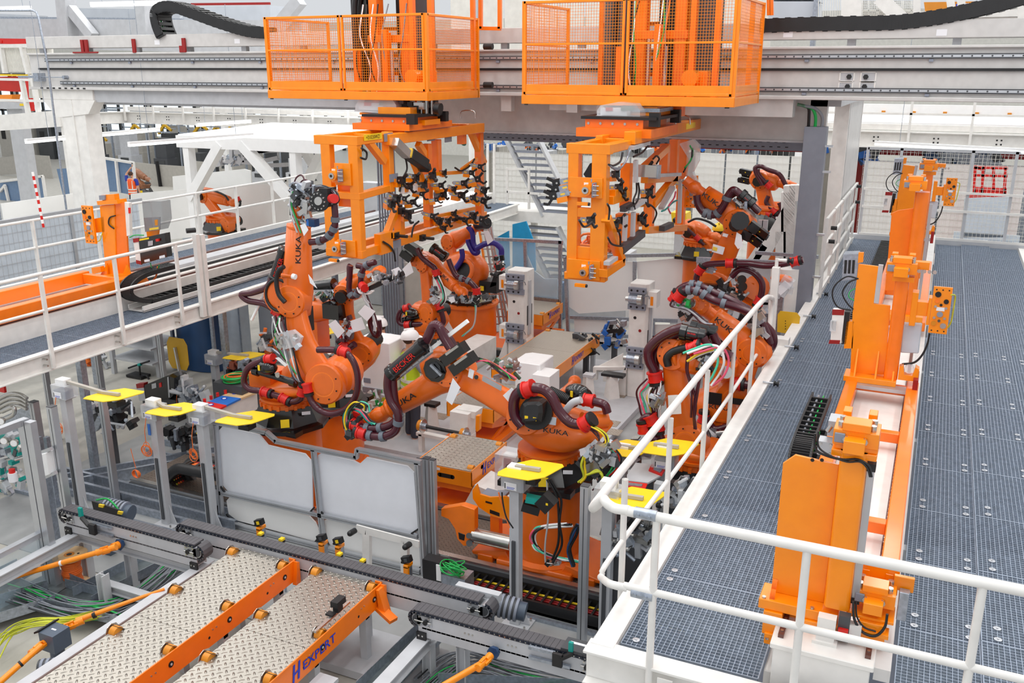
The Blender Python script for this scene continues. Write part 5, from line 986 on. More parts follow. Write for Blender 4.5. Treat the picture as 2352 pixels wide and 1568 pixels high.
# ---- robots on the right, partly behind the railing
GRP='six-axis robots in the cell'
YF=10.2;b=at(1600,1075,YF)
F1=robot('nearest right-hand robot, upright lower arm with paper taped on, seen through the stair railing',(b.x,YF),b.z-.2,at(1592,1010,YF),at(1556,812,YF),at(1655,855,YF-.3),1.0,ped=(.4,0),letter=False,bow=.05,wr=(.3,-.5,.2),w=1.05,motors=False,sd=(-.1,-1,.2))
g=MB(RM);ring(g,at(1573,812,YF-.1),(.9,-.6,.1),.17,.03,20,6);g.build('seal_ring',F1)
paperhang(F1,[(1534,908),(1563,906),(1565,950),(1536,952)],YF-.35);
g=MB('black');g.tube([at(x,y,YF-.25) for x,y in((1535,840),(1532,822),(1545,808),(1570,800),(1590,797))],.045,10);g.build('hose',F1)
hose(F1,[(1570,752),(1540,762),(1510,780),(1490,805),(1492,830),(1502,850),(1506,870)],YF-.2,.06,rings=(.96,));hose(F1,[(1575,760),(1545,772),(1522,792),(1505,815),(1505,840),(1508,868)],YF-.1,.05)
canister(F1,(1568,762),(1616,772),YF-.2,.085,'BECKER');canister(F1,(1590,752),(1640,765),YF,.08)
hose(F1,[(1614,775),(1622,790),(1635,800),(1660,810),(1680,820)],YF-.25,.055);hose(F1,[(1638,768),(1645,785),(1655,800)],YF-.1,.05)
bundle(F1,[(1505,872),(1492,890),(1482,905),(1486,930),(1495,955),(1505,965)],YF-.25,('hose','pink','mint','light_grey','white','black'),.012,.035);bundle(F1,[(1508,872),(1508,890),(1500,915),(1505,940),(1510,965)],YF-.25,('yellow','hose','hose','hose','white'),.01,.03)
hose(F1,[(1480,985),(1478,965),(1492,958),(1500,975),(1498,1000),(1505,1010)],YF-.3,.055,rings=(.05,.5));hose(F1,[(1510,970),(1512,990),(1520,1015)],YF-.25,.055,rings=(.2,));cluster(F1,1512,918,YF-.35,12,10,16,'junction_block',s=.045,seed=31,mats=('galv','steel','frost'))
bundle(F1,[(1586,812),(1610,805),(1640,795),(1660,800),(1668,830),(1655,860),(1635,885)],YF-.5,('mint','white','pink'),.014,.05);bundle(F1,[(1585,828),(1610,815),(1635,803),(1665,800),(1660,815)],YF-.45,('yellow','white'),.014,.02);cluster(F1,1622,830,YF-.35,14,30,36,s=.05,seed=32,mats=('black','dark_grey','steel','black','galv'))
hose(F1,[(1590,800),(1600,798),(1615,806),(1650,808)],YF-.35,.05,rings=(.1,.4));bundle(F1,[(1585,815),(1583,850),(1590,890),(1595,930),(1592,960)],YF-.4,('hose','hose'),.014,.02);bundle(F1,[(1610,870),(1602,910),(1598,950),(1600,985)],YF-.4,('hose','hose'),.014,.02)
hose(F1,[(1615,980),(1618,1010),(1605,1040),(1585,1060)],YF-.1,.05)
YG2=11.8;b=at(1668,1000,YG2)
F2=robot('right-hand robot behind, forearm sloping up left to a dimpled wrist, just behind the stair railing',(b.x,YG2),b.z-.05,at(1690,900,YG2),at(1728,800,YG2),at(1612,705,YG2-.1),1.0,ped=(.36,0),drumtop='light_grey',name_at=(.55,.085),flip=True,wr=(-.5,-.6,.3),w=1.12,motors=False)
g=MB(RM);g.loft([(at(1668,965,YG2),(.3,0,0),(0,.3,0)),(at(1668,940,YG2),(.48,0,0),(0,.36,0)),(at(1672,915,YG2),(.5,0,0),(0,.3,0)),(at(1690,880,YG2),(.2,0,0),(0,.2,0))],22,2.6);g.mat('ink').ob(at(1695,922,YG2-.34),(.12,0,0),(0,.01,0),(0,0,.04)).ob(at(1640,915,YG2-.36),(.1,0,0),(0,.01,0),(0,0,.08));g.build('carousel',F2)
text('KUKA',at(1655,936,YG2-.4),(1,0,0),(0,.2,1),.055,'ink',F2,'lettering',1.5,.014)
g=MB(RM).lathe(at(1608,700,YG2-.15),(0,-1,.3),[(.05,-.15),(.12,-.1),(.13,.05),(.08,.08),(.02,.085)],20);g.mat('orange_deep')
for i in range(6):g.sph(at(1608,700,YG2-.24)+V((cos(i)*.07,0,sin(i)*.07)),.015,n=6,m=4)
g.build('wrist',F2)
g=MB(RM).loft([(at(1690,850,YG2-.1),(.2,0,0),(0,.12,0)),(at(1700,880,YG2-.1),(.25,0,0),(0,.15,0))],14,3).loft([(at(1655,835,YG2-.3),(.22,0,0),(0,.15,0)),(at(1655,860,YG2-.3),(.2,0,0),(0,.15,0))],14,3);g.build('side_arm',F2)
hose(F2,[(1550,683),(1560,665),(1580,655),(1605,656),(1640,672),(1680,690),(1722,712)],YG2-.25,.05,clips=(.42,.52,.62,.75),rings=(.02,));hose(F2,[(1560,680),(1572,668),(1600,668),(1640,690),(1690,705),(1725,718)],YG2-.4,.05,clips=(.3,.4,.5,.7),rings=(.02,))
bundle(F2,[(1550,690),(1550,702),(1570,706),(1590,715),(1620,740),(1640,745)],YG2-.35,('hose','light_grey','galv','hose','light_grey'),.014,.015);cluster(F2,1568,695,YG2-.3,14,8,22,s=.04,seed=33,mats=('galv','steel','light_grey','green'));cluster(F2,1580,725,YG2-.3,16,6,12,s=.04,seed=34,mats=('black','steel'))
hose(F2,[(1768,790),(1762,770),(1750,745),(1735,725)],YG2+.1,.055);cluster(F2,1735,745,YG2-.1,14,24,20,'slide_unit',s=.06,seed=35,mats=('black','galv','steel'))
g=MB('alu').bar(at(1722,735,YG2-.15),at(1765,775,YG2-.1),.06,.03,(0,1,0));g.build('slide_rail',F2);hose(F2,[(1690,880),(1705,882),(1720,884)],YG2-.3,.06,rings=(.1,));hose(F2,[(1615,965),(1620,950),(1640,985),(1690,975),(1730,975)],YG2-.4,.05,rings=(.1,.9))
YH=14.4;b=at(1680,735,YH)
Hq=robot('right-hand robot farthest back in the cell, forearm pointing up left at the gripper',(b.x,YH),b.z-.3,at(1640,655,YH),at(1700,508,YH-.1),at(1592,428,YH-.1),1.0,ped=(.4,0),name_at=(.58,.09),flip=True,wr=(-.5,-.1,.4),w=1.25)
paperhang(Hq,[(1638,560),(1665,568),(1660,585),(1635,578)],YH-.35);g=MB('label_yellow');S(g,[(1638,566),(1648,569),(1646,577),(1636,574)],YH-.36,.004);g.mat('paper');S(g,[(1661,535),(1673,538),(1670,545),(1659,542)],YH-.35,.004);g.build('label_plate',Hq)
g=MB(RM);ring(g,at(1638,662,YH-.25),(0,-1,.2),.24,.06,24,8);g.loft([(at(1660,660,YH+.1),(.3,0,0),(0,.2,0)),(at(1665,700,YH+.1),(.42,0,0),(0,.2,0)),(at(1670,730,YH+.1),(.35,0,0),(0,.3,0))],16,3);g.bx(at(1705,690,YH).x,at(1732,690,YH).x,YH-.1,YH+.2,at(1715,740,YH).z,at(1715,645,YH).z);g.cyl(at(1738,660,YH-.1),at(1738,660,YH+.2),.2);g.build('carousel',Hq)
g=MB('black_gloss').ob(at(1632,665,YH-.3),(.12,0,0),(0,.1,0),(0,0,.1)).cyl(at(1698,640,YH-.3),at(1704,642,YH-.5),.07).cyl(at(1700,656,YH-.3),at(1706,658,YH-.5),.07);g.build('motor',Hq);cluster(Hq,1672,660,YH-.3,18,18,26,'valve_unit',s=.06,seed=36,mats=('black','black','dark_grey','paper'))
canister(Hq,(1703,447),(1727,468),YH-.2,.085,'BECKER',flip=False);hose(Hq,[(1600,448),(1604,470),(1620,490),(1645,492),(1662,472),(1672,450),(1682,437),(1690,438),(1700,446)],YH-.35,.058,clips=(.25,.32,.4,.6));hose(Hq,[(1605,455),(1612,478),(1635,487),(1655,478),(1668,458),(1690,442),(1700,445)],YH-.2,.055,clips=(.3,.4));hose(Hq,[(1727,470),(1737,480),(1745,487)],YH-.1,.055)
g=MB('galv').bar(at(1683,460,YH-.1),at(1732,495,YH-.1),.09,.05,(0,1,0)).mat('steel').bar(at(1690,462,YH-.2),at(1738,500,YH-.2),.03,.03,(0,1,0));g.build('slide_rail',Hq);cluster(Hq,1703,478,YH-.2,14,10,16,'slide_unit',s=.045,seed=37)
g=MB('black_gloss')
for(a,b_,c,d) in((1722,515,1742,530),(1705,535,1725,545)):g.bar(at(a,b_,YH-.3),at(c,d,YH-.3),.15,.14)
g.cyl(at(1698,505,YH-.3),at(1700,507,YH-.55),.14,n=10);g.build('motor',Hq);paperhang(Hq,[(1692,533),(1703,540),(1706,565),(1695,572),(1687,560)],YH-.5)
hose(Hq,[(1598,655),(1602,630),(1618,610),(1650,605),(1715,605),(1760,610),(1800,606),(1845,596)],YH-.6,.048,rings=(.22,.5,.95));hose(Hq,[(1680,635),(1700,618),(1730,625),(1750,650),(1748,680),(1742,695)],YH-.5,.05,rings=(.95,));hose(Hq,[(1755,745),(1772,765),(1776,785),(1770,800)],YH-2.2,.06)
cluster(Hq,1635,620,YH-.5,10,6,8,'clamp_unit',s=.05,seed=38,mats=('galv','light_grey'))
# ---- far robots
def smallrobot(label,Y,base,J2,J3,J5,s=1.,grp='robots in the neighbouring cells',col=RM,hoses=()):
 b=at(*base,Y);t=robot(label,(b.x,Y),b.z,at(*J2,Y),at(*J3,Y),at(*J5,Y-.1),s,ped=(.36*s,0) if b.z>.15 else None,letter=False,grp=grp,w=1.05,col=col)
 for P,r,c,rg in hoses:hose(t,P,Y-.3,r,c,rings=rg,n=6)
 return t
smallrobot('far robot with maroon hoses above the white machine frame at right',20.0,(1760,520),(1775,500),(1752,412),(1810,425),1.05,hoses=(([(1752,425),(1738,400),(1735,385),(1748,382),(1765,390),(1790,400),(1805,425)],.05,'hose',()),([(1770,430),(1755,415),(1742,400),(1740,388)],.05,'hose',(.1,)),([(1765,450),(1760,465),(1770,478),(1785,490),(1795,480),(1790,465)],.05,'hose',(.5,)),([(1745,490),(1765,492),(1780,500),(1790,490)],.05,'hose',(.3,))))
smallrobot('far robot folded over beside the worker in the yellow helmet',18.5,(1605,590),(1625,560),(1592,525),(1645,545),.9,hoses=(([(1580,510),(1600,502),(1625,508),(1645,520)],.025,'black',()),([(1578,525),(1595,540),(1610,555),(1618,562)],.035,'hose',(.5,))))
k=smallrobot('lone robot on the far left by the pale panels, elbow high, wrist hanging',21.5,(508,532),(530,512),(476,447),(538,466),1.15,hoses=(([(465,438),(490,438),(515,448),(525,460)],.03,'black',()),([(480,505),(470,515),(478,525),(490,520)],.04,'hose',(.6,)),([(548,455),(552,465),(550,475)],.03,'black',(.1,))))
mat('dust_film',(150,100,70),.3,var=.2)
smallrobot('film-wrapped brown robot beside the man in the orange vest',32,(328,445),(330,425),(312,395),(340,412),1.0,col='dust_film')
# ================================================================ people
def person(name,label,foot,H,face,vest,trous,helmet=None,pose=None,bend=0.,arms=None,stripes='reflective',shirt='shirt'):
 """standing figure grown from a skin-modifier skeleton; face: direction the chest points"""
 x,y,z=foot;f=V((face[0],face[1],0)).normalized();r=V((f.y,-f.x,0));k=H/1.78
 t=thing(name,label,'person',foot)
 P=lambda a,b,c:V((x,y,z))+r*(a*k)+f*((b+bend*max(0,c-.95)**1.3)*k)+V((0,0,(c-abs(bend)*.12*max(0,c-.95))*k))
 arms=arms or(((-.23,0,1.42),(-.27,.02,1.14),(-.24,.12,.9)),((.23,0,1.42),(.27,.02,1.14),(.24,.12,.9)))
 def skin(pts,edges,rad,m,nm,lv=2):
  me=bpy.data.meshes.new(nm);me.from_pydata([p-V(foot) for p in pts],edges,[]);o=bpy.data.objects.new(nm,me);C.objects.link(o);o.parent=t;me.materials.append(MATS[m])
  md=o.modifiers.new('skin','SKIN');md.use_smooth_shade=True
  for i,q in enumerate(rad):me.skin_vertices[0].data[i].radius=(q*k,q*k) if not isinstance(q,tuple) else(q[0]*k,q[1]*k)
  me.skin_vertices[0].data[0].use_root=True
  sb=o.modifiers.new('sub','SUBSURF');sb.levels=lv;sb.render_levels=lv;return o
 aL,aR=arms
 pts=[P(0,0,.95),P(0,0,1.12),P(0,.01,1.32),P(0,0,1.45),P(0,.01,1.53),P(0,.02,1.6),P(0,.03,1.7),P(-.09,0,.9),P(-.1,.02,.5),P(-.1,-.02,.1),P(-.1,.14,.04),P(.09,0,.9),P(.1,.02,.5),P(.1,-.02,.1),P(.1,.14,.04)]
 ed=[(0,1),(1,2),(2,3),(3,4),(4,5),(5,6),(0,7),(7,8),(8,9),(9,10),(0,11),(11,12),(12,13),(13,14)];rd=[.13,.12,.14,.1,.055,.085,.085,.09,.065,.045,.04,.09,.065,.045,.04]
 for A_ in(aL,aR):
  i=len(pts);pts+=[P(*A_[0]),P(*A_[1]),P(*A_[2])];ed+=[(3,i),(i,i+1),(i+1,i+2)];rd+=[.06,.045,.032]
  d=(pts[-1]-pts[-2]).normalized();sv=d.cross(f).normalized();h0=pts[-1]+d*.06*k;pts.append(h0);ed.append((i+2,i+3));rd.append(.034)
 skin(pts,ed,rd,'skin','body')
 g=MB('skin')
 for j,A_ in enumerate((aL,aR)):
  e=P(*A_[1]);h=P(*A_[2]);d=(h-e).normalized();sv=d.cross(f).normalized();up=sv.cross(d)
  for i in range(4):b0=h+d*.09*k+up*((i-1.5)*.02*k);g.tube([b0,b0+d*.045*k,b0+d*(.06+.01*(i in(1,2)))*k+sv*.02*k,b0+d*.07*k+sv*.045*k],.009*k,6,3)
  g.tube([h+d*.04*k+up*.03*k,h+d*.07*k+up*.055*k+sv*.01*k,h+d*.1*k+up*.055*k+sv*.03*k],.011*k,6,3)
 g.build('fingers',t)
 tp=[P(0,0,.98),P(0,0,.88),P(-.1,.01,.72),P(-.1,.02,.5),P(-.1,-.01,.1),P(.1,.01,.72),P(.1,.02,.5),P(.1,-.01,.1)]
 skin(tp,[(0,1),(1,2),(2,3),(3,4),(1,5),(5,6),(6,7)],[(.16,.13),(.15,.13),.1,.08,.07,.1,.08,.07],trous,'trousers')
 g=MB('black')
 for s_ in(-.1,.1):g.loft([(P(s_,-.06,.0),r*.05*k,f*.05*k),(P(s_,.02,.02),r*.05*k,f*.13*k),(P(s_,.0,.09),r*.045*k,f*.08*k)],12,2.6)
 g.build('shoes',t)
 g=MB(shirt)
 for A_ in(aL,aR):
  s0,e0=P(*A_[0]),P(*A_[1]);g.tube([s0+(P(0,0,1.45)-s0)*.3,s0,s0.lerp(e0,.7)],lambda u:(.075-.012*u)*k,12)
 g.build('sleeves',t)
 g=MB(vest);secs=[]
 for c,a,b in((.84,.185,.14),(.95,.175,.135),(1.1,.165,.13),(1.28,.19,.14),(1.4,.2,.13),(1.47,.13,.1),(1.49,.08,.08)):secs.append((P(0,0,c),r*a*k,f*b*k))
 g.loft(secs,24,2.5);vo=g.build('vest',t)
 g=MB(stripes)
 for c in(.92,1.03):g.loft([(P(0,0,c),r*.182*k,f*.142*k),(P(0,0,c+.05),r*.18*k,f*.14*k)],24,2.5)
 for s_ in(-.11,.11):g.bar(P(s_,-.14,1.08),P(s_,-.115,1.42),.05*k,.012,(1,0,0));g.bar(P(s_,.14,1.08),P(s_,.125,1.42),.05*k,.012)
 g.build('reflective_band',t)
 hc=P(0,.025,1.69);g=MB('skin').sph(P(0,.125,1.655),.022*k,(.7,1,1.2),8,6).sph(P(-.085,.02,1.66),.025*k,(.5,1,1.4),8,6).sph(P(.085,.02,1.66),.025*k,(.5,1,1.4),8,6).mat('ink').sph(P(-.035,.115,1.685),.011*k,n=6,m=4).sph(P(.035,.115,1.685),.011*k,n=6,m=4).mat('hair').cyl(P(-.03,.112,1.615),P(.03,.112,1.615),.006*k,n=6);g.build('face',t)
 g=MB('hair').sph(P(0,-.005,1.7),.098*k,(.98,1.05,1.0),16,8,(r,f,V((0,0,1))));g.build('hair',t)
 if helmet:
  g=MB(helmet);n=20;c=P(0,.01,1.71);rows=[]
  for i in range(7):
   th=pi/2*i/6;rows.append((c+V((0,0,.13*k*sin(th))),r*.122*k*cos(th)+r*.001,f*.145*k*cos(th)+f*.001))
  g.loft([(c-V((0,0,.015)),r*.122*k,f*.145*k)]+rows,20,2.1);g.loft([(c+f*.06*k-V((0,0,.02)),r*.125*k,f*.14*k),(c+f*.06*k-V((0,0,.008)),r*.12*k,f*.135*k)],20,2.2);g.bar(c+V((0,0,.13*k))-f*.09*k,c+V((0,0,.128*k))+f*.07*k,.03*k,.02*k);g.build('helmet',t)
 return t
YW=12.0;fp=atz(948,1017,0.0)
person('person','worker in white helmet and yellow-green vest, dark trousers, standing behind the front robot',fp,1.88,(.55,.8),'hivis','trousers','white',arms=(((-.24,.0,1.4),(-.28,.04,1.14),(-.26,.14,.92)),((.24,.0,1.4),(.3,.12,1.18),(.15,.34,1.12))))
p2_=atz(895,1000,0.0);p2_=V((at(880,742,12.5).x+.12,12.5,0))
person('person','worker in white helmet bending his head, mostly hidden behind the white cabinet',p2_,1.9,(-.9,-.1),'hivis','trousers','white',bend=.25)
p3_=V((at(1648,560,18.9).x,18.9,at(1648,700,18.9).z));p3_.z=at(1640,518,18.9).z-1.85
st_=thing('work_step','low grey step under the worker in the yellow helmet','step',(p3_.x,p3_.y,0));MB('light_grey').bx(p3_.x-.5,p3_.x+.5,18.5,19.3,0,max(.05,p3_.z)).build('tread',st_)
person('person','worker in yellow helmet and yellow-green vest with grey backpack, back turned',p3_,1.85,(-.3,.9),'hivis','trousers','yellow')
bp=thing('backpack','grey backpack on the worker in the yellow helmet','backpack',p3_+V((0,-.2,1.1)));c=p3_+V((.02,-.24,1.25));MB('dark_grey').loft([(c-V((0,0,.22)),(.15,0,0),(0,.09,0)),(c,(.17,0,0),(0,.12,0)),(c+V((0,0,.22)),(.12,0,0),(0,.07,0))],16,3).mat('black').bx(c.x-.1,c.x+.1,c.y-.135,c.y-.11,c.z-.15,c.z+.02).build('bag',bp)
YV=28.0;f4=V((at(306,450,YV).x,YV,at(306,402,YV).z-1.62))
w4=person('person','man in an orange safety vest and blue sleeves reaching up with his left arm',f4,1.75,(-.2,1),'hivis_orange','trousers',None,arms=(((-.22,0,1.44),(-.3,.12,1.66),(-.12,.2,1.9)),((.23,0,1.42),(.27,.02,1.14),(.24,.12,.9))),shirt='shirt_blue')
MB('light_grey').bx(f4.x-1,f4.x+1.5,YV-.8,YV+1.5,0,f4.z).build('work_platform',kind=None)
o=bpy.data.objects['work_platform'];tag(o,'grey work platform under the man in the orange vest','platform')
# ================================================================ cell floor, tracks and equipment
MB('steel_floor').bx(-11.6,-1.7,6.9,19.5,.0,.012).build('floor_steel',kind='structure')
sb=thing('base_slab','light grey machined base slab with small tread pads in the middle of the cell','base plate',(-5.3,14,.012))
MB('light_grey').bx(-7.9,-4.36,11.4,17.2,.012,.12).build('slab',sb,bevel=.005)
g=MB('tread_plate_dull')
for px,py,w_ in((1275,850,.25),(1235,885,.25),(1320,910,.2),(1415,905,.2),(1280,955,.2),(1395,970,.2),(1400,990,.2),(970,965,.2),(1010,955,.15),(1020,1035,.2)):p=atz(px,py,.124);g.bx(p.x-w_,p.x+w_,p.y-.13,p.y+.13,.12,.126)
g.build('tread_pad',sb)
MB('white_paint').bx(-8.4,-7.95,11.6,16.5,.012,.55).mat('green').bx(-7.95,-7.92,11.4,16.5,.012,.05).build('side_plinth',sb)
def track(name,label,y,x0,x1,chain=None):
 t=thing(name,label,'track',((x0+x1)/2,y,.012));g=MB('dark_grey').bx(x0,x1,y-.55,y+.55,.012,.1).bx(x0,x1,y-.62,y-.5,.1,.22).bx(x0,x1,y+.5,y+.62,.1,.22);g.build('bed',t)
 MB('steel').bx(x0,x1,y-.6,y-.52,.22,.26).bx(x0,x1,y+.52,y+.6,.22,.26).build('rail',t)
 MB('tread_plate_dark').bx(x0,x1,y-.48,y+.48,.2,.215).build('cover_plate',t)
 return t
track('robot_track','dark floor track with steel rails under the two front robots',9.25,-10.0,-1.9)
track('robot_track','dark floor track with steel rails under the back drum robot',17.2,-10.2,-6.6)
e4=thing('energy_chain','open black cable chain with a yellow line lying in front of the front robot track','cable chain',(-4,8.5,.02))
g=MB('black').bx(-4.9,-1.9,8.3,8.68,.02,.05)
for i in range(30):x=-4.9+i*.1;g.bx(x,x+.025,8.32,8.62,.13,.15)
for y in(8.3,8.62):g.bx(-4.9,-1.9,y,y+.03,.02,.17)
g.build('links',e4)
g=MB()
for m_,y in(('cable_yellow',8.56),('red_dark',8.5),('red_dark',8.46),('black',8.41),('pink',8.37)):g.mat(m_ if m_!='cable_yellow' else 'yellow').tube([(-4.9,y,.1),(-4,y,.1),(-1.9,y,.1)],.014,6)
g.build('cable',e4)
MB('galv').bx(-4.9,-1.9,8.18,8.22,.012,.06).bx(-4.9,-1.9,8.7,8.72,.012,.2).build('tray',e4)
e5=thing('energy_chain','black cable chain roll full of orange and red cables behind the slim stands','cable chain',(-9.4,9,.02))
c=at(440,1110,8.9);Pth=[(-7.9,8.9,.08),(-8.9,8.9,.08),(c.x-.1,8.9,.12),(c.x-.3,8.9,.3),(c.x-.1,8.9,.52),(-8.9,8.9,.56),(-7.9,8.9,.58)]
for y,m_,r in((8.75,'black',.03),(9.1,'black',.03)):MB('black').tube([(a,y,c_) for a,b_,c_ in Pth],.08,8).build('links',e5)
g=MB()
for i,m_ in enumerate(('white','red_dark','cable_yellow','cable_orange','cable_orange','red_dark','black','cable_orange')):g.mat(m_).tube([(a,8.78+i*.04,c_) for a,b_,c_ in Pth],.02,6)
g.build('cable',e5)
g=MB('black');pts=spline(Pth,6)
for p in pts[::2]:g.bx(p.x-.02,p.x+.02,8.75,9.1,p.z-.04,p.z+.04)
g.build('cross_link',e5)
tr=thing('cable_tray','stack of long grey steel channels along the floor behind the slim stands','cable tray',(-10,8.6,.02));g=MB('galv')
for i,(y,z) in enumerate(((8.25,.1),(8.4,.16),(8.6,.2),(8.0,.05))):g.bx(-11.6,-7.9,y,y+.012,.012,z).bx(-11.6,-7.9,y,y+.05,z,z+.01)
g.bx(-10.9,-8.1,9.8,9.83,.012,.12).bx(-10.9,-8.1,10.2,10.23,.012,.12);g.bar((-11.4,8.2,.1),(-9.7,10.4,.1),.05,.16);g.bar((-11.1,8.1,.1),(-9.4,10.3,.1),.05,.2);g.build('channel',tr)
# ---- lift tables with tread plate tops
def lifttable(label,x0,x1,y0,y1,z,slot=True,logo=True,plates=1,sc=True,m='tread_plate',legs=True):
 t=thing('lift_table',label,'lift table',((x0+x1)/2,(y0+y1)/2,.12));n=plates
 for i in range(n):MB(m).bx(x0+.02,x1-.015,y0+(y1-y0)*i/n+.004,y0+(y1-y0)*(i+1)/n-.004,z-.012,z).build('top_plate',t)
 g=MB('orange').bx(x1-.012,x1,y0,y1,z-.22,z+.012).bx(x0,x1,y0,y0+.012,z-.24,z-.01).bx(x0,x0+.012,y0,y1,z-.22,z).bx(x0,x1,y1-.012,y1,z-.22,z);g.build('skirt',t,bevel=.002)
 g=MB('amber')
 for x,y in((x0+.07,y1-.12),(x1-.07,y0+.12),(x1-.07,y1-.1)):g.mat('amber').cyl((x-.04,y,z-.015),(x+.04,y,z-.015),.05,n=16).mat('dark_grey').cyl((x1,y0+.3,z-.05),(x1+.004,y0+.3,z-.05),.03,n=12)
 g.build('roller',t)
 if slot:g=MB('ink').ob(((x0*.45+x1*.55),y0-.001,z-.13),(.1,0,0),(0,.002,0),(0,0,.03)).cyl((x0*.45+x1*.55-.1,y0-.003,z-.13),(x0*.45+x1*.55-.1,y0,z-.13),.03,n=12).cyl((x0*.45+x1*.55+.1,y0-.003,z-.13),(x0*.45+x1*.55+.1,y0,z-.13),.03,n=12).mat('paper').ob(((x0+x1)/2-.1,y0-.001,z-.05),(.05,0,0),(0,.002,0),(0,0,.018));g.build('slot',t)
 if logo:logomark(t,(x1+.003,(y0+y1)/2,z-.1),.085,(0,1,0))
 if sc:
  g=MB('orange_deep').bx(x0+.05,x1-.05,y0+.05,y1-.05,z-.34,z-.25).bx(x0,x1+.05,y0-.05,y1,.13,.22)
  for xx in(x0+.08,x1-.08):g.bar((xx,y0+.1,z-.32),(xx,y1-.1,.2),.04,.07).bar((xx,y1-.1,z-.32),(xx,y0+.1,.2),.04,.07)
  g.build('scissor',t,bevel=.003)
 elif legs:
  g=MB('light_grey')
  for yy in(y0+.15,(y0+y1)/2,y1-.15):g.bx(x1-.12,x1-.04,yy-.04,yy+.04,.12,z-.2).bx(x0+.04,x0+.12,yy-.04,yy+.04,.12,z-.2)
  g.build('leg',t)
 return t
def logomark(t,p,h,xd,s_='EXPERT',n_=None):
 p=V(p);xd=V(xd);o=text(s_,p+xd*.15*h/.085,xd,(0,0,1),h,'logo_blue',t,'lettering',1.15,.012)
 g=MB('logo_blue');a=p-xd*.19*h/.085;k=h/.085;u=V((0,0,1));nn=V((1,0,0)) if abs(xd.y)>.5 else V((0,-1,0))
 for dx in(-.045,.025):g.prism([a+xd*(dx*k)-u*.075*k,a+xd*((dx+.025)*k)-u*.075*k,a+xd*((dx+.05)*k)+u*.085*k,a+xd*((dx+.025)*k)+u*.085*k],nn*.002)
 g.prism([a-xd*.03*k-u*.02*k,a+xd*.05*k-u*.0*k,a+xd*.06*k+u*.02*k,a-xd*.025*k+u*.0*k],nn*.0021);g.build('logo_mark',t)
lifttable('front orange lift table with a bright tread plate top, right of the white panels',-6.0,-5.14,9.9,11.0,.78)
lifttable('orange lift table with a tread plate top under the long arm of the front robot',-6.72,-5.88,12.1,13.3,.78,logo=False)
lifttable('long orange roller table with a dull tread plate top between the white towers',-6.85,-5.72,14.0,16.6,.82,slot=False,plates=2,sc=False,m='tread_plate_dull')
lifttable('small orange lift table far back behind the left white tower',-8.2,-7.34,17.55,18.7,.82,m='tread_plate_dull')
oc=thing('guard_shield','curved orange shield with a scooped rim beside the front lift table','guard',at(1120,1160,9.0));g=MB('orange')
S(g,[(1085,1125),(1095,1112),(1102,1135),(1125,1142),(1160,1140),(1170,1145),(1170,1195),(1130,1185),(1100,1165),(1086,1145)],9.0,.03);g.mat('grey_cast');S(g,[(1103,1135),(1125,1141),(1158,1139),(1155,1148),(1125,1152),(1105,1144)],9.03,.2).mat('ink');S(g,[(1125,1170),(1147,1178),(1147,1186),(1125,1178)],8.995,.005);S(g,[(1115,1150),(1130,1154),(1130,1158),(1115,1154)],8.995,.005);g.build('shield',oc)
MB('orange_deep').bx(at(1130,1180,9.1).x,at(1150,1180,9.1).x,9.05,9.15,.22,at(1130,1180,9.1).z).build('leg',oc)
fm=thing('track_carriage','cast orange carriage foot with big openings standing on the front track','carriage',at(1050,1230,8.95));g=MB('orange_deep')
S(g,[(1013,1168),(1060,1160),(1090,1170),(1090,1215),(1085,1250),(1065,1254),(1050,1238),(1045,1215),(1030,1192),(1013,1185)],8.75,.1).mat('ink');S(g,[(1052,1222),(1068,1228),(1066,1242),(1054,1238)],8.745,.01);g.mat('dark_grey').cyl(at(1077,1230,8.75),at(1077,1230,8.7),.035).cyl(at(1078,1247,8.75),at(1078,1247,8.7),.04);g.build('foot',fm,bevel=.015)
g=MB('steel').cyl(at(1088,1228,8.8),at(1175,1248,8.8),.09,n=16);g.build('guide_shaft',fm)
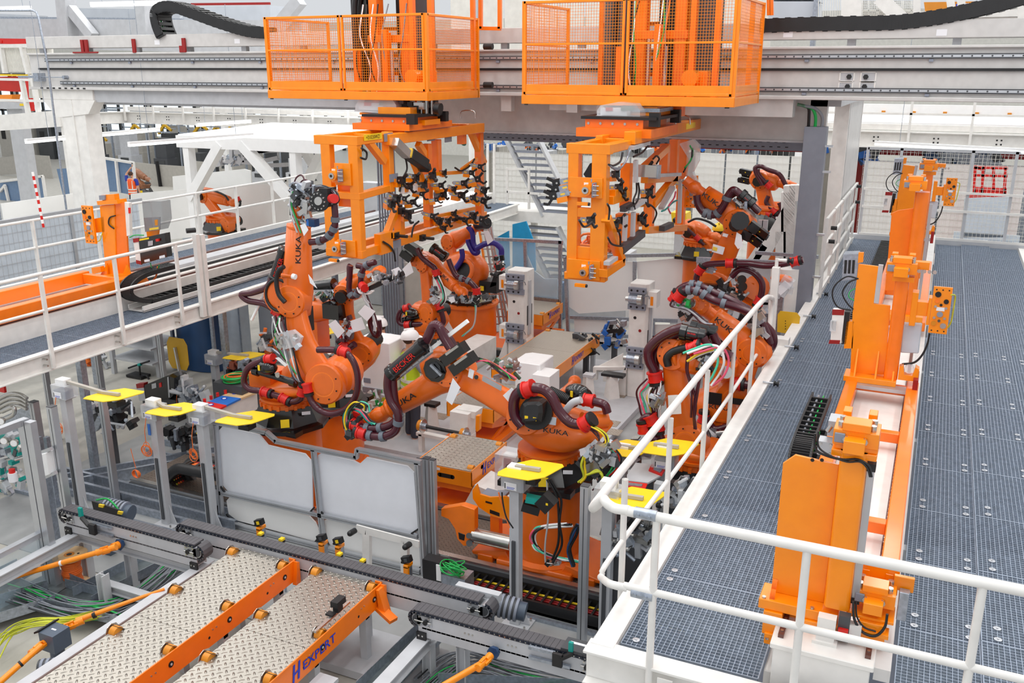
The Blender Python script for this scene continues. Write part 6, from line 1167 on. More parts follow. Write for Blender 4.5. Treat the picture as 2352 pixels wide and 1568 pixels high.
# ---- white clamping towers
def tower(label,px,pyt,Y,wz,side_r):
 a=at(px-22,700,Y);b=at(px+22,700,Y);zt=at(px,pyt,Y).z;t=thing('clamping_tower',label,'tower',((a.x+b.x)/2,Y,.12));x0,x1=a.x,b.x;xc=(x0+x1)/2
 g=MB('white_paint').prism([(x0+.04,Y,.12),(x1-.04,Y,.12),(x1,Y+.05,.12),(x1,Y+.4,.12),(x0,Y+.4,.12),(x0,Y+.05,.12)],(0,0,zt-.12));g.prism([(x0,Y,.12),(x0-.25,Y,.12),(x0,Y,.75)],(0,.3,0)).prism([(x1,Y,.12),(x1+.25,Y,.12),(x1,Y,.75)],(0,.3,0));g.build('shaft',t,bevel=.008)
 g=MB('ink')
 for i,z in enumerate((zt-.62,zt-.85)):g.mat('ink' if i==0 else 'red_dark').cyl((xc+(.05 if i else-.05),Y+.002,z),(xc+(.05 if i else-.05),Y-.004,z),.028,n=12)
 g.build('plug',t)
 for zc in(zt-.26,.12+(zt-.12)*.36):
  g=MB('grey_cast').bx(x0+.0,x1-.03,Y-.06,Y,zc+.1,zc+.2).bx(x0,x1-.03,Y-.06,Y,zc-.2,zc-.1).bx(x0+.02,x1-.06,Y-.04,Y,zc-.1,zc+.1).mat('ink')
  for i in range(3):
   for dz in(.15,-.15):g.cyl((x0+.06+i*.11,Y-.061,zc+dz),(x0+.06+i*.11,Y-.064,zc+dz),.02,n=10)
  g.mat('galv').cyl((xc-.14,Y-.1,zc),(xc+.02,Y-.1,zc),.075,n=18).mat('steel').cyl((xc+.02,Y-.1,zc),(xc+.1,Y-.1,zc),.095,n=18).cyl((xc-.2,Y-.1,zc),(xc-.14,Y-.1,zc),.045);g.mat('cable_grey').tube([(xc+.1,Y-.1,zc+.05),(xc+.2,Y-.08,zc+.08),(xc+.2,Y,zc)],.008,6);g.build('clamp',t)
  s_=x1 if side_r else x0-.16;g=MB('white_paint').bx(s_,s_+.16,Y-.02,Y+.22,zc-.14,zc+.14).mat('orange').bx(s_+.05,s_+.1,Y-.025,Y-.02,zc-.1,zc+.06);g.build('side_box',t)
 MB('light_grey').bx(x1,x1+.03,Y+.1,Y+.2,.8,zt-.2).mat('ink').bx(x1+.001,x1+.002,Y+.05,Y+.3,1.0,1.4).build('cable_cover',t);return t
tower('left white clamping tower with two round clamps and boxes on its left side',1186,622,16.0,0,False)
tower('right white clamping tower with two round clamps and boxes on its right side',1466,652,15.3,0,True)
g=MB('white_paint');fp_=atz(1390,870,.12);tf=thing('tower_foot_frame','white wedge and low frame beside the right clamping tower','frame',fp_)
S(g,[(1430,812),(1430,850),(1370,855),(1372,842)],15.4,.06);S(g,[(1362,843),(1440,843),(1440,850),(1362,850)],15.3,.1);S(g,[(1362,850),(1370,850),(1370,873),(1362,873)],15.3,.1);S(g,[(1385,850),(1393,850),(1393,876),(1385,876)],15.3,.1);g.build('frame',tf)
for i,(px,py,w_,h_) in enumerate(((1405,912,.13,.42),(1350,908,.12,.38),(992,988,.13,.45))):
 p=atz(px,py,.12);t=thing('support_pedestal',('white tapered pedestal with a black pad, nearest the right clamping tower','white tapered pedestal with a clamp on top, left of the one with the black pad','white tapered pedestal left of the roller machine, below the worker')[i],'pedestal',p)
 MB('white_paint').loft([(p,(w_*1.2,0,0),(0,w_*1.2,0)),(p+V((0,0,h_)),(w_*.75,0,0),(0,w_*.75,0))],4,2,False).build('body',t);MB('black' if i!=1 else 'light_grey').ob(p+V((.02,0,h_+.02)),(w_*(1.6 if i==0 else .8),0,0),(0,w_*.7,0),(0,0,.025)).build('pad',t)
# ---- white cabinets
def cabinet(label,px0,px1,py0,zb,Y,dy,cham=True):
 a=at(px0,py0+40,Y);b=at(px1,py0+40,Y);zt=at((px0+px1)/2,py0,Y+dy/2).z;t=thing('machine_cabinet',label,'cabinet',((a.x+b.x)/2,Y,zb));c=(b.x-a.x)*.2 if cham else .002
 MB('white').prism([(a.x+c,Y,zb),(b.x,Y,zb),(b.x+.0,Y+dy,zb),(a.x+c,Y+dy,zb),(a.x,Y+dy-c,zb),(a.x,Y+c,zb)],(0,0,zt-zb)).build('housing',t,bevel=.01)
 return t,a.x,b.x,zt
t,xa_,xb_,zt_=cabinet('tall white cabinet with cut corners left of the two workers in the cell',818,895,772,.95,11.7,.5)
MB('white_paint').bx(xa_+.05,xb_-.02,11.75,12.1,.012,.95).mat('galv').bx(xa_+.1,xb_,11.68,11.75,.88,.98).mat('grey_cast').bx(xa_+.12,xa_+.25,11.695,11.7,1.05,1.13).build('stand',t)
cluster(t,872,925,11.6,22,28,40,'wiring_unit',s=.05,seed=41,mats=('light_grey','black','galv','white_paint','green','cable_yellow'))
t,xa_,xb_,zt_=cabinet('low white cabinet with cut corners behind the long arm of the front robot',1178,1240,820,.5,12.2,.55);MB('white_paint').bx(xa_+.1,xb_,12.3,12.7,.12,.5).build('stand',t)
t,xa_,xb_,zt_=cabinet('small plain white box right of the low white cabinet',1222,1262,852,.12,12.0,.4,False)
t,xa_,xb_,zt_=cabinet('small white cabinet with a red lamp left of the tall white cabinet',798,816,800,.012,12.0,.3,False)
# ---- roller machine
rm=thing('roller_machine','white machine with a black axle between two amber rollers','machine',atz(1060,1040,.12));g=MB('white_paint')
S(g,[(1033,944),(1075,952),(1072,1012),(1033,1004)],11.6,.3);S(g,[(1047,938),(1093,946),(1090,962),(1047,953)],11.7,.25);S(g,[(955,992),(1065,1015),(1065,1022),(955,1000)],11.5,.1);S(g,[(962,975),(1045,990),(1045,996),(962,982)],11.9,.05);S(g,[(1062,1000),(1072,1000),(1072,1025),(1062,1022)],11.45,.12);a_=atz(1050,1020,.12)
g.bx(at(1035,1000,11.6).x,at(1073,1000,11.6).x,11.6,11.9,.12,at(1050,1003,11.6).z);g.bx(at(960,996,11.5).x,at(968,996,11.5).x,11.5,11.6,.12,at(960,996,11.5).z);g.build('body',rm,bevel=.004)
p,q_=at(962,976,11.4),at(1062,996,11.4);d=(q_-p).normalized();MB('black').cyl(p,q_,.028,n=12).build('axle',rm)
for c in(p,q_-d*.02):MB('amber').cyl(c,c+d*.07,.085,n=22).mat('steel').cyl(c+d*.07,c+d*.085,.11,n=22).cyl(c-d*.01,c,.04).mat('galv').cyl(c+d*.085,c+d*.14,.05).build('roller',rm)
g=MB('orange');S(g,[(1093,955),(1101,955),(1100,988),(1095,992),(1092,985)],11.6,.08);g.build('bracket',rm)
os_=thing('drive_shaft','short orange shaft with a round head lying beyond the middle of the cell','drive shaft',atz(1300,885,.3));g=MB(RM).cyl(at(1288,905,13.0),at(1315,880,13.6),.06).sph(at(1320,876,13.7),.11,n=14,m=8);g.build('shaft',os_);MB('light_grey').bx(at(1300,890,13.3).x-.1,at(1300,890,13.3).x+.1,13.2,13.4,.12,at(1300,895,13.3).z).build('rest',os_)
# ---- wiring cabinet left of robot B
wc=thing('wiring_box','clear covered box of red and white terminals left of the front robot pedestal','terminal box',atz(1190,1120,.012));g=MB('clear').bx(-4.85,-4.5,10.0,10.3,.5,1.05);g.build('cover',wc);g=MB('white_paint').bx(-4.95,-4.4,10.05,10.5,.012,.5).bx(-4.8,-4.55,10.15,10.25,.52,1.0).mat('red_dark').bx(-4.78,-4.68,10.13,10.15,.75,.95);g.build('stand',wc);cluster(wc,1225,1010,10.1,20,35,30,'wiring',s=.045,seed=43,mats=('light_grey','galv','black','green','copper'))
MB('white_paint').prism([(-5.4,9.9,.012),(-4.6,9.9,.012),(-4.6,9.9,.5),(-5.1,9.9,.6)],(0,.5,0)).build('shield_plate',wc)
# ---- slim stands carrying clear electronics boxes and yellow plates
def stand(label,foot,headpx,platepx,Y,dirx=1,z0=.012,tone='light_grey',dull=False,vertical=False,s=1.0,coil=True):
 f0=foot if isinstance(foot,V) else V((at(*foot,Y).x,Y,z0));t=thing('sensor_stand',label,'stand',f0,'slim stands with yellow plates');h=at(headpx[0],headpx[1],Y);x=f0.x
 g=MB(tone).bx(x-.055,x+.055,Y-.055,Y+.055,z0+.02,h.z-.06).bx(x-.14,x+.18,Y-.13,Y+.13,z0,z0+.02).prism([(x+.055,Y,z0+.02),(x+.17,Y,z0+.02),(x+.055,Y,z0+.3)],(0,.012,0)).mat('alu').bx(x-.1,x+.1,Y-.08,Y+.08,h.z-.06,h.z-.045);bolts(g,[(x+.14,Y-.09,z0+.02),(x+.14,Y+.09,z0+.02)],(0,0,1),.014,.03);g.build('post',t,bevel=.003)
 MB('dark_grey').bx(x-.02,x+.02,Y-.075,Y-.055,z0+.1,z0+(h.z-z0)*.62).build('cable_duct',t)
 g=MB('clear').bx(x-.13,x+.13,Y-.1,Y+.1,h.z-.04,h.z+.14);g.build('cover',t);g=MB('grey_cast').bx(x-.1,x+.1,Y-.085,Y+.05,h.z-.04,h.z+.07).mat('paper').bx(x-.09,x+.05,Y-.104,Y-.1,h.z-.03,h.z+.05).mat('ink').bx(x-.085,x-.075,Y-.106,Y-.104,h.z-.02,h.z+.04).mat('logo_blue').bx(x-.06,x+.03,Y-.106,Y-.104,h.z-.005,h.z+.0).bx(x-.06,x+.02,Y-.106,Y-.104,h.z-.02,h.z-.015).mat('white').ob((x+.0,Y,h.z+.17),(.08,0,0),(0,.06,0),(0,0,.04)).mat('deep_blue').bx(x+.09,x+.12,Y-.09,Y-.02,h.z-.04,h.z+.06);g.build('electronics',t)
 p=at(platepx[0],platepx[1],Y+.0);my='yellow_old' if dull else 'yellow'
 if vertical:
  g=MB(my);w2,h2=.2*s,.25*s;g.prism([p+V((a*w2,0,b*h2)) for a,b in((-1,-.6),(-.7,-1),(.7,-1),(1,-.6),(1,.6),(.7,1),(-.7,1),(-1,.6))],(0,.012,0));g.build('yellow_plate',t);MB('alu').bar(p+V((-.02,-.03,.12)),p+V((.03,-.03,-.3)),.05,.03).bar(p+V((.03,-.03,-.3)),V((x,Y,h.z)),.05,.03).build('arm',t)
 else:
  u=V((1,.0,.03)).normalized();v=V((.25*dirx,1,0)).normalized();g=MB(my);a,b=.245*s,.26*s;P=[p+u*(i*a)+v*(j*b) for i,j in((-1,-.7),(-.8,-1),(.6,-1),(1,-.5),(1,.8),(.8,1),(-.6,1),(-1,.3))];g.prism(P,(0,0,.012));g.build('yellow_plate',t,bevel=.002)
  g=MB('arm_grey').bar(p-u*.16*s*dirx+V((0,-.02,.03)),p+u*.12*s*dirx+V((0,-.02,.035)),.045,.035).bar(p-u*.16*s*dirx+V((0,-.02,.03)),V((x+.06*dirx,Y,h.z+.18)),.045,.035).bar(V((x+.06*dirx,Y,h.z+.18)),V((x-.08*dirx,Y,h.z+.19)),.045,.035).build('arm',t)
  MB('galv').cyl(p-V((0,0,.0)),p-V((0,0,.12)),.04).mat('black').bx(p.x-.08,p.x+.08,p.y-.05,p.y+.1,p.z-.14,p.z-.08).build('sensor',t)
 if coil:
  g=MB('cable_orange');c=V((x-.06,Y-.14,h.z-.45))
  for k in range(5):ring(g,c+V((random.uniform(-.02,.02),0,random.uniform(-.03,.03))),(random.uniform(-.2,.2),1,random.uniform(-.2,.2)),random.uniform(.05,.08),.005,14,5)
  g.tube([V((x-.05,Y-.1,h.z-.02)),V((x-.06,Y-.14,h.z-.2)),c+V((0,0,.06))],.005,5);g.build('cable_coil',t)
 return t
stand('slim stand farthest left, orange coil hanging, yellow plate left of the tall grey pole',(190,1180),(190,912),(262,908),7.9)
s2_=stand('second slim stand from the left, blue sticker and two orange coils',(385,1200),(328,945),(402,941),8.2)
g=MB('cable_orange');c=at(313,1088,8.05)
for k in range(6):ring(g,c,(.15*k-.3,1,.1),.06,.005,14,5)
g.tube([at(300,1030,8.05),at(308,1060,8.05),at(312,1075,8.05)],.005,5).mat('blue').bx(at(338,980,8.1).x-.02,at(338,980,8.1).x+.02,8.12,8.13,at(338,1000,8.1).z,at(338,975,8.1).z);g.build('cable_coil',s2_)
stand('third slim stand from the left, next to the white panels',(488,1200),(478,965),(563,961),8.35)
s4_=stand('slim stand right of the white panels, with a teal motor and orange cables',(1185,1430),(1182,1110),(1218,1080),8.05,coil=False)
g=MB('teal').bar(at(1208,1143,7.95),at(1243,1150,8.0),.09,.07).mat('black').bar(at(1200,1160,7.95),at(1240,1172,8.0),.1,.09).bar(at(1243,1140,8.0),at(1268,1165,8.0),.13,.16).mat('yellow').ob(at(1256,1158,7.91),(.012,0,0),(0,.002,0),(0,0,.012));g.build('motor',s4_)
bundle(s4_,[(1150,1130),(1155,1150),(1165,1185),(1177,1212)],7.9,('cable_orange','black'),.008,.01)
stand('slim stand behind the square aluminium post, its yellow plate behind the railing bend',(1388,1470),(1370,1140),(1452,1145),8.1,coil=False)
stand('slim stand right of the front robot, yellow plate under the sloping handrail',(1520,1200),(1505,1058),(1535,1028),9.3,coil=False)
stand('yellow plated stand just right of the front robot tool',(1425,1180),(1405,1055),(1440,1030),9.5,coil=False)
stand('slim stand far back left of the tall robot, orange coil beside its yellow plate',(508,990),(508,832),(560,818),12.0,dull=False,coil=False)
stand('stand with a tilted-up yellow plate beside the blue cylinder',(430,960),(440,890),(408,812),11.5,vertical=True,dull=True,s=1.15)
stand('stand with a yellow plate behind the arm of the tall robot',(740,900),(735,790),(745,762),13.5,coil=False)
yp=thing('warning_plate','upright yellow plate beside the platform edge below the blue-grey duct','plate',at(1812,765,14.0));g=MB('yellow_old');S(g,[(1786,722),(1792,714),(1830,718),(1838,728),(1832,770),(1785,762)],14.0,.012).mat('ink')
for i in range(4):S(g,[(1803,736+i*6),(1805,736+i*6),(1805,738+i*6),(1803,738+i*6)],13.995,.003)
g.build('plate',yp);MB('galv').bx(at(1812,765,14.0).x-.04,at(1812,765,14.0).x+.04,14.02,14.08,.012,at(1812,765,14.0).z).build('post',yp)
# more stands' heads seen from above at the right
rc=thing('welding_controller','grey tool lid with two red framed windows below the sloping handrail','machine',at(1470,1090,9.0));g=MB('light_grey');p=at(1470,1090,9.0)
for m_,pts in(('light_grey',[(1440,1090),(1460,1062),(1500,1066),(1528,1080),(1520,1090),(1488,1108),(1440,1103)]),('red',[(1437,1104),(1487,1110),(1482,1122),(1437,1116)]),('red',[(1497,1065),(1528,1077),(1520,1090),(1490,1078)]),('galv',[(1441,1107),(1476,1111),(1474,1116),(1441,1113)]),('galv',[(1504,1071),(1521,1078),(1516,1084),(1500,1077)])):
 z_=p.z if m_=='light_grey' else p.z+.02 if m_=='red' else p.z+.03;g.mat(m_).prism([atz(x,y,z_) for x,y in pts],(0,0,-.02))
g.mat('dark_grey').bx(p.x-.1,p.x+.1,8.9,9.2,.22,p.z-.02);g.build('lid',rc)
for i,(px,py,Y,w_,h_,n,lab) in enumerate(((1600,1120,8.6,34,24,40,'cluster of grey castings and clear parts by the platform beam'),(1420,1245,8.2,26,30,40,'grey spot welding tool hanging by the square aluminium post'),(1480,1225,8.4,26,40,40,'silver tool with a yellow label behind the stair railing'),(1545,1150,8.8,30,30,34,'small chrome tool parts under the sloping handrail'),(1460,1030,10.2,30,18,24,'grey tool parts behind the yellow plates'),(1640,1010,10.9,40,20,24,'dark motor parts beside the right-hand robot base'),(1690,700,14.0,22,30,34,'dark motor and valve parts of the back right robot cell'))):
 t=thing('tool_rack',lab,'tool',atz(px,py,.012));cluster(t,px,py,Y,w_,h_,n,'tool_parts',s=.07,seed=60+i,mats=('galv','steel','light_grey','dark_grey','clear','black'))
 p=at(px,py+h_,Y);MB('dark_grey').bx(p.x-.05,p.x+.05,Y,Y+.1,.0,p.z+.15).build('post',t)
# ---- tables and boxes at the left of the cell
rt=thing('service_table','white box with red, blue and tan lid fields and small red knobs','box',atz(545,960,.012));zt_=.72
A0=atz(468,932,zt_);B0=atz(590,900,zt_);g=MB('white_paint');P=[atz(*q,zt_) for q in((462,935),(520,942),(592,912),(590,898),(560,896))]
cols=(('red',[(460,930),(478,922),(520,930),(505,938)]),('blue',[(478,922),(510,908),(553,914),(520,930)]),('wood',[(510,908),(545,893),(590,900),(553,914)]))
for m_,q in cols:g.mat(m_).prism([atz(x,y,zt_) for x,y in q],(0,0,-.03))
g.mat('white_paint').prism([atz(x,y,zt_-.03) for x,y in((460,930),(545,893),(590,900),(505,938))],(0,0,-.3));g.build('lid',rt)
g=MB('red')
for px,py in((470,921),(485,914),(500,907),(518,901),(527,897),(550,890)):p=atz(px,py,zt_+.02);g.cyl(p-V((0,0,.02)),p+V((0,0,.04)),.025)
for px,py in((484,929),(515,915),(540,903)):p=atz(px,py,zt_+.001);g.mat('logo_blue').cyl(p,p+V((0,0,.003)),.05,n=20).mat('white').cyl(p+V((0,0,.003)),p+V((0,0,.004)),.03,n=20)
g.build('knob',rt);g=MB('light_grey');p=atz(530,935,.3);g.bx(p.x-.3,p.x+.2,p.y-.1,p.y+.3,.012,.4);g.build('stand',rt)
kc=thing('control_case','black control case with a red corner standing on the floor at left','control box',atz(355,960,.012));g=MB('black_gloss');Yc=11.3;S(g,[(330,885),(385,862),(400,868),(400,905),(390,915),(340,922),(330,915)],Yc,.3).mat('red_dark');S(g,[(312,882),(330,880),(330,890),(314,892)],Yc-.01,.1).mat('light_grey');S(g,[(314,892),(330,890),(334,920),(320,920)],Yc-.01,.1).mat('alu');S(g,[(348,882),(358,879),(359,890),(349,893)],Yc-.01,.01);S(g,[(384,866),(387,865),(390,912),(387,913)],Yc-.01,.01).mat('red');S(g,[(365,880),(370,878),(371,888),(366,890)],Yc-.01,.01);g.build('housing',kc)
p=at(360,920,Yc);MB('dark_grey').bx(p.x-.4,p.x+.4,Yc+.05,Yc+.25,.012,p.z+.05).build('stand',kc)
tw_=thing('hand_truck','black T-handled hand truck standing behind the black control case','hand truck',atz(322,890,.012));g=MB('black');Yt=12.6;T(g,[(295,845),(318,837),(343,829)],Yt,.018);T(g,[(320,837),(322,860),(325,885)],Yt,.018);T(g,[(310,880),(318,866),(335,862),(342,870)],Yt,.02);T(g,[(325,885),(322,905),(322,915)],Yt,.02);p=at(322,915,Yt);g.bx(p.x-.2,p.x+.2,Yt-.1,Yt+.15,.012,.06).cyl((p.x,Yt,.05),(p.x,Yt,p.z),.02);g.mat('teal').cyl(at(318,838,Yt),at(324,836,Yt),.03);g.build('frame',tw_)
gc=thing('cable_coil','coil of green and orange cable lying left of the tall robot base','cable',atz(540,875,.5));g=MB('green')
c=at(540,872,11.3)
for k in range(10):ring(g.mat('green' if k%3 else 'cable_orange'),c+V((random.uniform(-.03,.03),random.uniform(-.03,.03),random.uniform(0,.08))),(random.uniform(-.1,.1),random.uniform(-.1,.1),1),random.uniform(.14,.24) if k%3 else .15,.012,18,5)
g.build('loops',gc);MB('dark_grey').bx(c.x-.3,c.x+.3,c.y-.2,c.y+.3,.012,c.z-.02).build('crate',gc)
# assorted devices along the left edge of the cell
for i,(px,py,Y,w_,h_,n,lab,ms) in enumerate(((250,955,9.3,55,26,60,'tangle of black motors, grey valves and clear parts behind the left stands',('black','galv','clear','dark_grey','light_grey','black','frost')),(420,1000,9.9,40,18,40,'black servo motors with yellow labels between the slim stands',('black','black','galv','dark_grey','yellow')),(440,905,11.2,34,18,34,'grey electronics under crumpled clear film near the blue cylinder',('clear','galv','light_grey','dark_grey')),(620,785,12.5,22,24,30,'grey covered sensor head left of the tall robot arm',('galv','dark_grey','cable_orange','clear')),(545,845,11.8,24,14,20,'dark cables and fittings below the yellow plate',('black','copper','galv')),(760,830,12.4,34,20,36,'mixed steel fittings behind the tall robot',('galv','steel','black','yellow','light_grey')),(1410,770,16.8,24,30,30,'black and steel clamps behind the right clamping tower',('black','galv','steel','blue')),(1345,790,16.2,26,20,26,'black cable chain stack behind the roller table',('black','black','dark_grey')))):
 t=thing('equipment_pile',lab,'equipment',atz(px,py+30,.012));cluster(t,px,py,Y,w_,h_,n,'parts',s=.08,seed=80+i,mats=ms);p=at(px,py+h_,Y);MB('dark_grey').bx(p.x-.05,p.x+.05,Y,Y+.08,.012,max(.05,p.z+.1)).build('stand',t)
# ---- white fabric panels at the back of the cell and glazed fence
wp=thing('welding_screen','back welding screen of white cloth panels in grey profile frames','screen',(-5.5,18.6,.012));Yb=18.6
for pts in([(1300,640),(1330,597),(1455,601),(1455,712),(1330,720),(1300,700)],[(1462,601),(1580,590),(1586,605),(1586,735),(1470,735)],[(1318,732),(1400,735),(1395,765),(1320,762)],[(1320,775),(1430,770),(1430,800),(1320,795)],[(1490,745),(1560,745),(1560,860),(1490,860)],[(1600,640),(1860,660),(1860,790),(1600,780)]):g=MB('tarp');S(g,pts,Yb,.02);g.build('cloth_panel',wp)
g=MB('galv')
for(a,b,c,d) in((1300,590,1590,584),(1458,600,1456,880),(1298,590,1310,880),(1590,584,1588,900),(1310,728,1590,738),(1310,768,1590,776),(1310,806,1590,812),(1500,740,1498,900),(1600,575,1596,900),(1610,575,1606,900)):g.bar(at(a,b,Yb-.03),at(c,d,Yb-.03),.07,.07,(0,1,0))
g.build('frame',wp);z_=at(1310,880,Yb).z;MB('galv').bx(at(1300,700,Yb).x,at(1590,700,Yb).x,Yb,Yb+.05,.012,.06).build('foot_rail',wp)
gf=thing('glazed_fence','glazed guard fence in grey profiles in front of the metal stairs','fence',(-8.3,18.9,.012));Yg=18.9
g=MB('glass');S(g,[(1125,553),(1285,560),(1285,815),(1135,810)],Yg,.01);g.build('pane',gf)
g=MB('galv')
for(a,b,c,d) in((1120,548,1292,556),(1287,552,1287,900),(1206,556,1210,700),(1210,682,1285,690),(1140,690,1210,700)):g.bar(at(a,b,Yg-.03),at(c,d,Yg-.03),.07,.07,(0,1,0))
g.build('frame',gf);g=MB('frost');S(g,[(1205,572),(1225,620),(1250,640),(1280,640),(1280,690),(1212,690)],Yg+.05,.03);g.build('panel_stack',gf)
bc=thing('crate_stack','grey-blue cabinet and brown cartons behind the glazed fence','crate',(-8,19.8,0));g=MB('bluefilm');p,q_=at(1240,700,19.8),at(1280,700,19.8);g.bx(p.x,q_.x,19.8,20.4,0,at(1260,655,19.8).z).mat('wood').bx(at(1208,700,19.9).x,at(1238,700,19.9).x,19.9,20.4,0,at(1220,660,19.9).z);g.build('boxes',bc)
ld=thing('ladder','tall aluminium and orange ladder leaning behind the blue-hosed robot','ladder',at(1160,835,18.2));g=MB('alu')
for(a,b,c,d,m_) in((1100,520,1148,830,'orange'),(1112,520,1162,830,'alu'),(1128,520,1180,830,'alu'),(1122,520,1168,800,'alu'),(1145,600,1196,830,'alu')):g.mat(m_).bar(at(a,b,18.2),at(c,d,18.2),.05,.04)
for i in range(18):u=i/18;g.mat('alu').bar(at(1100+48*u,520+310*u,18.2),at(1128+52*u,520+310*u,18.2),.03,.03)
g.build('ladder_frame',ld)
# ================================================================ foreground roller tables and conveyors
def wheel(t,x,y,z,s=1.):
 MB('amber').cyl((x-.035*s,y,z),(x+.035*s,y,z),.06*s,n=20).mat('steel').prism([(x-.055*s,y-.08*s,z),(x-.055*s,y-.05*s,z+.055*s),(x-.055*s,y+.0*s,z+.075*s),(x-.055*s,y+.06*s,z+.055*s),(x-.055*s,y+.09*s,z)],(.006,0,0)).mat('dark_grey').prism([(x-.048*s,y-.0*s,z+.06*s),(x+.05*s,y-.0*s,z+.06*s),(x+.05*s,y+.07*s,z+.0*s),(x-.048*s,y+.07*s,z+.0*s)],(0,0,.006)).build('roller',t)
def rtable(label,x0,x1,ys,ws,ye,logo=None):
 t=thing('roller_table',label,'roller table',((x0+x1)/2,5.5,0));zt=.86
 for i in range(len(ys)-1):MB('tread_plate').bx(x0,x1-.01,ys[i]+.002,ys[i+1]-.002,zt-.012,zt).build('top_plate',t)
 g=MB('orange_deep').bx(x1,x1+.014,ys[0],ye-.02,.66,.9).bx(x1-.07,x1+.014,ye-.03,ye-.016,.62,.9).prism([(x1+.014,ye-.1,.64),(x1+.014,ye-.02,.62),(x1+.014,ye-.02,.88),(x1+.014,ye-.06,.9)],(.05,0,0));g.build('side_beam',t,bevel=.002)
 MB('orange_deep').bx(x0-.014,x0,ys[0],ye-.02,.64,.84).build('side_beam',t)
 g=MB('ink')
 for y in ws:g.mat('ink').cyl((x1+.014,y-.07,.79),(x1+.02,y-.07,.79),.03,n=14).mat('light_grey').cyl((x1+.02,y-.07,.79),(x1+.024,y-.07,.79),.012,n=8).mat('ink').cyl((x1+.014,y-.35,.76),(x1+.016,y-.35,.76),.014,n=10).mat('steel').cyl((x1+.014,y-.25,.82),(x1+.022,y-.25,.82),.008,n=6).cyl((x1+.014,y-.3,.82),(x1+.022,y-.3,.82),.008,n=6)
 g.build('bolt',t)
 for y in ws:wheel(t,x1-.05,y,zt);wheel(t,x0+.03,y+.02,zt-.01)
 g=MB('light_grey')
 for y in(4.6,5.9,6.75):g.bx(x0+.06,x0+.14,y-.04,y+.04,0,.64).bx(x1-.14,x1-.06,y-.04,y+.04,0,.64).bx(x0+.06,x1-.06,y-.03,y+.03,.56,.64)
 g.build('leg',t)
 if logo:logomark(t,(x1+.017,logo,.78),.09,(0,1,0))
 return t
wy=[atz(x,y,.88).y for x,y in((645,1296),(520,1390),(395,1492))]
rtable('foreground roller table of bright tread plate, the left of two',-6.5,-5.73,[3.2,4.35,5.5,6.93],[y for y in wy]+[4.0],6.95)
rtb=rtable('foreground roller table of bright tread plate, the right of two, with blue lettering',-5.43,-4.65,[3.2,4.6,5.75,6.93],[atz(x,y,.88).y for x,y in((848,1345),(733,1452),(607,1552))],6.95,logo=atz(690,1510,.78).y)
g=MB('orange_deep').bar((-4.64,6.85,.66),(-4.42,6.78,.6),.1,.04).prism([(-4.63,6.8,.88),(-4.6,6.8,.88),(-4.52,6.8,.6),(-4.6,6.8,.6)],(0,.1,0));g.build('end_bracket',rtb)
sn=thing('sensor','black sensor on a steel rail clamped to the right roller table','sensor',(-4.7,6.1,.9));p=atz(760,1425,.9);g=MB('steel').bar((p.x,p.y-.25,.93),(p.x,p.y+.3,.93),.03,.02).mat('black').bx(p.x-.03,p.x+.03,p.y+.08,p.y+.16,.94,1.0).bx(p.x-.04,p.x+.04,p.y+.06,p.y+.2,1.0,1.06).bx(p.x-.06,p.x+.02,p.y+.0,p.y+.06,.94,.96);g.build('body',sn)
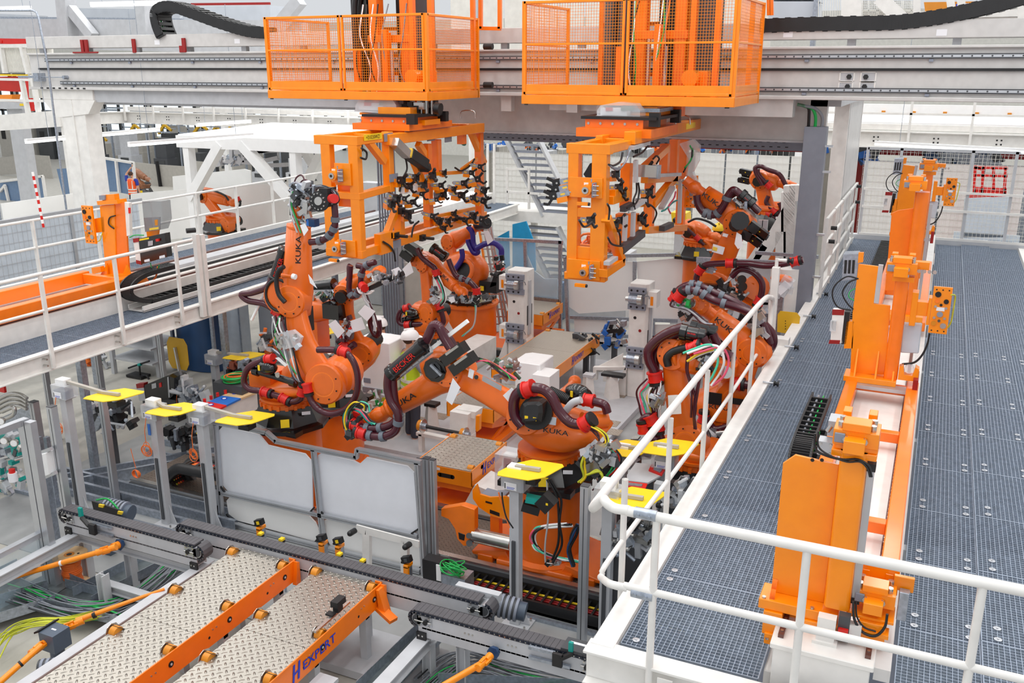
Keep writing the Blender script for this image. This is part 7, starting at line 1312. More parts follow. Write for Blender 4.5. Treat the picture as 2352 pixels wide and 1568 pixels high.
def conveyor(label,x0,x1,y,z,h=.27,left_round=True,right_round=True):
 t=thing('chain_conveyor',label,'conveyor',((x0+x1)/2,y,0));w_=.12;r=.085
 g=MB('light_grey').bx(x0+.1,x1-.1,y-.012,y,z-h,z-.035).bx(x0+.1,x1-.1,y+w_,y+w_+.012,z-h,z-.035).bx(x0+.1,x1-.1,y,y+w_,z-h+.02,z-h+.03);g.build('side_plate',t,bevel=.001)
 g=MB('chain');P=[];n=int((x1-x0-2*r)/.052);
 for i in range(n):P.append(((x0+r+i*.052,z),(1,0)))
 for i in range(1,7):a=pi/2-i*pi/7;P.append(((x1-r+cos(a)*r,z-r+sin(a)*r),(sin(a),-cos(a))))
 for i in range(n):P.append(((x1-r-i*.052,z-2*r),(-1,0)))
 for i in range(1,7):a=-pi/2-i*pi/7;P.append(((x0+r+cos(a)*r,z-r+sin(a)*r),(sin(a),-cos(a))))
 for(cx,cz),(dx,dz) in P:
  d=V((dx,0,dz));u=V((-dz,0,dx));g.mat('chain').ob((cx,y+w_/2,cz),d*.0245,(0,w_/2+.012,0),u*.009)
  if dx>.5:g.mat('chain_blue').ob((cx,y-.013,cz-.016),d*.024,(0,.006,0),u*.012).mat('steel').cyl((cx,y-.019,cz-.014),(cx,y-.024,cz-.014),.006,n=6)
 g.build('chain_links',t,kind='stuff')
 for xx,fl in((x0+r+.01,1),(x1-r-.01,-1)):
  MB('alu').cyl((xx,y-.01,z-r),(xx,y+w_,z-r),r*.75,n=20).mat('dark_grey').cyl((xx,y-.02,z-r),(xx,y-.01,z-r),r*.6,n=20).build('sprocket',t)
  g=MB('alu').bx(min(xx,xx+fl*.16),max(xx,xx+fl*.16),y-.02,y-.012,z-r-.05,z-r+.05).mat('black').cyl((xx+fl*.1,y-.02,z-r),(xx+fl*.1,y-.05,z-r),.025).mat('steel')
  for i in(0,1):
   for j in(-1,1):g.cyl((xx+fl*(.03+.1*i),y-.02,z-r+j*.045),(xx+fl*(.03+.1*i),y-.035,z-r+j*.045),.01,n=6)
  g.cyl((xx-.02,y-.035,z-r),(xx+fl*.16,y-.035,z-r),.008);g.build('tensioner',t)
 for xx in(x0+.14,x1-.14):MB('black').bx(xx-.05,xx+.05,y-.035,y-.012,z-h-.05,z-h+.06).bx(xx-.05,xx+.05,y-.07,y-.012,z-h-.06,z-h-.05).mat('steel').cyl((xx-.02,y-.035,z-h+.03),(xx-.02,y-.045,z-h+.03),.01,n=6).cyl((xx+.02,y-.035,z-h+.03),(xx+.02,y-.045,z-h+.03),.01,n=6).build('foot_bracket',t)
 g=MB('steel')
 for i in range(3):
  for k in(.3,.52):g.cyl((x0+(x1-x0)*k+i*.04,y-.012,z-h*.35),(x0+(x1-x0)*k+i*.04,y-.02,z-h*.35),.009,n=8)
 g.build('bolt',t);return t
k1=conveyor('short chain conveyor at lower left with a teal stop',-8.95,-6.75,6.68,.93)
k2=conveyor('long chain conveyor running behind both roller tables',-7.42,-3.42,6.98,.93,.32)
k3=conveyor('short chain conveyor at bottom centre ending by the platform corner',-4.12,-2.1,6.6,.93)
g=MB('teal');p=at(187,1175,6.66);g.bx(p.x-.02,p.x+.03,6.63,6.66,p.z-.05,p.z+.06).mat('black').bar(at(187,1188,6.63),at(205,1208,6.6),.04,.03).bx(at(205,1205,6.6).x,at(218,1205,6.6).x,6.58,6.62,at(210,1225,6.6).z,at(210,1203,6.6).z).mat('galv').bar(at(212,1203,6.64),at(256,1215,6.64),.03,.03).bar(at(205,1215,6.64),at(260,1232,6.64),.03,.03);g.build('stop_arm',k1)
g=MB('teal');p=at(1312,1485,6.56);g.bx(p.x-.02,p.x+.02,6.54,6.57,p.z-.04,p.z+.05).mat('black').bar(at(1315,1500,6.54),at(1288,1512,6.52),.045,.03).bx(at(1268,1510,6.5).x,at(1290,1510,6.5).x,6.5,6.53,at(1280,1532,6.5).z,at(1280,1503,6.5).z).mat('galv').bar(at(1215,1485,6.56),at(1275,1500,6.56),.03,.03).bar(at(1215,1508,6.56),at(1310,1532,6.56),.03,.03);g.build('stop_arm',k3)
MB('dark_grey').bx(-2.55,-1.95,6.58,6.76,.945,.965).mat('paper').bx(-2.5,-2.3,6.68,6.71,.965,.967).bx(-2.35,-2.15,6.64,6.67,.965,.967).build('cover_plate',k3)
g=MB('light_grey').bx(-3.9,-3.42,7.12,7.2,.86,.95);g.build('guide_strip',k2)
# ---- support frames under the conveyors
fr=thing('conveyor_trestle','grey-white steel support frame under the left chain conveyor','frame',(-8,5.5,0));g=MB('light_grey')
for x in(-8.75,-6.88):g.ibeam((x,3.6,.58),(x,6.9,.58),.12,.12)
for x,y in((-8.75,6.8),(-6.88,6.8),(-8.02,6.8),(-7.9,6.3),(-8.75,4.2),(-6.88,4.2)):g.ibeam((x,y,0),(x,y,.52),.1,.1)
g.ibeam((-8.0,6.4,.3),(-6.88,6.4,.3),.1,.1).ibeam((-8.75,6.75,.58),(-6.88,6.75,.58),.1,.1);g.build('beam',fr)
fr=thing('conveyor_trestle','grey-white steel support frame under the bottom centre conveyor','frame',(-3.5,5.5,0));g=MB('light_grey');g.ibeam((-3.98,3.6,.58),(-3.98,6.75,.58),.14,.12).ibeam((-3.6,6.7,0),(-3.6,6.7,.6),.1,.1).ibeam((-2.3,6.7,0),(-2.3,6.7,.6),.1,.1).ibeam((-3.98,6.7,0),(-3.98,6.7,.55),.1,.1).ibeam((-3.98,6.2,.2),(-2.2,6.2,.2),.1,.1).bar((-3.5,5.9,.05),(-2.1,5.9,.05),.1,.1);g.build('beam',fr)
fr=thing('conveyor_trestle','white braced support under the right end of the long conveyor','frame',(-4.3,7.05,0));g=MB('light_grey');g.bx(-4.2,-4.1,7.0,7.12,0,.62).prism([(-4.35,7.02,.012),(-4.22,7.02,.6),(-4.15,7.02,.6),(-4.15,7.02,.012)],(0,.1,0)).bx(-5.0,-4.9,7.0,7.1,0,.62).bx(-5.2,-4.0,6.5,7.2,.012,.1).bx(-7.2,-7.1,7.0,7.1,0,.62).mat('light_grey').bx(-4.95,-4.85,5.6,5.7,0,.6).bx(-4.55,-4.47,5.5,5.58,0,.62).bx(-4.6,-4.4,5.4,5.8,.56,.6).bar((-4.55,4.6,.3),(-4.55,5.6,.3),.08,.08);g.build('post',fr)
# ---- white panels in aluminium frame
ws=thing('panel_fence','white panel fence in aluminium profiles between the slim stands and the front lift table','fence',(-6.6,8.55,0));YP=8.55
def PP(pts,nm='white_panel',m='panel_white',dy=.02,Y=YP):g=MB(m);S(g,pts,Y,dy);return g.build(nm,ws)
PP([(503,988),(512,978),(595,998),(615,1022),(700,1042),(716,1060),(718,1168),(706,1180),(528,1133),(510,1112)])
PP([(730,1045),(738,1040),(812,1058),(826,1065),(842,1050),(935,1070),(950,1085),(960,1215),(948,1225),(745,1180),(728,1165)])
PP([(520,1150),(530,1138),(710,1185),(724,1200),(735,1225),(722,1243),(545,1195),(525,1180)],m='tarp');PP([(745,1195),(760,1192),(960,1235),(972,1260),(975,1290),(960,1305),(760,1255),(748,1230)],m='tarp')
PP([(545,1200),(960,1310),(960,1322),(800,1290),(640,1250),(545,1215)],'film_edge','tarp')
def prof(a,b,w_=.055,Y=YP-.05):
 g=MB('alu');p,q=at(*a,Y),at(*b,Y);g.bar(p,q,w_,w_,(0,1,0)).mat('dark_grey');g.bar(p-V((0,w_/2+.0005,0)),q-V((0,w_/2+.0005,0)),.001,.008,(0,1,0));return g.build('profile',ws)
prof((488,968),(612,992));prof((612,992),(635,1013));prof((632,1012),(820,1050));prof((818,1052),(822,1030));prof((822,1032),(968,1062));prof((495,975),(512,1225));prof((720,1032),(742,1238));prof((958,1062),(975,1330));prof((505,1130),(960,1232));prof((520,1200),(965,1312))
g=MB('alu')
for px,p0,p1,w_ in((502,1120,1215,.09),(966,1055,1318,.07),(985,1052,1325,.08),(1000,1055,1322,.06)):a=at(px,(p0+p1)/2,YP+.1);g.mat('alu').bx(a.x-w_/2,a.x+w_/2,YP+.05,YP+.05+w_,.012,at(px,p0,YP+.1).z).mat('dark_grey').bx(a.x-.004,a.x+.004,YP+.049,YP+.05,.012,at(px,p0,YP+.1).z-.01).bx(a.x-w_/2,a.x+w_/2,YP+.05,YP+.05+w_,at(px,p0,YP+.1).z,at(px,p0,YP+.1).z+.01)
g.build('upright',ws)
g=MB('black')
for(a,b,c,d) in((505,1115,520,1135),(708,1180,722,1165),(728,1165,742,1180),(520,1180,535,1200),(728,1243,742,1225),(945,1225,960,1215)):g.bar(at(a,b,YP-.06),at(c,d,YP-.06),.02,.02)
g.build('corner_brace',ws)
# sensors on orange hooks in front of the white panels
def hook(label,px,py,k=0):
 p=at(px,py,7.9);t=thing('sensor',label,'sensor',(p.x,7.9,0),'black sensors on orange hooks');g=MB('orange').bx(p.x-.03,p.x+.03,7.86,7.98,p.z-.02,p.z+.02).bx(p.x-.03,p.x+.03,7.86,7.9,p.z-.16,p.z).mat('galv').bx(p.x-.02,p.x+.02,7.9,7.98,.012,p.z-.02);g.build('hook',t,bevel=.004)
 g=MB('black').ob((p.x,7.9,p.z+.08),(.055,0,.02),(0,.03,0),(-.01,0,.035)).bx(p.x-.07,p.x-.02,7.88,7.92,p.z+.02,p.z+.04).mat('yellow' if k else 'dark_grey').ob((p.x,7.868,p.z+.08),(.02,0,.007),(0,.002,0),(-.005,0,.02));g.build('sensor_head',t);return t
hook('sensor on an orange hook, far left before the white panels',597,1212,1);hook('sensor on an orange hook under the joint of the white panels',740,1248);hook('yellow faced sensor on an orange hook right of the panel joint',778,1255,1);hook('sensor on an orange hook at the right end of the white frame',935,1298)
for i,(px,py) in enumerate(((598,1228),(646,1241),(779,1275),(832,1290))):p=at(px,py,7.5);o=MB('black').bx(p.x-.025,p.x+.025,7.48,7.54,p.z-.03,p.z).mat('yellow').bx(p.x-.025,p.x+.025,7.48,7.54,p.z,p.z+.025).mat('galv').bx(p.x-.01,p.x+.01,7.5,7.52,.012,p.z-.03).build('proximity_switch');tag(o,('small black and yellow switch below the far left hook','small black and yellow switch alone before the left white panel','small black and yellow switch below the yellow faced sensor','small black and yellow switch left of the white frame opening')[i],'switch','yellow capped switches behind the long conveyor')
wf=thing('stop_rig','white plate frame with a square opening and two black rubber stops','frame',at(890,1260,8.1));g=MB('white_paint');S(g,[(818,1205),(962,1243),(962,1258),(818,1222)],8.1,.02);S(g,[(832,1215),(848,1219),(848,1305),(832,1300)],8.1,.06);S(g,[(920,1240),(935,1244),(935,1325),(920,1322)],8.1,.06);S(g,[(835,1290),(848,1293),(848,1360),(835,1357)],8.12,.05);S(g,[(922,1310),(935,1313),(935,1375),(922,1372)],8.12,.05);g.build('frame',wf)
for px,py in((815,1218),(941,1249)):p=at(px,py,8.1);MB('black').cyl(p,p+V((.0,-.1,.01)),.035,n=14).sph(p+V((0,-.1,.01)),.035,n=12,m=6).build('rubber_stop',wf)
# ---- orange drive shafts, gearbox
def ujoint(g,p,d,r):
 d=d.normalized();a,b=frame(d);g.cyl(p-d*r*3,p-d*r*.8,r*1.05,r*.9,14).cyl(p+d*r*.8,p+d*r*3,r*.9,r*1.05,14).ob(p-d*r*.5,d*r*1.2,a*r*.3,b*r*1.15).ob(p+d*r*.5,d*r*1.2,b*r*.35,a*r*1.15).sph(p,r*.8,n=10,m=6)
d1=thing('drive_shaft','long orange cardan shaft joined to the left chain conveyor','drive shaft',atz(200,1280,.5));g=MB('orange');a,b=atx(-40,1345,-9.4) if 0 else at(-20,1340,5.9),at(245,1262,6.45);e=at(272,1251,6.6);g.cyl(a,b,.03,n=14);ujoint(g,b,e-a,.038);g.cyl(b+(e-b)*.5,e,.045).mat('deep_blue').cyl(e,e+(e-b).normalized()*.05,.07,.05,6).mat('paper').cyl(a.lerp(b,.6),a.lerp(b,.62),.031);g.build('shaft',d1)
d2_=thing('drive_shaft','orange cardan shaft from the blue-grey gearbox up to the left roller table','drive shaft',atz(250,1400,.5));g=MB('orange');a=at(378,1352,6.2);b=at(175,1425,5.55);c=at(148,1445,5.45);g.cyl(a,b,.015,.03,n=14);ujoint(g,at(165,1435,5.5),a-c,.038);g.mat('black').cyl(at(213,1414,5.66),at(220,1411,5.68),.032);g.build('shaft',d2_)
gb=thing('gearbox','blue-grey gearbox between two orange cardan shafts at lower left','gearbox',(0,0,0));c=at(127,1465,5.3);gb.location=c;OFF[gb.name]=c.copy();g=MB('gearbox').ob(c,(.1,0,0),(0,.1,0),(0,0,.1)).mat('black').ob(c+V((-.1,-.0,.11)),(.01,.02,0),(0,.12,0),(0,0,.01)).mat('gearbox').cyl(c+V((0,0,-.1)),c+V((0,0,-.25)),.07).bx(c.x-.1,c.x+.14,c.y-.08,c.y+.08,.0,c.z-.24).mat('paper').ob(c+V((0,0,.101)),(.03,0,0),(0,.01,0),(0,0,.001));g.build('housing',gb,bevel=.01)
d3_=thing('drive_shaft','orange cardan shaft from the gearbox towards the lower left corner','drive shaft',c);g=MB('orange');b=at(95,1482,5.15);a=at(-10,1575,4.6);g.cyl(a,b,.03,n=14);ujoint(g,at(92,1484,5.15),c-a,.038);g.mat('black').cyl(at(50,1522,4.9),at(45,1526,4.88),.033);g.build('shaft',d3_)
d4_=thing('drive_shaft','orange cardan shaft joined to the bottom centre conveyor','drive shaft',atz(1080,1530,.5));g=MB('orange');a=at(1000,1585,5.9);b=at(1112,1520,6.35);e=at(1132,1500,6.5);g.cyl(a,b,.03,n=14);ujoint(g,b,e-b,.036);g.mat('deep_blue').cyl(e,e+(e-b).normalized()*.05,.065,.05,6);g.build('shaft',d4_)
# ---- cable spool
sp_=thing('cable_spool','wooden cable spool wound with orange cable on the floor at lower left','spool',atz(170,1345,.01));c=atz(170,1345,.01);g=MB('wood').cyl(c,c+V((0,0,.02)),.2,n=28).cyl(c+V((0,0,.4)),c+V((0,0,.42)),.2,n=28).mat('ink').cyl(c+V((0,0,.42)),c+V((0,0,.422)),.03,n=14).cyl(c+V((.08,.06,.42)),c+V((.08,.06,.422)),.015,n=8).mat('amber').lathe(c+V((0,0,.42)),(0,0,1),[(.05,0),(.06,.001),(.055,.001)],16);g.build('flange',sp_)
g=MB('cable_orange')
for i in range(19):ring(g,c+V((0,0,.035+i*.02)),(random.uniform(-.04,.04),random.uniform(-.04,.04),1),.1+.006*sin(i),.012,18,6)
g.mat('orange_deep').cyl(c+V((0,0,.02)),c+V((0,0,.4)),.095,n=18);g.build('wound_cable',sp_)
# ---- galvanised trays and cables on the floor at lower left
def tray(label,P,w_=.3,h_=.1,z=.06):
 t=thing('cable_tray',label,'cable tray',P[0]);g=MB('galv_dark')
 for a,b in zip(P[:-1],P[1:]):
  a,b=V(a),V(b);d=(b-a).normalized();s_=d.cross(V((0,0,1)));g.bar(a+V((0,0,.0)),b,w_,.006,(0,0,1))
  for k in(-1,1):g.mat('galv').bar(a+s_*k*w_/2+V((0,0,h_/2)),b+s_*k*w_/2+V((0,0,h_/2)),.006,h_,(0,0,1));g.mat('galv_dark')
  for u in(.1,.9):c=a.lerp(b,u);g.bx(c.x-.02,c.x+.02,c.y-.02,c.y+.02,0,c.z)
 g.build('channel',t);return t
Z_=lambda x,y,z=.12:atz(x,y,z)
tray('galvanised cable tray crossing the floor under the left conveyor',[Z_(80,1330),Z_(190,1380),Z_(420,1260)],.35,.12)
tray('galvanised cable tray full of grey cables left of the gearbox',[Z_(-40,1420),Z_(120,1370),Z_(330,1420)],.4,.12)
tray('galvanised cable tray at the left edge below the orange shaft',[Z_(-60,1370),Z_(60,1310)],.3,.12)
tray('galvanised cable tray running to the bottom edge left of the bottom centre conveyor',[Z_(850,1600,.3),Z_(1010,1440,.3)],.3,.12)
tray('galvanised cable tray under the bottom centre conveyor',[Z_(1000,1600,.2),Z_(1420,1620,.2)],.4,.12)
cbl=thing('cable_bundle','heap of grey, green and yellow cables spread across the lower left floor','cables',Z_(180,1400));rr=random.Random(5)
g=MB('cable_grey')
for i in range(44):
 m_=rr.choice(('cable_grey',)*5+('green','dark_grey'));ox,oy=rr.uniform(-25,25),rr.uniform(-22,22);zz=rr.uniform(.13,.22)
 g.mat(m_).tube([Z_(x+ox*k,y+oy,zz) for x,y,k in((60+rr.uniform(-40,20),1360,1),(150,1395,.8),(230,1400,.8),(300,1380,.8),(380,1320,1),(420+rr.uniform(-30,30),1280,1))],.008,5,4)
for i in range(14):
 ox,oy=rr.uniform(-14,14),rr.uniform(-10,10);g.mat('cable_yellow').tube([Z_(x+ox,y+oy,z) for x,y,z in((-20,1500+rr.uniform(-50,60),.1),(30+rr.uniform(-10,10),1450,.3),(90,1428,.5),(160,1425,.45),(230,1410,.2))],.007,5,4)
for i in range(9):
 ox=rr.uniform(-12,12);g.mat('green').tube([Z_(x+ox,y+ox*.3,.2) for x,y in((60,1352),(120,1362),(180,1385),(240,1398),(300,1420))],.007,5,4)
g.build('cables',cbl,kind='stuff')
cb2=thing('cable_bundle','heap of grey and green cables on the floor under the bottom centre conveyor','cables',Z_(1060,1540));g=MB('cable_grey')
for i in range(34):
 ox,oy=rr.uniform(-30,30),rr.uniform(-25,25);g.mat(rr.choice(('cable_grey',)*4+('green','cable_grey','black'))).tube([Z_(x+ox,y+oy,rr.uniform(.1,.25)) for x,y in((980,1580),(1040,1530),(1100,1520),(1180,1545),(1300,1570),(1400,1580))],.008,5,4)
for i in range(8):ox=rr.uniform(-10,10);g.mat('green').tube([Z_(x+ox,y,.36) for x,y in((880,1570),(920,1525),(965,1485))],.008,5,4)
g.build('cables',cb2,kind='stuff')
gcl=thing('cable_coil','tangled bright green cable coil at the foot of the aluminium uprights','cable',atz(1040,1310,.3));g=MB('green');c=at(1042,1305,8.0)
for k in range(12):ring(g,c+V((rr.uniform(-.05,.05),rr.uniform(-.03,.03),rr.uniform(-.04,.04))),(rr.uniform(-.6,.6),rr.uniform(-.3,1),1),rr.uniform(.07,.13),.007,16,5)
g.build('loops',gcl);MB('black').bx(c.x-.4,c.x-.15,c.y,c.y+.15,.012,c.z+.02).mat('galv').bx(c.x-.15,c.x+.15,c.y-.02,c.y+.2,.012,c.z-.1).mat('white').bx(c.x-.22,c.x-.16,c.y-.01,c.y,c.z-.2,c.z).build('valve_block',gcl)
def ribmotor(label,px,py,Y,r,L_,dirv):
 c=at(px,py,Y);d=V(dirv).normalized();t=thing('ribbed_motor',label,'motor',c);g=MB('grey_cast')
 for i in range(12):g.mat('grey_cast' if i%2 else 'dark_grey').cyl(c+d*(L_*i/12),c+d*(L_*(i+1)/12),r if i%2 else r*.9,n=18)
 g.mat('gearbox').cyl(c+d*L_,c+d*(L_+.08),r*.8).bx(c.x-.05,c.x+.05,c.y-.05,c.y+.05,0,c.z-r*.5);g.build('housing',t);return t
ribmotor('grey ribbed motor behind the joint of the two centre conveyors',1120,1382,7.3,.12,.32,(1,.2,-.15));mt=ribmotor('grey ribbed motor with a green cable behind the left conveyor',240,1165,7.3,.13,.3,(1,.2,-.1));ribmotor('grey ribbed motor at the lower left edge of the roller table',90,1532,4.9,.08,.3,(1,.6,0))
g=MB('black');S(g,[(210,1150),(275,1172),(275,1190),(215,1172)],7.1,.02).mat('yellow');S(g,[(226,1158),(238,1160),(236,1166),(226,1164)],7.08,.02);S(g,[(270,1174),(281,1176),(279,1182),(269,1180)],7.08,.02);g.mat('green');T(g,[(222,1148),(245,1145),(262,1158),(275,1175)],7.2,.012);g.build('cover',mt)
# ---- aluminium posts and frames at the left edge
def pole(label,px0,py0,px1,py1,Y,w_,grp=None):
 a=at(px0,py0,Y);x=(a.x+at(px1,py1,Y).x)/2;t=thing('profile_post',label,'post',(x,Y,0),'free-standing aluminium profile posts');g=MB('alu').bx(x-w_/2,x+w_/2,Y,Y+w_,.0,a.z).mat('dark_grey').bx(x-.005,x+.005,Y-.001,Y,.05,a.z-.02).bx(x-w_/2-.001,x-w_/2,Y+w_/2-.005,Y+w_/2+.005,.05,a.z-.02).bx(x-w_/2,x+w_/2,Y,Y+w_,a.z,a.z+.008).mat('alu').bx(x-w_,x+w_,Y-w_/2,Y+w_*1.5,0,.012);g.build('profile',t);return t
pole('tall aluminium post in front of the second yellow plate',225,896,262,1150,8.3,.085);pole('aluminium post at far left beside the first slim stand',107,935,165,1260,6.9,.085);pole('aluminium post behind the far left frame, short and thick',72,925,85,1030,8.4,.1)
pole('square aluminium post left of the stand behind the railing bend',1340,1118,1335,1465,7.85,.085)
for i,(px0,py0,px1,py1,Y) in enumerate(((97,850,112,935,9.6),(215,800,232,900,10.2),(360,745,372,858,12.6))):pole('thin aluminium pole under the left walkway, %s of three from the left'%('first','second','third')[i],px0,py0,px1,py1,Y,.08)
lf=thing('corner_guard','aluminium guard frame with a clear pane at the bottom left corner','guard frame',(-9.5,6.0,0));YL2=6.35
g=MB('alu')
for px,p0 in((45,965),(62,970)):a=at(px,p0,YL2);g.bx(a.x-.05,a.x+.05,YL2,YL2+.08,0,a.z)
zt_=at(50,965,YL2).z;x_=at(45,965,YL2).x;g.bx(x_-.04,x_+.04,4.6,YL2+.08,zt_-.07,zt_).bx(x_-.04,x_+.04,4.6,YL2,.72,.78).bx(x_-.04,x_+.04,4.6,YL2,.05,.1);g.build('profile',lf)
MB('glass').bx(x_-.01,x_+.01,4.6,YL2,.12,.72).build('pane',lf)
wb=thing('switch_box','white square box mounted between aluminium profiles at far left','box',at(92,1080,6.8));g=MB('white');S(g,[(72,1048),(105,1040),(113,1090),(78,1103)],6.8,.12);g.build('housing',wb,bevel=.006);g=MB('alu');g.bar(at(70,1048,6.85),at(118,1030,6.85),.05,.04).bar(at(78,1106,6.85),at(128,1085,6.85),.05,.04);g.build('bracket',wb);MB('galv').bx(at(95,1100,6.95).x-.05,at(95,1100,6.95).x+.05,6.95,7.05,0,at(95,1100,6.9).z).build('post',wb)
pn=thing('valve_station','pneumatic station of steel pipes, gauges and a red valve at the left edge','valve station',atz(30,1150,.01));g=MB('steel')
for i in range(4):T(g,[(-20,925+i*11),(20,905+i*10),(45,905+i*9),(62,915+i*8)],8.3,.028)
T(g,[(5,945),(30,935),(32,950),(15,960),(-10,965)],8.0,.03);g.build('pipes',pn)
g=MB('galv');S(g,[(0,960),(75,925),(110,1230),(0,1250)],8.9,.03);g.build('back_panel',pn)
cluster(pn,20,1060,7.6,34,70,60,'fittings',s=.06,seed=55,mats=('galv','steel','clear','light_grey','dark_grey','teal'));g=MB('steel')
for px,py in((12,1010),(35,1015),(5,965)):p=at(px,py,7.5);g.mat('steel').cyl(p,p+V((.02,-.04,0)),.05,n=16).mat('white').cyl(p+V((.02,-.04,0)),p+V((.021,-.042,0)),.042,n=16)
p=at(28,1085,7.4);g.mat('red').cyl(p,p+V((0,0,.05)),.04).mat('paper').cyl(p-V((0,0,.12)),p,.06).mat('red').ob(at(6,893,9),(.06,0,0),(0,.02,0),(0,0,.05));g.build('gauge',pn)
g=MB('galv')
for px in(-5,15,108,125):x=at(px,1150,7.9).x;g.bx(x-.03,x+.03,7.9,7.96,0,at(px,1010,7.9).z)
g.build('upright',pn)
lo_=thing('cable_bundle','loop of mint, white and pink hoses in front of the drum of the front robot','cables',at(1240,1220,8.6));bundle(lo_,[(1310,1205),(1265,1207),(1235,1215),(1224,1235),(1235,1258),(1262,1275),(1300,1285),(1340,1292)],8.6,('mint','white','pink','black','black','white'),.014,.012)
bundle(lo_,[(1330,1205),(1318,1230),(1310,1265),(1318,1300)],8.5,('deep_blue','black','black'),.016,.02);bundle(lo_,[(1262,1100),(1275,1120),(1285,1150),(1290,1200),(1288,1250),(1270,1290)],8.5,('black','black'),.014,.02);bundle(lo_,[(1258,1105),(1260,1180),(1258,1250),(1252,1290)],8.5,('light_grey',),.01);cluster(lo_,1268,1292,8.5,16,6,8,'plugs',s=.04,seed=71,mats=('steel','black','light_grey'))
# ================================================================ the hall beyond the cell
MB('concrete').bx(-80,16,-2,62,-.4,-.2).build('floor_slab',kind='structure')
MB('concrete').bx(-80,-45,2,62,-.2,0).build('floor_far',kind='structure')
MB('fence_white').bx(-80,16,58,58.3,0,9).build('wall_back',kind='structure')
MB('fence_white').bx(-80.3,-80,2,58,0,9).build('wall_left',kind='structure')
def SZ(m,pts,Y,dy,name,t):g=MB(m);S(g,pts,Y,dy);return g.build(name,t)
def ground(px,py,Y):return at(px,py,Y).xy
# far windows in the left corner
for i in range(8):
 x=-79.9+i*5.2
 g=MB('window_sky').bx(x+.2,x+4.6,57.9,57.95,.5,5.2);g.mat('black')
 for k in range(4):g.bx(x+.1+k*1.5,x+.3+k*1.5,57.75,57.9,0,5.4)
 g.bx(x,x+4.8,57.75,57.9,5.2,5.4).bx(x,x+4.8,57.75,57.9,2.2,2.35);g.build('window_%d'%(i+1),kind='structure')
# long white steel mezzanine beam behind the gantry
mz=thing('mezzanine_edge','long white steel mezzanine beam with thin posts behind the overhead beam','beam',(-12,26,4));g=MB('white_paint').ibeam((-27.9,26.1,4.12),(6,26.1,4.12),.25,.42,.03).bx(-27.9,6,26.2,26.3,4.35,4.5);g.build('beam',mz)
g=MB('white_paint').ibeam((-27.9,26.1,4.12),(-34,10,4.12),.25,.42,.03).ibeam((-34,10,4.12),(-40,2.5,4.12),.25,.42,.03);g.build('side_beam',mz)
for i in range(24):x=-27.8+i*1.42;MB('white_paint').bx(x-.03,x+.03,25.92,25.98,4.0,5.3).build('post',mz)
g=MB('white_paint').bx(-27.9,6,25.92,25.98,5.25,5.32).bx(-27.9,6,25.92,25.97,4.75,4.8);g.build('rail',mz)
g=MB('ink')
for i in range(24):
 for k in range(4):x=-27.2+i*1.42+(k%2)*.1;z=4.08+(k//2)*.1;g.bx(x-.02,x+.02,25.965,25.97,z-.02,z+.02)
g.build('bolt',mz,kind='stuff')
for x,y in((-30.5,19.2),(-13.2,26.1),(2.5,26.1)):MB('white_paint').bx(x-.15,x+.15,y-.12,y+.15,0,4).build('column',mz)
sh=thing('storage_deck','bright white deck with a yellow dotted edge seen over the mezzanine beam','deck',(-12,30,4));g=MB('white').bx(-27,6,29,34,4.3,4.4).bx(-27,6,29,29.1,4.6,4.9).bx(-27,6,29.5,29.6,5.1,5.25);g.mat('amber')
for i in range(40):g.bx(-26.5+i*.8,-26.4+i*.8,28.95,29,4.65,4.72)
g.build('deck',sh)
for x in(-26,-15,-4,5):MB('white').bx(x,x+.2,29,29.2,0,4.3).build('column',sh)
# white truss stand
tt=thing('truss_frame','bright white roof frame with slanting struts beyond the left walkway','frame',(-20,24,0));zr=4.09
g=MB('white').prism([(-19.5,20,zr-.02),(-14.4,20,zr-.02),(-16.4,25.7,zr-.02),(-20.8,25.7,zr-.02)],(0,0,.04));g.bx(-19.5,-14.4,19.9,20.1,zr-.33,zr-.001).bar((-19.4,20,zr-.17),(-20.7,25.7,zr-.17),.16,.3).bar((-14.5,20,zr-.17),(-16.5,25.7,zr-.17),.16,.3);g.build('roof',tt)
for(a,b,c,d,w_) in((430,325,445,470,.45),(675,325,690,455,.45)):
 p,q_=at(a,b,20),at(c,d,20);MB('white').bx(p.x-.13,p.x+.07,19.93,20.2,0,zr-.1).build('column',tt)
for(a,b,c,d,Y) in((508,330,438,455,20),(555,330,665,455,20),(748,335,700,430,22.5),(690,330,760,440,24)):MB('white').bar(at(a,b,Y),at(c,d,Y),.25,.25,(0,1,0)).build('strut',tt)
hg=thing('hanging_gripper','grey welding frame hanging inside the white truss frame','gripper',at(570,380,23));g=MB('light_grey')
for(a,b,c,d) in((475,368,595,374),(595,372,640,362),(560,355,640,340),(615,380,660,378),(480,360,480,378),(540,350,700,342),(560,330,560,372),(532,325,533,370)):g.bar(at(a,b,23),at(c,d,23),.12,.12)
for px in(490,590,640):p=at(px,368,23);g.bar(p,V((p.x,23,4.08)),.05,.05)
g.build('frame',hg);cluster(hg,520,368,23,34,7,26,'clamps',s=.12,seed=91,mats=('light_grey','white','galv'))
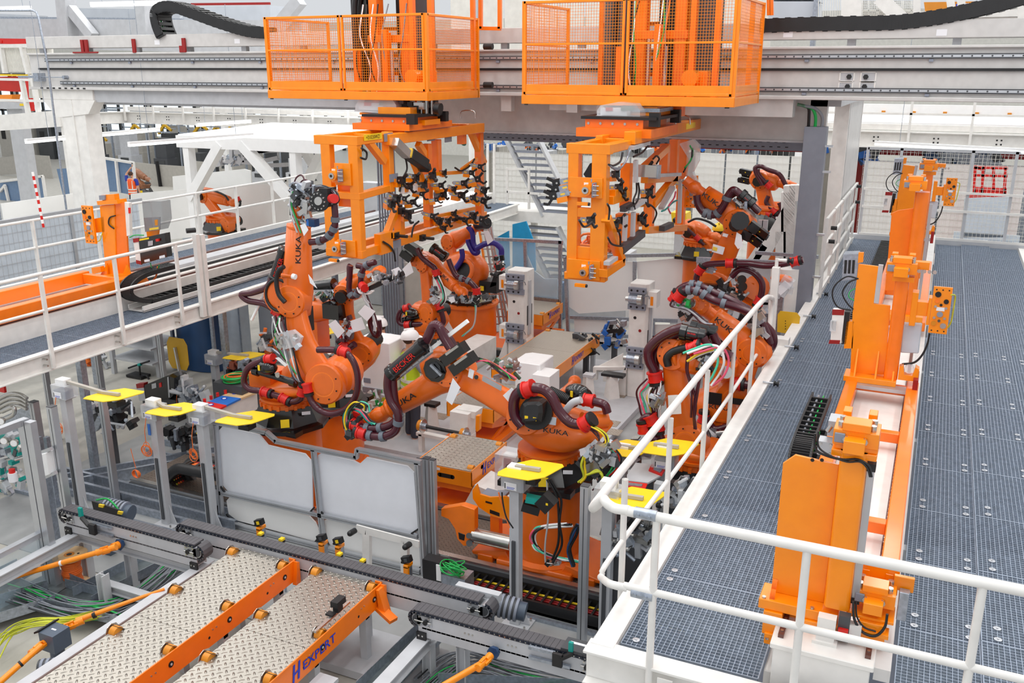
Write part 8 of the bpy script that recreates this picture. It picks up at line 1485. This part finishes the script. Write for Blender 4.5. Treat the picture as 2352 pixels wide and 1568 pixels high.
# tubular suspended lamps
def lamp(label,a,b,z,wires=True):
 p,q_=atz(*a,z),atz(*b,z);t=thing('strip_lamp',label,'lamp',p.lerp(q_,.5),'strip lamps');MB('white').bar(p+V((0,0,.05)),q_+V((0,0,.05)),.09,.05).build('housing',t);MB('led').bar(p+V((0,0,.0)),q_+V((0,0,.0)),.07,.05).build('tube',t)
 g=MB('galv')
 for u in(.15,.85):c=p.lerp(q_,u);g.cyl(c,c+V((0,0,3)),.006,n=5)
 g.build('wire',t)
lamp('strip lamp crossing behind the gantry column at far left',(60,327),(365,299),4.3);lamp('longest strip lamp in front of the white truss frame',(296,334),(580,312),4.3);lamp('short distant strip lamp above the white truss frame',(452,289),(575,280),4.2);lamp('strip lamp above the end fence on the right',(2010,331),(2420,353),4.2);lamp('strip lamp at the very top left',(-40,24),(70,21),7.2);lamp('second strip lamp at the top left edge',(210,13),(382,9),7.2)
wr_=thing('hanging_pipe','thin bent steel pipe dropping in front of the left end of the overhead beam','pipe',at(100,200,14));g=MB('galv');T(g,[(0,24),(75,24),(84,28),(88,40),(110,150),(135,350),(155,500)],14.2,.022,8,1,False);g.build('pipe',wr_)
sp2=thing('barrier_pole','red and white striped pole hanging by the left railing','pole',at(95,500,11.3));a,b=at(75,395,11.3),at(100,522,11.3)
for i in range(14):MB('red' if i%2 else 'white').cyl(a.lerp(b,i/14),a.lerp(b,(i+1)/14),.022,n=10).build('stripe',sp2)
# white tarpaulin walls and frosted panels left of the walkway
fl=thing('screen_wall','row of frosted panels in steel frames left of the left walkway','screen',(-16.6,14,0));X_=-16.6
for i in range(4):y=8+i*1.9;MB('frost').bx(X_,X_+.02,y+.05,y+1.85,.1,2.95).build('panel',fl);MB('alu').bx(X_-.03,X_+.05,y-.04,y+.04,0,3.0).build('post',fl)
g=MB('light_grey')
for i in range(69):y=8+i*.11;g.bx(X_+.03,X_+.035,y,y+.005,.1,2.9)
for i in range(14):z=.15+i*.2;g.bx(X_+.03,X_+.035,8,15.6,z,z+.006)
g.build('wire_mesh',fl,kind='stuff');MB('alu').bx(X_-.03,X_+.06,8,15.65,2.97,3.03).bx(X_-.03,X_+.06,8,15.65,1.4,1.45).build('rail',fl)
tw2=thing('tarpaulin_wall','white tarpaulins hung behind the frosted panels at far left','tarpaulin',(-18.8,14,0));X2=-20.5
for i in range(2):y=12+i*2.9;MB('tarp').bx(X2,X2+.03,y+.1,y+2.8,.3,2.75).build('sheet',tw2);MB('galv').bx(X2-.05,X2+.05,y-.05,y+.05,0,2.8).build('post',tw2)
for lab,pts,Y in(('white tarpaulin screen behind the lone far left robot',[(396,405),(560,388),(575,392),(578,470),(400,470)],25.5),('pale sheet wall below the truss frame',[(300,445),(480,430),(660,420),(665,520),(300,560)],22.8)):
 t=thing('tarpaulin_wall',lab,'tarpaulin',at(pts[0][0],400,Y));o=SZ('tarp',pts,Y,.05,'sheet',t);p=at(pts[-1][0]+20,pts[-1][1],Y);MB('galv').bx(p.x-.05,p.x+.05,Y+.05,Y+.15,0,p.z+.3).build('post',t)
pn2=thing('screen_wall','blue-grey film panels in pale frames behind the gantry column','screen',at(270,400,30))
for m_,pts in(('bluefilm',[(233,364),(264,368),(272,440),(245,440)]),('bluefilm',[(268,370),(306,376),(306,448),(274,442)]),('bluefilm',[(130,388),(158,386),(165,450),(145,450)]),('bluefilm',[(0,420),(98,408),(104,460),(0,480)])):SZ(m_,pts,29,.04,'film_panel',pn2)
g=MB('white_paint')
for(a,b,c,d) in((233,362,307,374),(266,366,274,442),(306,374,312,450),(0,416,98,404),(98,404,106,460),(45,412,52,470),(0,440,12,425),(12,428,22,472)):g.bar(at(a,b,28.9),at(c,d,28.9),.1,.1)
p=at(300,450,28.9);g.bx(p.x-.1,p.x,28.9,29,0,p.z);g.build('frame',pn2)
gy=thing('mesh_screen','line of grey mesh screens with dark posts in the far left bay','screen',at(300,400,36));
for pts in([(0,362),(56,355),(66,398),(0,402)],[(62,355),(112,358),(126,440),(70,440)],[(306,372),(360,378),(370,445),(316,450)],[(364,378),(425,382),(430,430),(372,440)],[(430,368),(470,372),(480,400),(436,402)]):SZ('fence_grey',pts,36,.05,'panel',gy)
g=MB('ink')
for(a,b,c,d) in((58,350,68,400),(360,370,371,445)):g.bar(at(a,b,35.9),at(c,d,35.9),.15,.1)
p=at(371,445,35.9);g.bx(p.x-.1,p.x+.1,35.9,36,0,p.z);g.build('post',gy)
g=MB('dark_grey')
for i in range(60):
 a=at(62+i*1.0 if i<50 else 0,360,35.9)
 g.bx(a.x,a.x+.015,35.88,35.9,2.0,3.0) if i<0 else None
# far machinery hall, many grey machines with yellow spots
rr=random.Random(21)
ORD=('first second third fourth fifth sixth seventh eighth ninth tenth eleventh twelfth thirteenth fourteenth fifteenth sixteenth seventeenth eighteenth nineteenth twentieth twenty-first twenty-second twenty-third twenty-fourth twenty-fifth twenty-sixth').split()
for i in range(26):
 px=232+i*19+rr.uniform(-5,5);Y=39+(i%4)*2.4;b=at(px,400,Y);h=rr.uniform(1.2,2.6)
 t=thing('far_machine',ORD[i]+' from the left of the far machines behind the truss frame','machine',(b.x,Y,0),'far machines behind the truss frame')
 g=MB(rr.choice(('far_dark','light_grey','dark_grey','fence_grey'))).bx(b.x-.5,b.x+.5,Y-.4,Y+.4,0,h*.5).bx(b.x-.35,b.x+.4,Y-.3,Y+.3,h*.5,h).mat('far_dark').bx(b.x-.3,b.x+.3,Y-.42,Y-.4,h*.3,h*.45);g.build('housing',t)
 g=MB('galv').bx(b.x-.8,b.x-.72,Y-.5,Y-.4,0,3.4).bx(b.x-.8,b.x+1.0,Y-.5,Y-.42,3.3,3.4).bx(b.x-.8,b.x+1.0,Y-.5,Y-.42,2.5,2.56);g.build('frame',t)
 if i%2:g=MB('yellow_old').bar((b.x-.3,Y-.5,h),(b.x+.2,Y-.5,h+.5),.14,.14).bar((b.x+.2,Y-.5,h+.5),(b.x+.7,Y-.5,h+.2),.12,.12);g.build('yellow_arm',t)
for i in range(5):
 px=20+i*44;Y=44;b=at(px,340,Y);t=thing('far_machine',ORD[i]+' from the left of the pale cabinets in the far left bay','machine',(b.x,Y,0),'pale cabinets in the far left bay');MB(rr.choice(('light_grey','far_dark','fence_grey'))).bx(b.x-.8,b.x+.6,Y,Y+1,0,rr.uniform(2.2,3.2)).mat('ink').bx(b.x-.5,b.x-.1,Y-.02,Y,1.2,1.8).build('housing',t)
# big sheet-metal cylinders / curved screens seen under the left walkway
for lab,pts,Y,m_ in(('dark blue curved sheet panel standing under the left walkway',[(385,725),(480,690),(495,870),(405,880)],13.4,'deep_blue'),('frosted door panel right of the blue sheet panel',[(500,700),(545,690),(565,840),(508,850)],14.5,'frost'),('silver corrugated locker behind the tall robot',[(595,690),(640,690),(640,800),(600,800)],14.5,'duct_silver'),('tall grey switch cabinet behind the workers',[(880,540),(935,560),(930,760),(890,740)],16.6,'light_grey'),('beige switch cabinet with a dark handle beside the drum robot',[(935,600),(985,610),(980,740),(935,735)],16.4,'fence_grey'),('pale wall cabinet beneath the left gripper',[(840,420),(880,420),(885,700),(850,690)],19.5,'light_grey')):
 t=thing('metal_cabinet',lab,'cabinet',at(pts[0][0],800,Y));a=at((pts[0][0]+pts[3][0])/2,780,Y);b=at((pts[1][0]+pts[2][0])/2,780,Y);zt=at((pts[0][0]+pts[1][0])/2,(pts[0][1]+pts[1][1])/2,Y).z
 if m_ in('deep_blue',):c=(a.x+b.x)/2;MB(m_).loft([((c,Y+.2,.012),((b.x-a.x)/2,0,0),(0,.25,0)),((c,Y+.2,min(zt,1.9)),((b.x-a.x)/2,0,0),(0,.25,0))],24,2.2).build('shell',t);MB('galv').bx(b.x-.03,b.x+.03,Y,Y+.06,.012,min(zt,1.9)).bx(a.x-.03,a.x+.03,Y,Y+.06,.012,min(zt,1.9)).build('edge_profile',t)
 else:
  MB(m_).bx(a.x,b.x,Y,Y+.3,.012,zt).build('body',t,bevel=.01);MB('galv').bx(b.x-.02,b.x+.01,Y-.02,Y,.012,zt).build('edge_profile',t)
cdt=thing('conduit_bundle','vertical bundle of grey conduits behind the left gripper','conduit',at(895,600,16.3));g=MB('duct_grey')
for i in range(7):p=at(877+i*6,600,16.3);g.cyl((p.x,16.3,.012),(p.x,16.3,4.8),.022,n=8)
g.build('pipe',cdt)
mh=thing('machine_cabinet','white machine housing with a dark handle under the left walkway','cabinet',at(100,880,12));g=MB('white_paint');p,q_=at(45,840,12.5),at(108,840,12.5);g.bx(p.x,q_.x,12.5,13.2,.0,at(75,885,12.5).z+.1).mat('light_grey').bx(at(95,840,13.3).x,at(155,840,13.3).x,13.3,14,0,at(125,830,13.3).z).mat('ink');S(g,[(60,894),(84,897),(84,905),(60,902)],12.48,.02);g.build('housing',mh);
rk=thing('steel_rack','small steel rack with green and orange parts on the bright floor at left','rack',atz(220,850,.0));g=MB('light_grey')
for x,y in((-14.6,12.6),(-13.6,12.8),(-14.6,13.4),(-13.6,13.5)):g.bx(x-.04,x+.04,y-.04,y+.04,0,1.0)
for z in(.3,.6,.95):g.bx(-14.65,-13.55,12.6,13.5,z,z+.04)
g.build('frame',rk);cluster(rk,215,830,12.8,40,22,30,'stored_parts',s=.08,seed=95,mats=('galv','teal','cable_orange','light_grey','black'))
# stairs in the centre background
sr=thing('metal_stairs','grey metal stairs of two flights with an intermediate landing','stairs',(-9.5,24,0));YS=24.0
p0,p1=at(1160,312,YS),at(1250,495,YS);q0,q1=at(1235,312,YS),at(1300,440,YS)
for a,b in((p0,p1),(q0,V((q0.x+(p1.x-p0.x),YS,p1.z)))):
 MB('light_grey').bar(a,b,.06,.28,(0,1,0)).build('stringer',sr)
for i in range(12):u=(i+.3)/12;a=p0.lerp(p1,u);MB('grey_cast').bx(a.x+.05,a.x+(q0.x-p0.x)-.05,YS,YS+.3,a.z-.03,a.z+.02).build('tread',sr)
zl=at(1200,500,YS).z;MB('white_paint').bx(at(1120,480,YS).x,at(1330,480,YS).x,YS-.1,YS+1.6,zl-.1,zl+.2).build('landing',sr)
p0,p1=at(1200,515,YS),at(1270,660,YS);w_=1.1
for a in(0,w_):MB('light_grey').bar(p0+V((a,0,0)),p1+V((a,0,0)),.06,.28,(0,1,0)).build('stringer',sr)
for i in range(9):u=(i+.4)/9;a=p0.lerp(p1,u);MB('grey_cast').bx(a.x+.05,a.x+w_-.05,YS,YS+.3,a.z-.03,a.z+.02).build('tread',sr)
g=MB('white_paint')
for(a,b,c,d) in((1165,385,1165,480),(1215,385,1215,480),(1165,388,1215,388),(1165,440,1240,445),(1120,330,1120,480),(1135,330,1135,480)):g.bar(at(a,b,YS-.15),at(c,d,YS-.15),.06,.06)
for x in(-12.5,-10.8):g.bx(x-.08,x+.08,YS+1,YS+1.15,0,zl)
g.build('railing',sr)
bp_=thing('blue_screen','bright blue panels beneath the stair landing','screen',at(1200,600,22.5));
for pts in([(1135,548),(1168,530),(1170,610),(1138,630)],[(1177,515),(1208,508),(1228,560),(1230,620),(1180,700),(1177,620)]):SZ('cyan_panel',pts,22.5,.05,'panel',bp_)
MB('galv').bx(at(1180,600,22.6).x,at(1185,600,22.6).x,22.56,22.6,0,at(1180,600,22.6).z).build('post',bp_)
# white cloth back walls and machines to the right of centre
for i,(pts,Y,lab) in enumerate((([(1130,362),(1560,352),(1560,560),(1130,560)],30,'white sheet wall behind the metal stairs'),([(1590,350),(1885,362),(1880,520),(1590,520)],27.5,'white sheet wall behind the farthest robots'),([(1975,372),(2352,380),(2352,545),(1975,545)],30,'white sheet wall beyond the platform end fence'))):
 t=thing('sheet_wall',lab,'wall panel',at(pts[0][0],500,Y));a,b=at(pts[0][0],450,Y),at(pts[1][0],450,Y);zt=at((pts[0][0]+pts[1][0])/2,(pts[0][1]+pts[1][1])/2,Y).z;n=4
 for k in range(n):MB('tarp').bx(a.x+(b.x-a.x)*k/n+.03,a.x+(b.x-a.x)*(k+1)/n-.03,Y,Y+.05,0,zt).build('sheet',t)
 g=MB('white_paint')
 for k in range(int((b.x-a.x)/.16)):g.bx(a.x+k*.16,a.x+k*.16+.006,Y-.03,Y-.02,0,zt+.3)
 for k in range(20):g.bx(a.x,b.x,Y-.03,Y-.02,zt-k*.2,zt-k*.2+.008)
 g.build('wire_mesh',t,kind='stuff')
rr=random.Random(31)
for i in range(22):
 px=1130+i*36+rr.uniform(-8,8);Y=35+(i%3)*2;b=at(px,340,Y);t=thing('far_machine',ORD[i]+' from the left of the machines rising over the white sheet walls','machine',(b.x,Y,0),'machines behind the white sheet walls');h=at(px,rr.uniform(318,335),Y).z
 MB(rr.choice(('light_grey','far_dark','galv','fence_grey'))).bx(b.x-.6,b.x+.5,Y,Y+1,0,h-.3).build('housing',t);cluster(t,px,338,Y,14,8,12,'fittings',s=.14,seed=200+i,mats=('galv','dark_grey','blue','light_grey','black','cable_orange'))
rd=thing('red_beam','dark red crane beam below the white mezzanine beam at right','beam',at(2100,345,34));g=MB('red_dark');a,b=at(1970,336,34),at(2400,352,34);g.bx(a.x,b.x+2,34,34.3,a.z-.25,a.z+.12).bx(a.x,a.x+.3,34,34.3,0,a.z-.25);g.build('beam',rd)
rk2=thing('steel_rack','tangled galvanised rack with blue crates behind the end fence','rack',at(2200,365,33));cluster(rk2,2210,365,33,80,13,110,'rack_parts',s=.2,seed=97,mats=('galv','dark_grey','light_grey','deep_blue','galv'));cluster(rk2,1995,358,33,16,13,16,'blue_crates',s=.25,seed=98,mats=('deep_blue','blue','dark_grey'));p=at(2200,372,33);MB('galv').bx(p.x-2.5,p.x+2.5,33,33.6,0,p.z-.1).build('shelf',rk2)
sc_=thing('scissor_lift','bright red scissor lift basket beyond the platform end fence','lift',at(2275,430,28));g=MB('red')
for(a,b,c,d) in((2240,380,2236,470),(2258,382,2255,470),(2310,385,2305,470),(2238,384,2315,386),(2240,402,2314,404),(2238,434,2312,436),(2236,440,2310,444),(2282,384,2282,436),(2240,384,2256,390)):g.bar(at(a,b,28),at(c,d,28),.07,.07)
S(g,[(2237,436),(2312,440),(2310,460),(2235,456)],28,.8);a=at(2272,460,28);g.bx(a.x-.5,a.x+.5,28.1,28.7,0,a.z+.1);g.build('basket',sc_)
fc=thing('glazed_booth','frosted booth in front of the red scissor lift','booth',at(2240,500,26));g=MB('frost');S(g,[(2215,455),(2320,452),(2310,545),(2210,545)],26,.05);g.build('panel',fc);p=at(2260,545,26);MB('frost').bx(p.x-.7,p.x+.8,26,26.05,0,p.z+.1).build('lower_panel',fc)
wfz=thing('test_rig','thick white machine frame with glazed door left of the blue-grey duct','frame',at(1830,500,19));YZ=18.6;g=MB('white_paint')
for(a,b,c,d,w2) in((1815,442,1885,442,.3),(1815,425,1815,590,.22),(1812,440,1812,600,.26),(1745,600,1815,480,.25),(1715,620,1755,560,.2),(1795,590,1795,530,.2)):g.bar(at(a,b,YZ),at(c,d,YZ),w2,.25,(0,1,0))
p=at(1812,600,YZ);g.bx(p.x-.12,p.x+.12,YZ,YZ+.25,0,p.z+.1);g.build('frame',wfz);SZ('frost',[(1830,450),(1880,450),(1872,580),(1825,590)],YZ+.5,.04,'door_panel',wfz);SZ('frost',[(1845,500),(1870,502),(1864,570),(1842,568)],YZ+.4,.03,'door_panel',wfz);cluster(wfz,1805,560,YZ+.4,16,40,30,'side_units',s=.07,seed=99,mats=('black','white_paint','galv','copper'))
MB('alu').bar(at(1748,505,YZ),at(1738,640,YZ),.1,.1).bar(at(1758,505,YZ),at(1748,640,YZ),.1,.1).build('profile',wfz)
lw=thing('guard_wall','pale low guard wall with grey rail behind the right-hand robots','wall panel',at(1780,660,17));YL3=17.4;SZ('light_grey',[(1600,600),(1860,612),(1850,700),(1600,700)],YL3,.05,'panel',lw);g=MB('galv').bar(at(1600,596,YL3),at(1862,608,YL3),.08,.1).bar(at(1735,580,YL3),at(1880,590,YL3),.06,.06);g.build('rail',lw);p=at(1700,700,YL3);MB('light_grey').bx(p.x-1.2,p.x+1.0,YL3,YL3+.05,0,p.z+.1).build('lower_panel',lw)
dr=thing('white_drum','white cylindrical tank on a grey trestle beside the blue-grey duct','tank',at(1840,660,15.2));c=at(1818,665,15.6);MB('white_paint').cyl(c+V((-.1,0,-.38)),c+V((-.1,0,.38)),.26,n=28).build('drum',dr,bevel=0);MB('galv').bx(c.x-.4,c.x+.2,15.3,15.9,c.z-.44,c.z-.38).bx(c.x-.35,c.x-.27,15.5,15.6,0,c.z-.4).bx(c.x+.08,c.x+.16,15.5,15.6,0,c.z-.4).build('trestle',dr)
cp=thing('film_wrapped_head','orange sensor head under crumpled clear film by the right railing','sensor',at(1795,655,14));p=at(1795,640,14.2);MB('cable_orange').sph(p,.13,(1.3,1,.5),14,7).build('ring',cp);cluster(cp,1795,655,14.2,18,14,22,'film',s=.1,seed=101,mats=('clear','paper','light_grey'));MB('galv').bx(p.x-.05,p.x+.05,14.2,14.3,0,p.z-.1).build('post',cp)
# structures seen above the overhead beam
ud=thing('ventilation_duct','large silver ventilation ducts high behind the left part of the overhead beam','duct',(-26,26,8));
for pts,Y in(([(130,18),(415,22),(412,52),(290,48),(140,44)],27),([(418,16),(620,12),(622,52),(420,50)],26),([(0,32),(60,34),(60,62),(0,62)],27)):SZ('duct_silver',pts,Y,1.0,'duct_section',ud)
g=MB('galv')
for py in(42,48,54,60):g.bar(at(0,py,25),at(420,py+5,25),.12,.12)
g.build('pipe_run',ud)
ub=thing('upper_frame','white steel columns and braces standing behind the overhead beam','frame',(-20,24,0));g=MB('light_grey')
YU=22.0
g.bar(at(-40,76,YU),at(640,86,YU),.4,.9,(0,0,1));g.bar(at(-40,98,YU),at(300,98,YU),.1,.12).bar(at(600,60,YU),at(700,60,YU),.3,.3)
for(a,b,c,d,w2) in((150,-10,160,100,.42),(162,20,215,85,.28),(330,-10,336,90,.38),(640,60,690,0,.3),(1100,-20,1100,70,.2)):g.bar(at(a,b,YU-.4),at(c,d,YU-.4),w2,w2,(0,1,0))
p=at(195,300,YU);g.bx(p.x-.1,p.x+.1,YU-.3,YU,0,6.3);g.build('member',ub)
rp=thing('sprinkler_pipe','red sprinkler pipe at the top left edge','pipe',at(40,95,21));g=MB('red').bar(at(-20,94,20.5),at(88,96,20.5),.16,.16).cyl(at(70,88,20.4),at(70,102,20.4),.1);S(g,[(0,93),(4,93),(4,99),(0,99)],20.4,.1);g.build('pipe',rp);rp2=MB('red_dark').bar(at(440,10,24),at(620,8,24),.07,.07).build('pipe_run',rp)
sf=thing('slatted_fence','white slatted guard fence behind the left end of the overhead beam','fence',(-22,19,0));YF2=19.5
for i in range(36):px=6+i*3.1+(5 if i>16 else 0);g=MB('fence_white');g.bar(at(px,108,YF2),at(px+6,225 if i>16 else 165,YF2),.035,.05,(0,1,0));g.build('slat',sf)
g=MB('white_paint').bar(at(-5,106,YF2-.1),at(112,104,YF2-.1),.1,.1).bar(at(2,106,YF2-.1),at(12,168,YF2-.1),.12,.1).bar(at(50,106,YF2-.1),at(66,170,YF2-.1),.14,.1).bar(at(0,182,YF2-.3),at(108,184,YF2-.3),.07,.07).bar(at(0,230,YF2-.3),at(115,232,YF2-.3),.07,.07).bar(at(50,184,YF2-.3),at(68,275,YF2-.3),.12,.1).bar(at(74,172,YF2-.3),at(90,265,YF2-.3),.12,.1).bar(at(-10,283,YF2-.3),at(140,272,YF2-.3),.2,.45,(0,0,1));p=at(165,290,YF2);g.bx(p.x-.1,p.x+.1,YF2-.3,YF2,0,4.7);g.build('frame',sf)
rm2=thing('red_machine','red curtained machine with yellow trim at the left edge of the picture','machine',at(30,200,21));SZ('red_shade',[(-10,176),(62,175),(64,212),(-10,208)],20.6,.1,'curtain',rm2);SZ('red',[(55,180),(66,180),(74,255),(64,255)],20.5,.1,'post',rm2);SZ('yellow',[(-10,170),(62,171),(62,175),(-10,174)],20.4,.1,'trim',rm2);SZ('orange',[(-10,218),(28,217),(26,228),(-10,228)],20.4,.3,'crate',rm2);SZ('light_grey',[(-10,232),(60,236),(60,250),(-10,250)],20.4,.3,'bench',rm2);SZ('yellow',[(45,238),(62,238),(62,243),(45,243)],20.38,.02,'label',rm2);p=at(30,250,20.6);MB('light_grey').bx(p.x-.3,p.x+.3,20.6,20.9,0,p.z).build('stand',rm2)
# upper right
dx_=thing('ventilation_duct','silver sheet box duct above the right part of the overhead beam','duct',at(1820,30,20));SZ('duct_silver',[(1765,3),(1870,3),(1870,58),(1765,58)],19.5,1.2,'duct_section',dx_);SZ('duct_silver',[(1765,-30),(1875,-30),(1875,0),(1765,0)],19.5,1.2,'duct_section',dx_);MB('galv').bx(at(1868,30,19.4).x,at(1878,30,19.4).x,19.3,19.5,6.2,8.6).build('corner_post',dx_)
ur=thing('upper_frame','white column and brace with wire mesh above the right part of the overhead beam','frame',at(2000,30,19));YR=19.0;g=MB('white_paint')
for(a,b,c,d,w2) in((1957,-20,1957,60,.35),(2020,-5,2075,48,.25),(2106,-20,2106,42,.12),(2180,-20,2186,25,.13),(2205,-20,2210,25,.13),(2345,0,2345,60,.1)):g.bar(at(a,b,YR),at(c,d,YR),w2,w2,(0,1,0))
g.bar(at(1975,38,YR+.6),at(2352,30,YR+.6),.25,.12).bar(at(1980,45,YR+.6),at(2352,46,YR+.6),.1,.1);g.build('member',ur)
g=MB('fence_white')
for i in range(34):px=1976+i*3.8;g.bar(at(px,2,YR+.3),at(px,52,YR+.3),.012,.012)
for i in range(12):g.bar(at(1976,3+i*4.2,YR+.3),at(2104,3+i*4.2,YR+.3),.012,.012)
for i in range(14):px=1880+i*5.4;g.bar(at(px,0,YR+.3),at(px,55,YR+.3),.01,.01)
g.build('wire_mesh',ur,kind='stuff')
oh=thing('crane_hoist','yellow overhead hoist at the top right with a small blue label','hoist',at(2190,15,24));SZ('amber',[(2122,5),(2255,3),(2280,6),(2275,14),(2262,12),(2255,26),(2125,28)],23,.4,'beam',oh);SZ('logo_blue',[(2196,9),(2228,8),(2228,15),(2196,16)],22.98,.01,'label',oh)
p,q_=at(2199,12,22.97),at(2226,12,22.97);text('0 Kg',((p+q_)/2)+V((.06,0,0)),(1,0,0),(0,0,1),.09,'white',oh)
# beige wall boards seen between the two mesh cages, above the beam
wbd=thing('wall_boards','pale vertical boards between and behind the two mesh cages','wall panel',at(1150,30,21.5))
for i in range(12):px=1035+i*62;a=at(px,30,21.5);b=at(px+60,30,21.5);MB('fence_white').bx(a.x,b.x-.03,21.5,21.55,4.55,8.6).build('board',wbd)
og=thing('orange_frame','thin orange tube frame hanging between the two mesh cages','frame',at(1125,30,15));g=MB('orange_deep').bar(at(1104,-30,14.9),at(1104,66,14.9),.06,.06).bar(at(1148,-30,14.9),at(1148,66,14.9),.06,.06).bar(at(1100,65,14.9),at(1150,66,14.9),.06,.06).bar(at(1765,-30,14.9),at(1766,35,14.9),.05,.05).bar(at(1772,-30,14.9),at(1773,35,14.9),.05,.05);g.build('tube',og)
g=MB('black')
for px,py in((1112,107),(1112,195)):p=at(px,py,14.6);g.cyl(p,p+V((.16,0,0)),.05,n=12)
g.build('buffer',og)
# loose hoses bundle and machines just beyond the back screen
om=thing('hose_coil','coil of red-orange hose lying on grey boxes behind the back screen','hose',at(1385,560,20));g=MB('cable_orange')
for i in range(9):ring(g,at(1385,562,20)+V((rr.uniform(-.2,.2),0,rr.uniform(-.1,.1))),(rr.uniform(-.3,.3),rr.uniform(-.3,1),1),rr.uniform(.25,.45),.03,18,5)
g.build('loops',om);p=at(1385,580,20);MB('light_grey').bx(p.x-.9,p.x+.6,20,20.7,0,p.z+.0).build('box',om)
mc=thing('gauge_table','white low machine table with black gauges beyond the back screen','machine',at(1590,575,19.5));SZ('white_paint',[(1575,560),(1635,562),(1635,590),(1575,590)],19.5,.5,'frame',mc);SZ('ink',[(1590,568),(1620,569),(1620,582),(1590,582)],19.48,.02,'opening',mc);p=at(1600,585,19.5);MB('white_paint').bx(p.x-.3,p.x+.3,19.5,20,0,p.z).build('base',mc)
ya=thing('yellow_housing','bright yellow housing behind the right gripper','housing',at(1560,505,19.8));SZ('yellow',[(1541,488),(1576,490),(1578,522),(1570,528),(1545,525)],19.8,.4,'shell',ya);p=at(1560,525,19.9);MB('light_grey').bx(p.x-.1,p.x+.1,19.9,20.1,0,p.z).build('post',ya)
fs=thing('screen_wall','frosted panels in thin frames behind the lone far left robot','screen',at(620,500,24));
for pts in([(556,432),(600,424),(604,520),(560,530)],[(604,424),(655,415),(660,510),(608,520)],[(410,470),(470,462),(480,545),(420,556)]):SZ('bluefilm' if pts[0][0]>600 else 'frost',pts,24.3,.04,'panel',fs)
g=MB('white_paint')
for(a,b,c,d) in((556,430,660,413),(556,430,562,535),(602,423,607,522),(658,413,664,512)):g.bar(at(a,b,24.2),at(c,d,24.2),.08,.08)
p=at(562,535,24.2);g.bx(p.x-.05,p.x+.05,24.2,24.3,0,p.z);g.build('frame',fs)
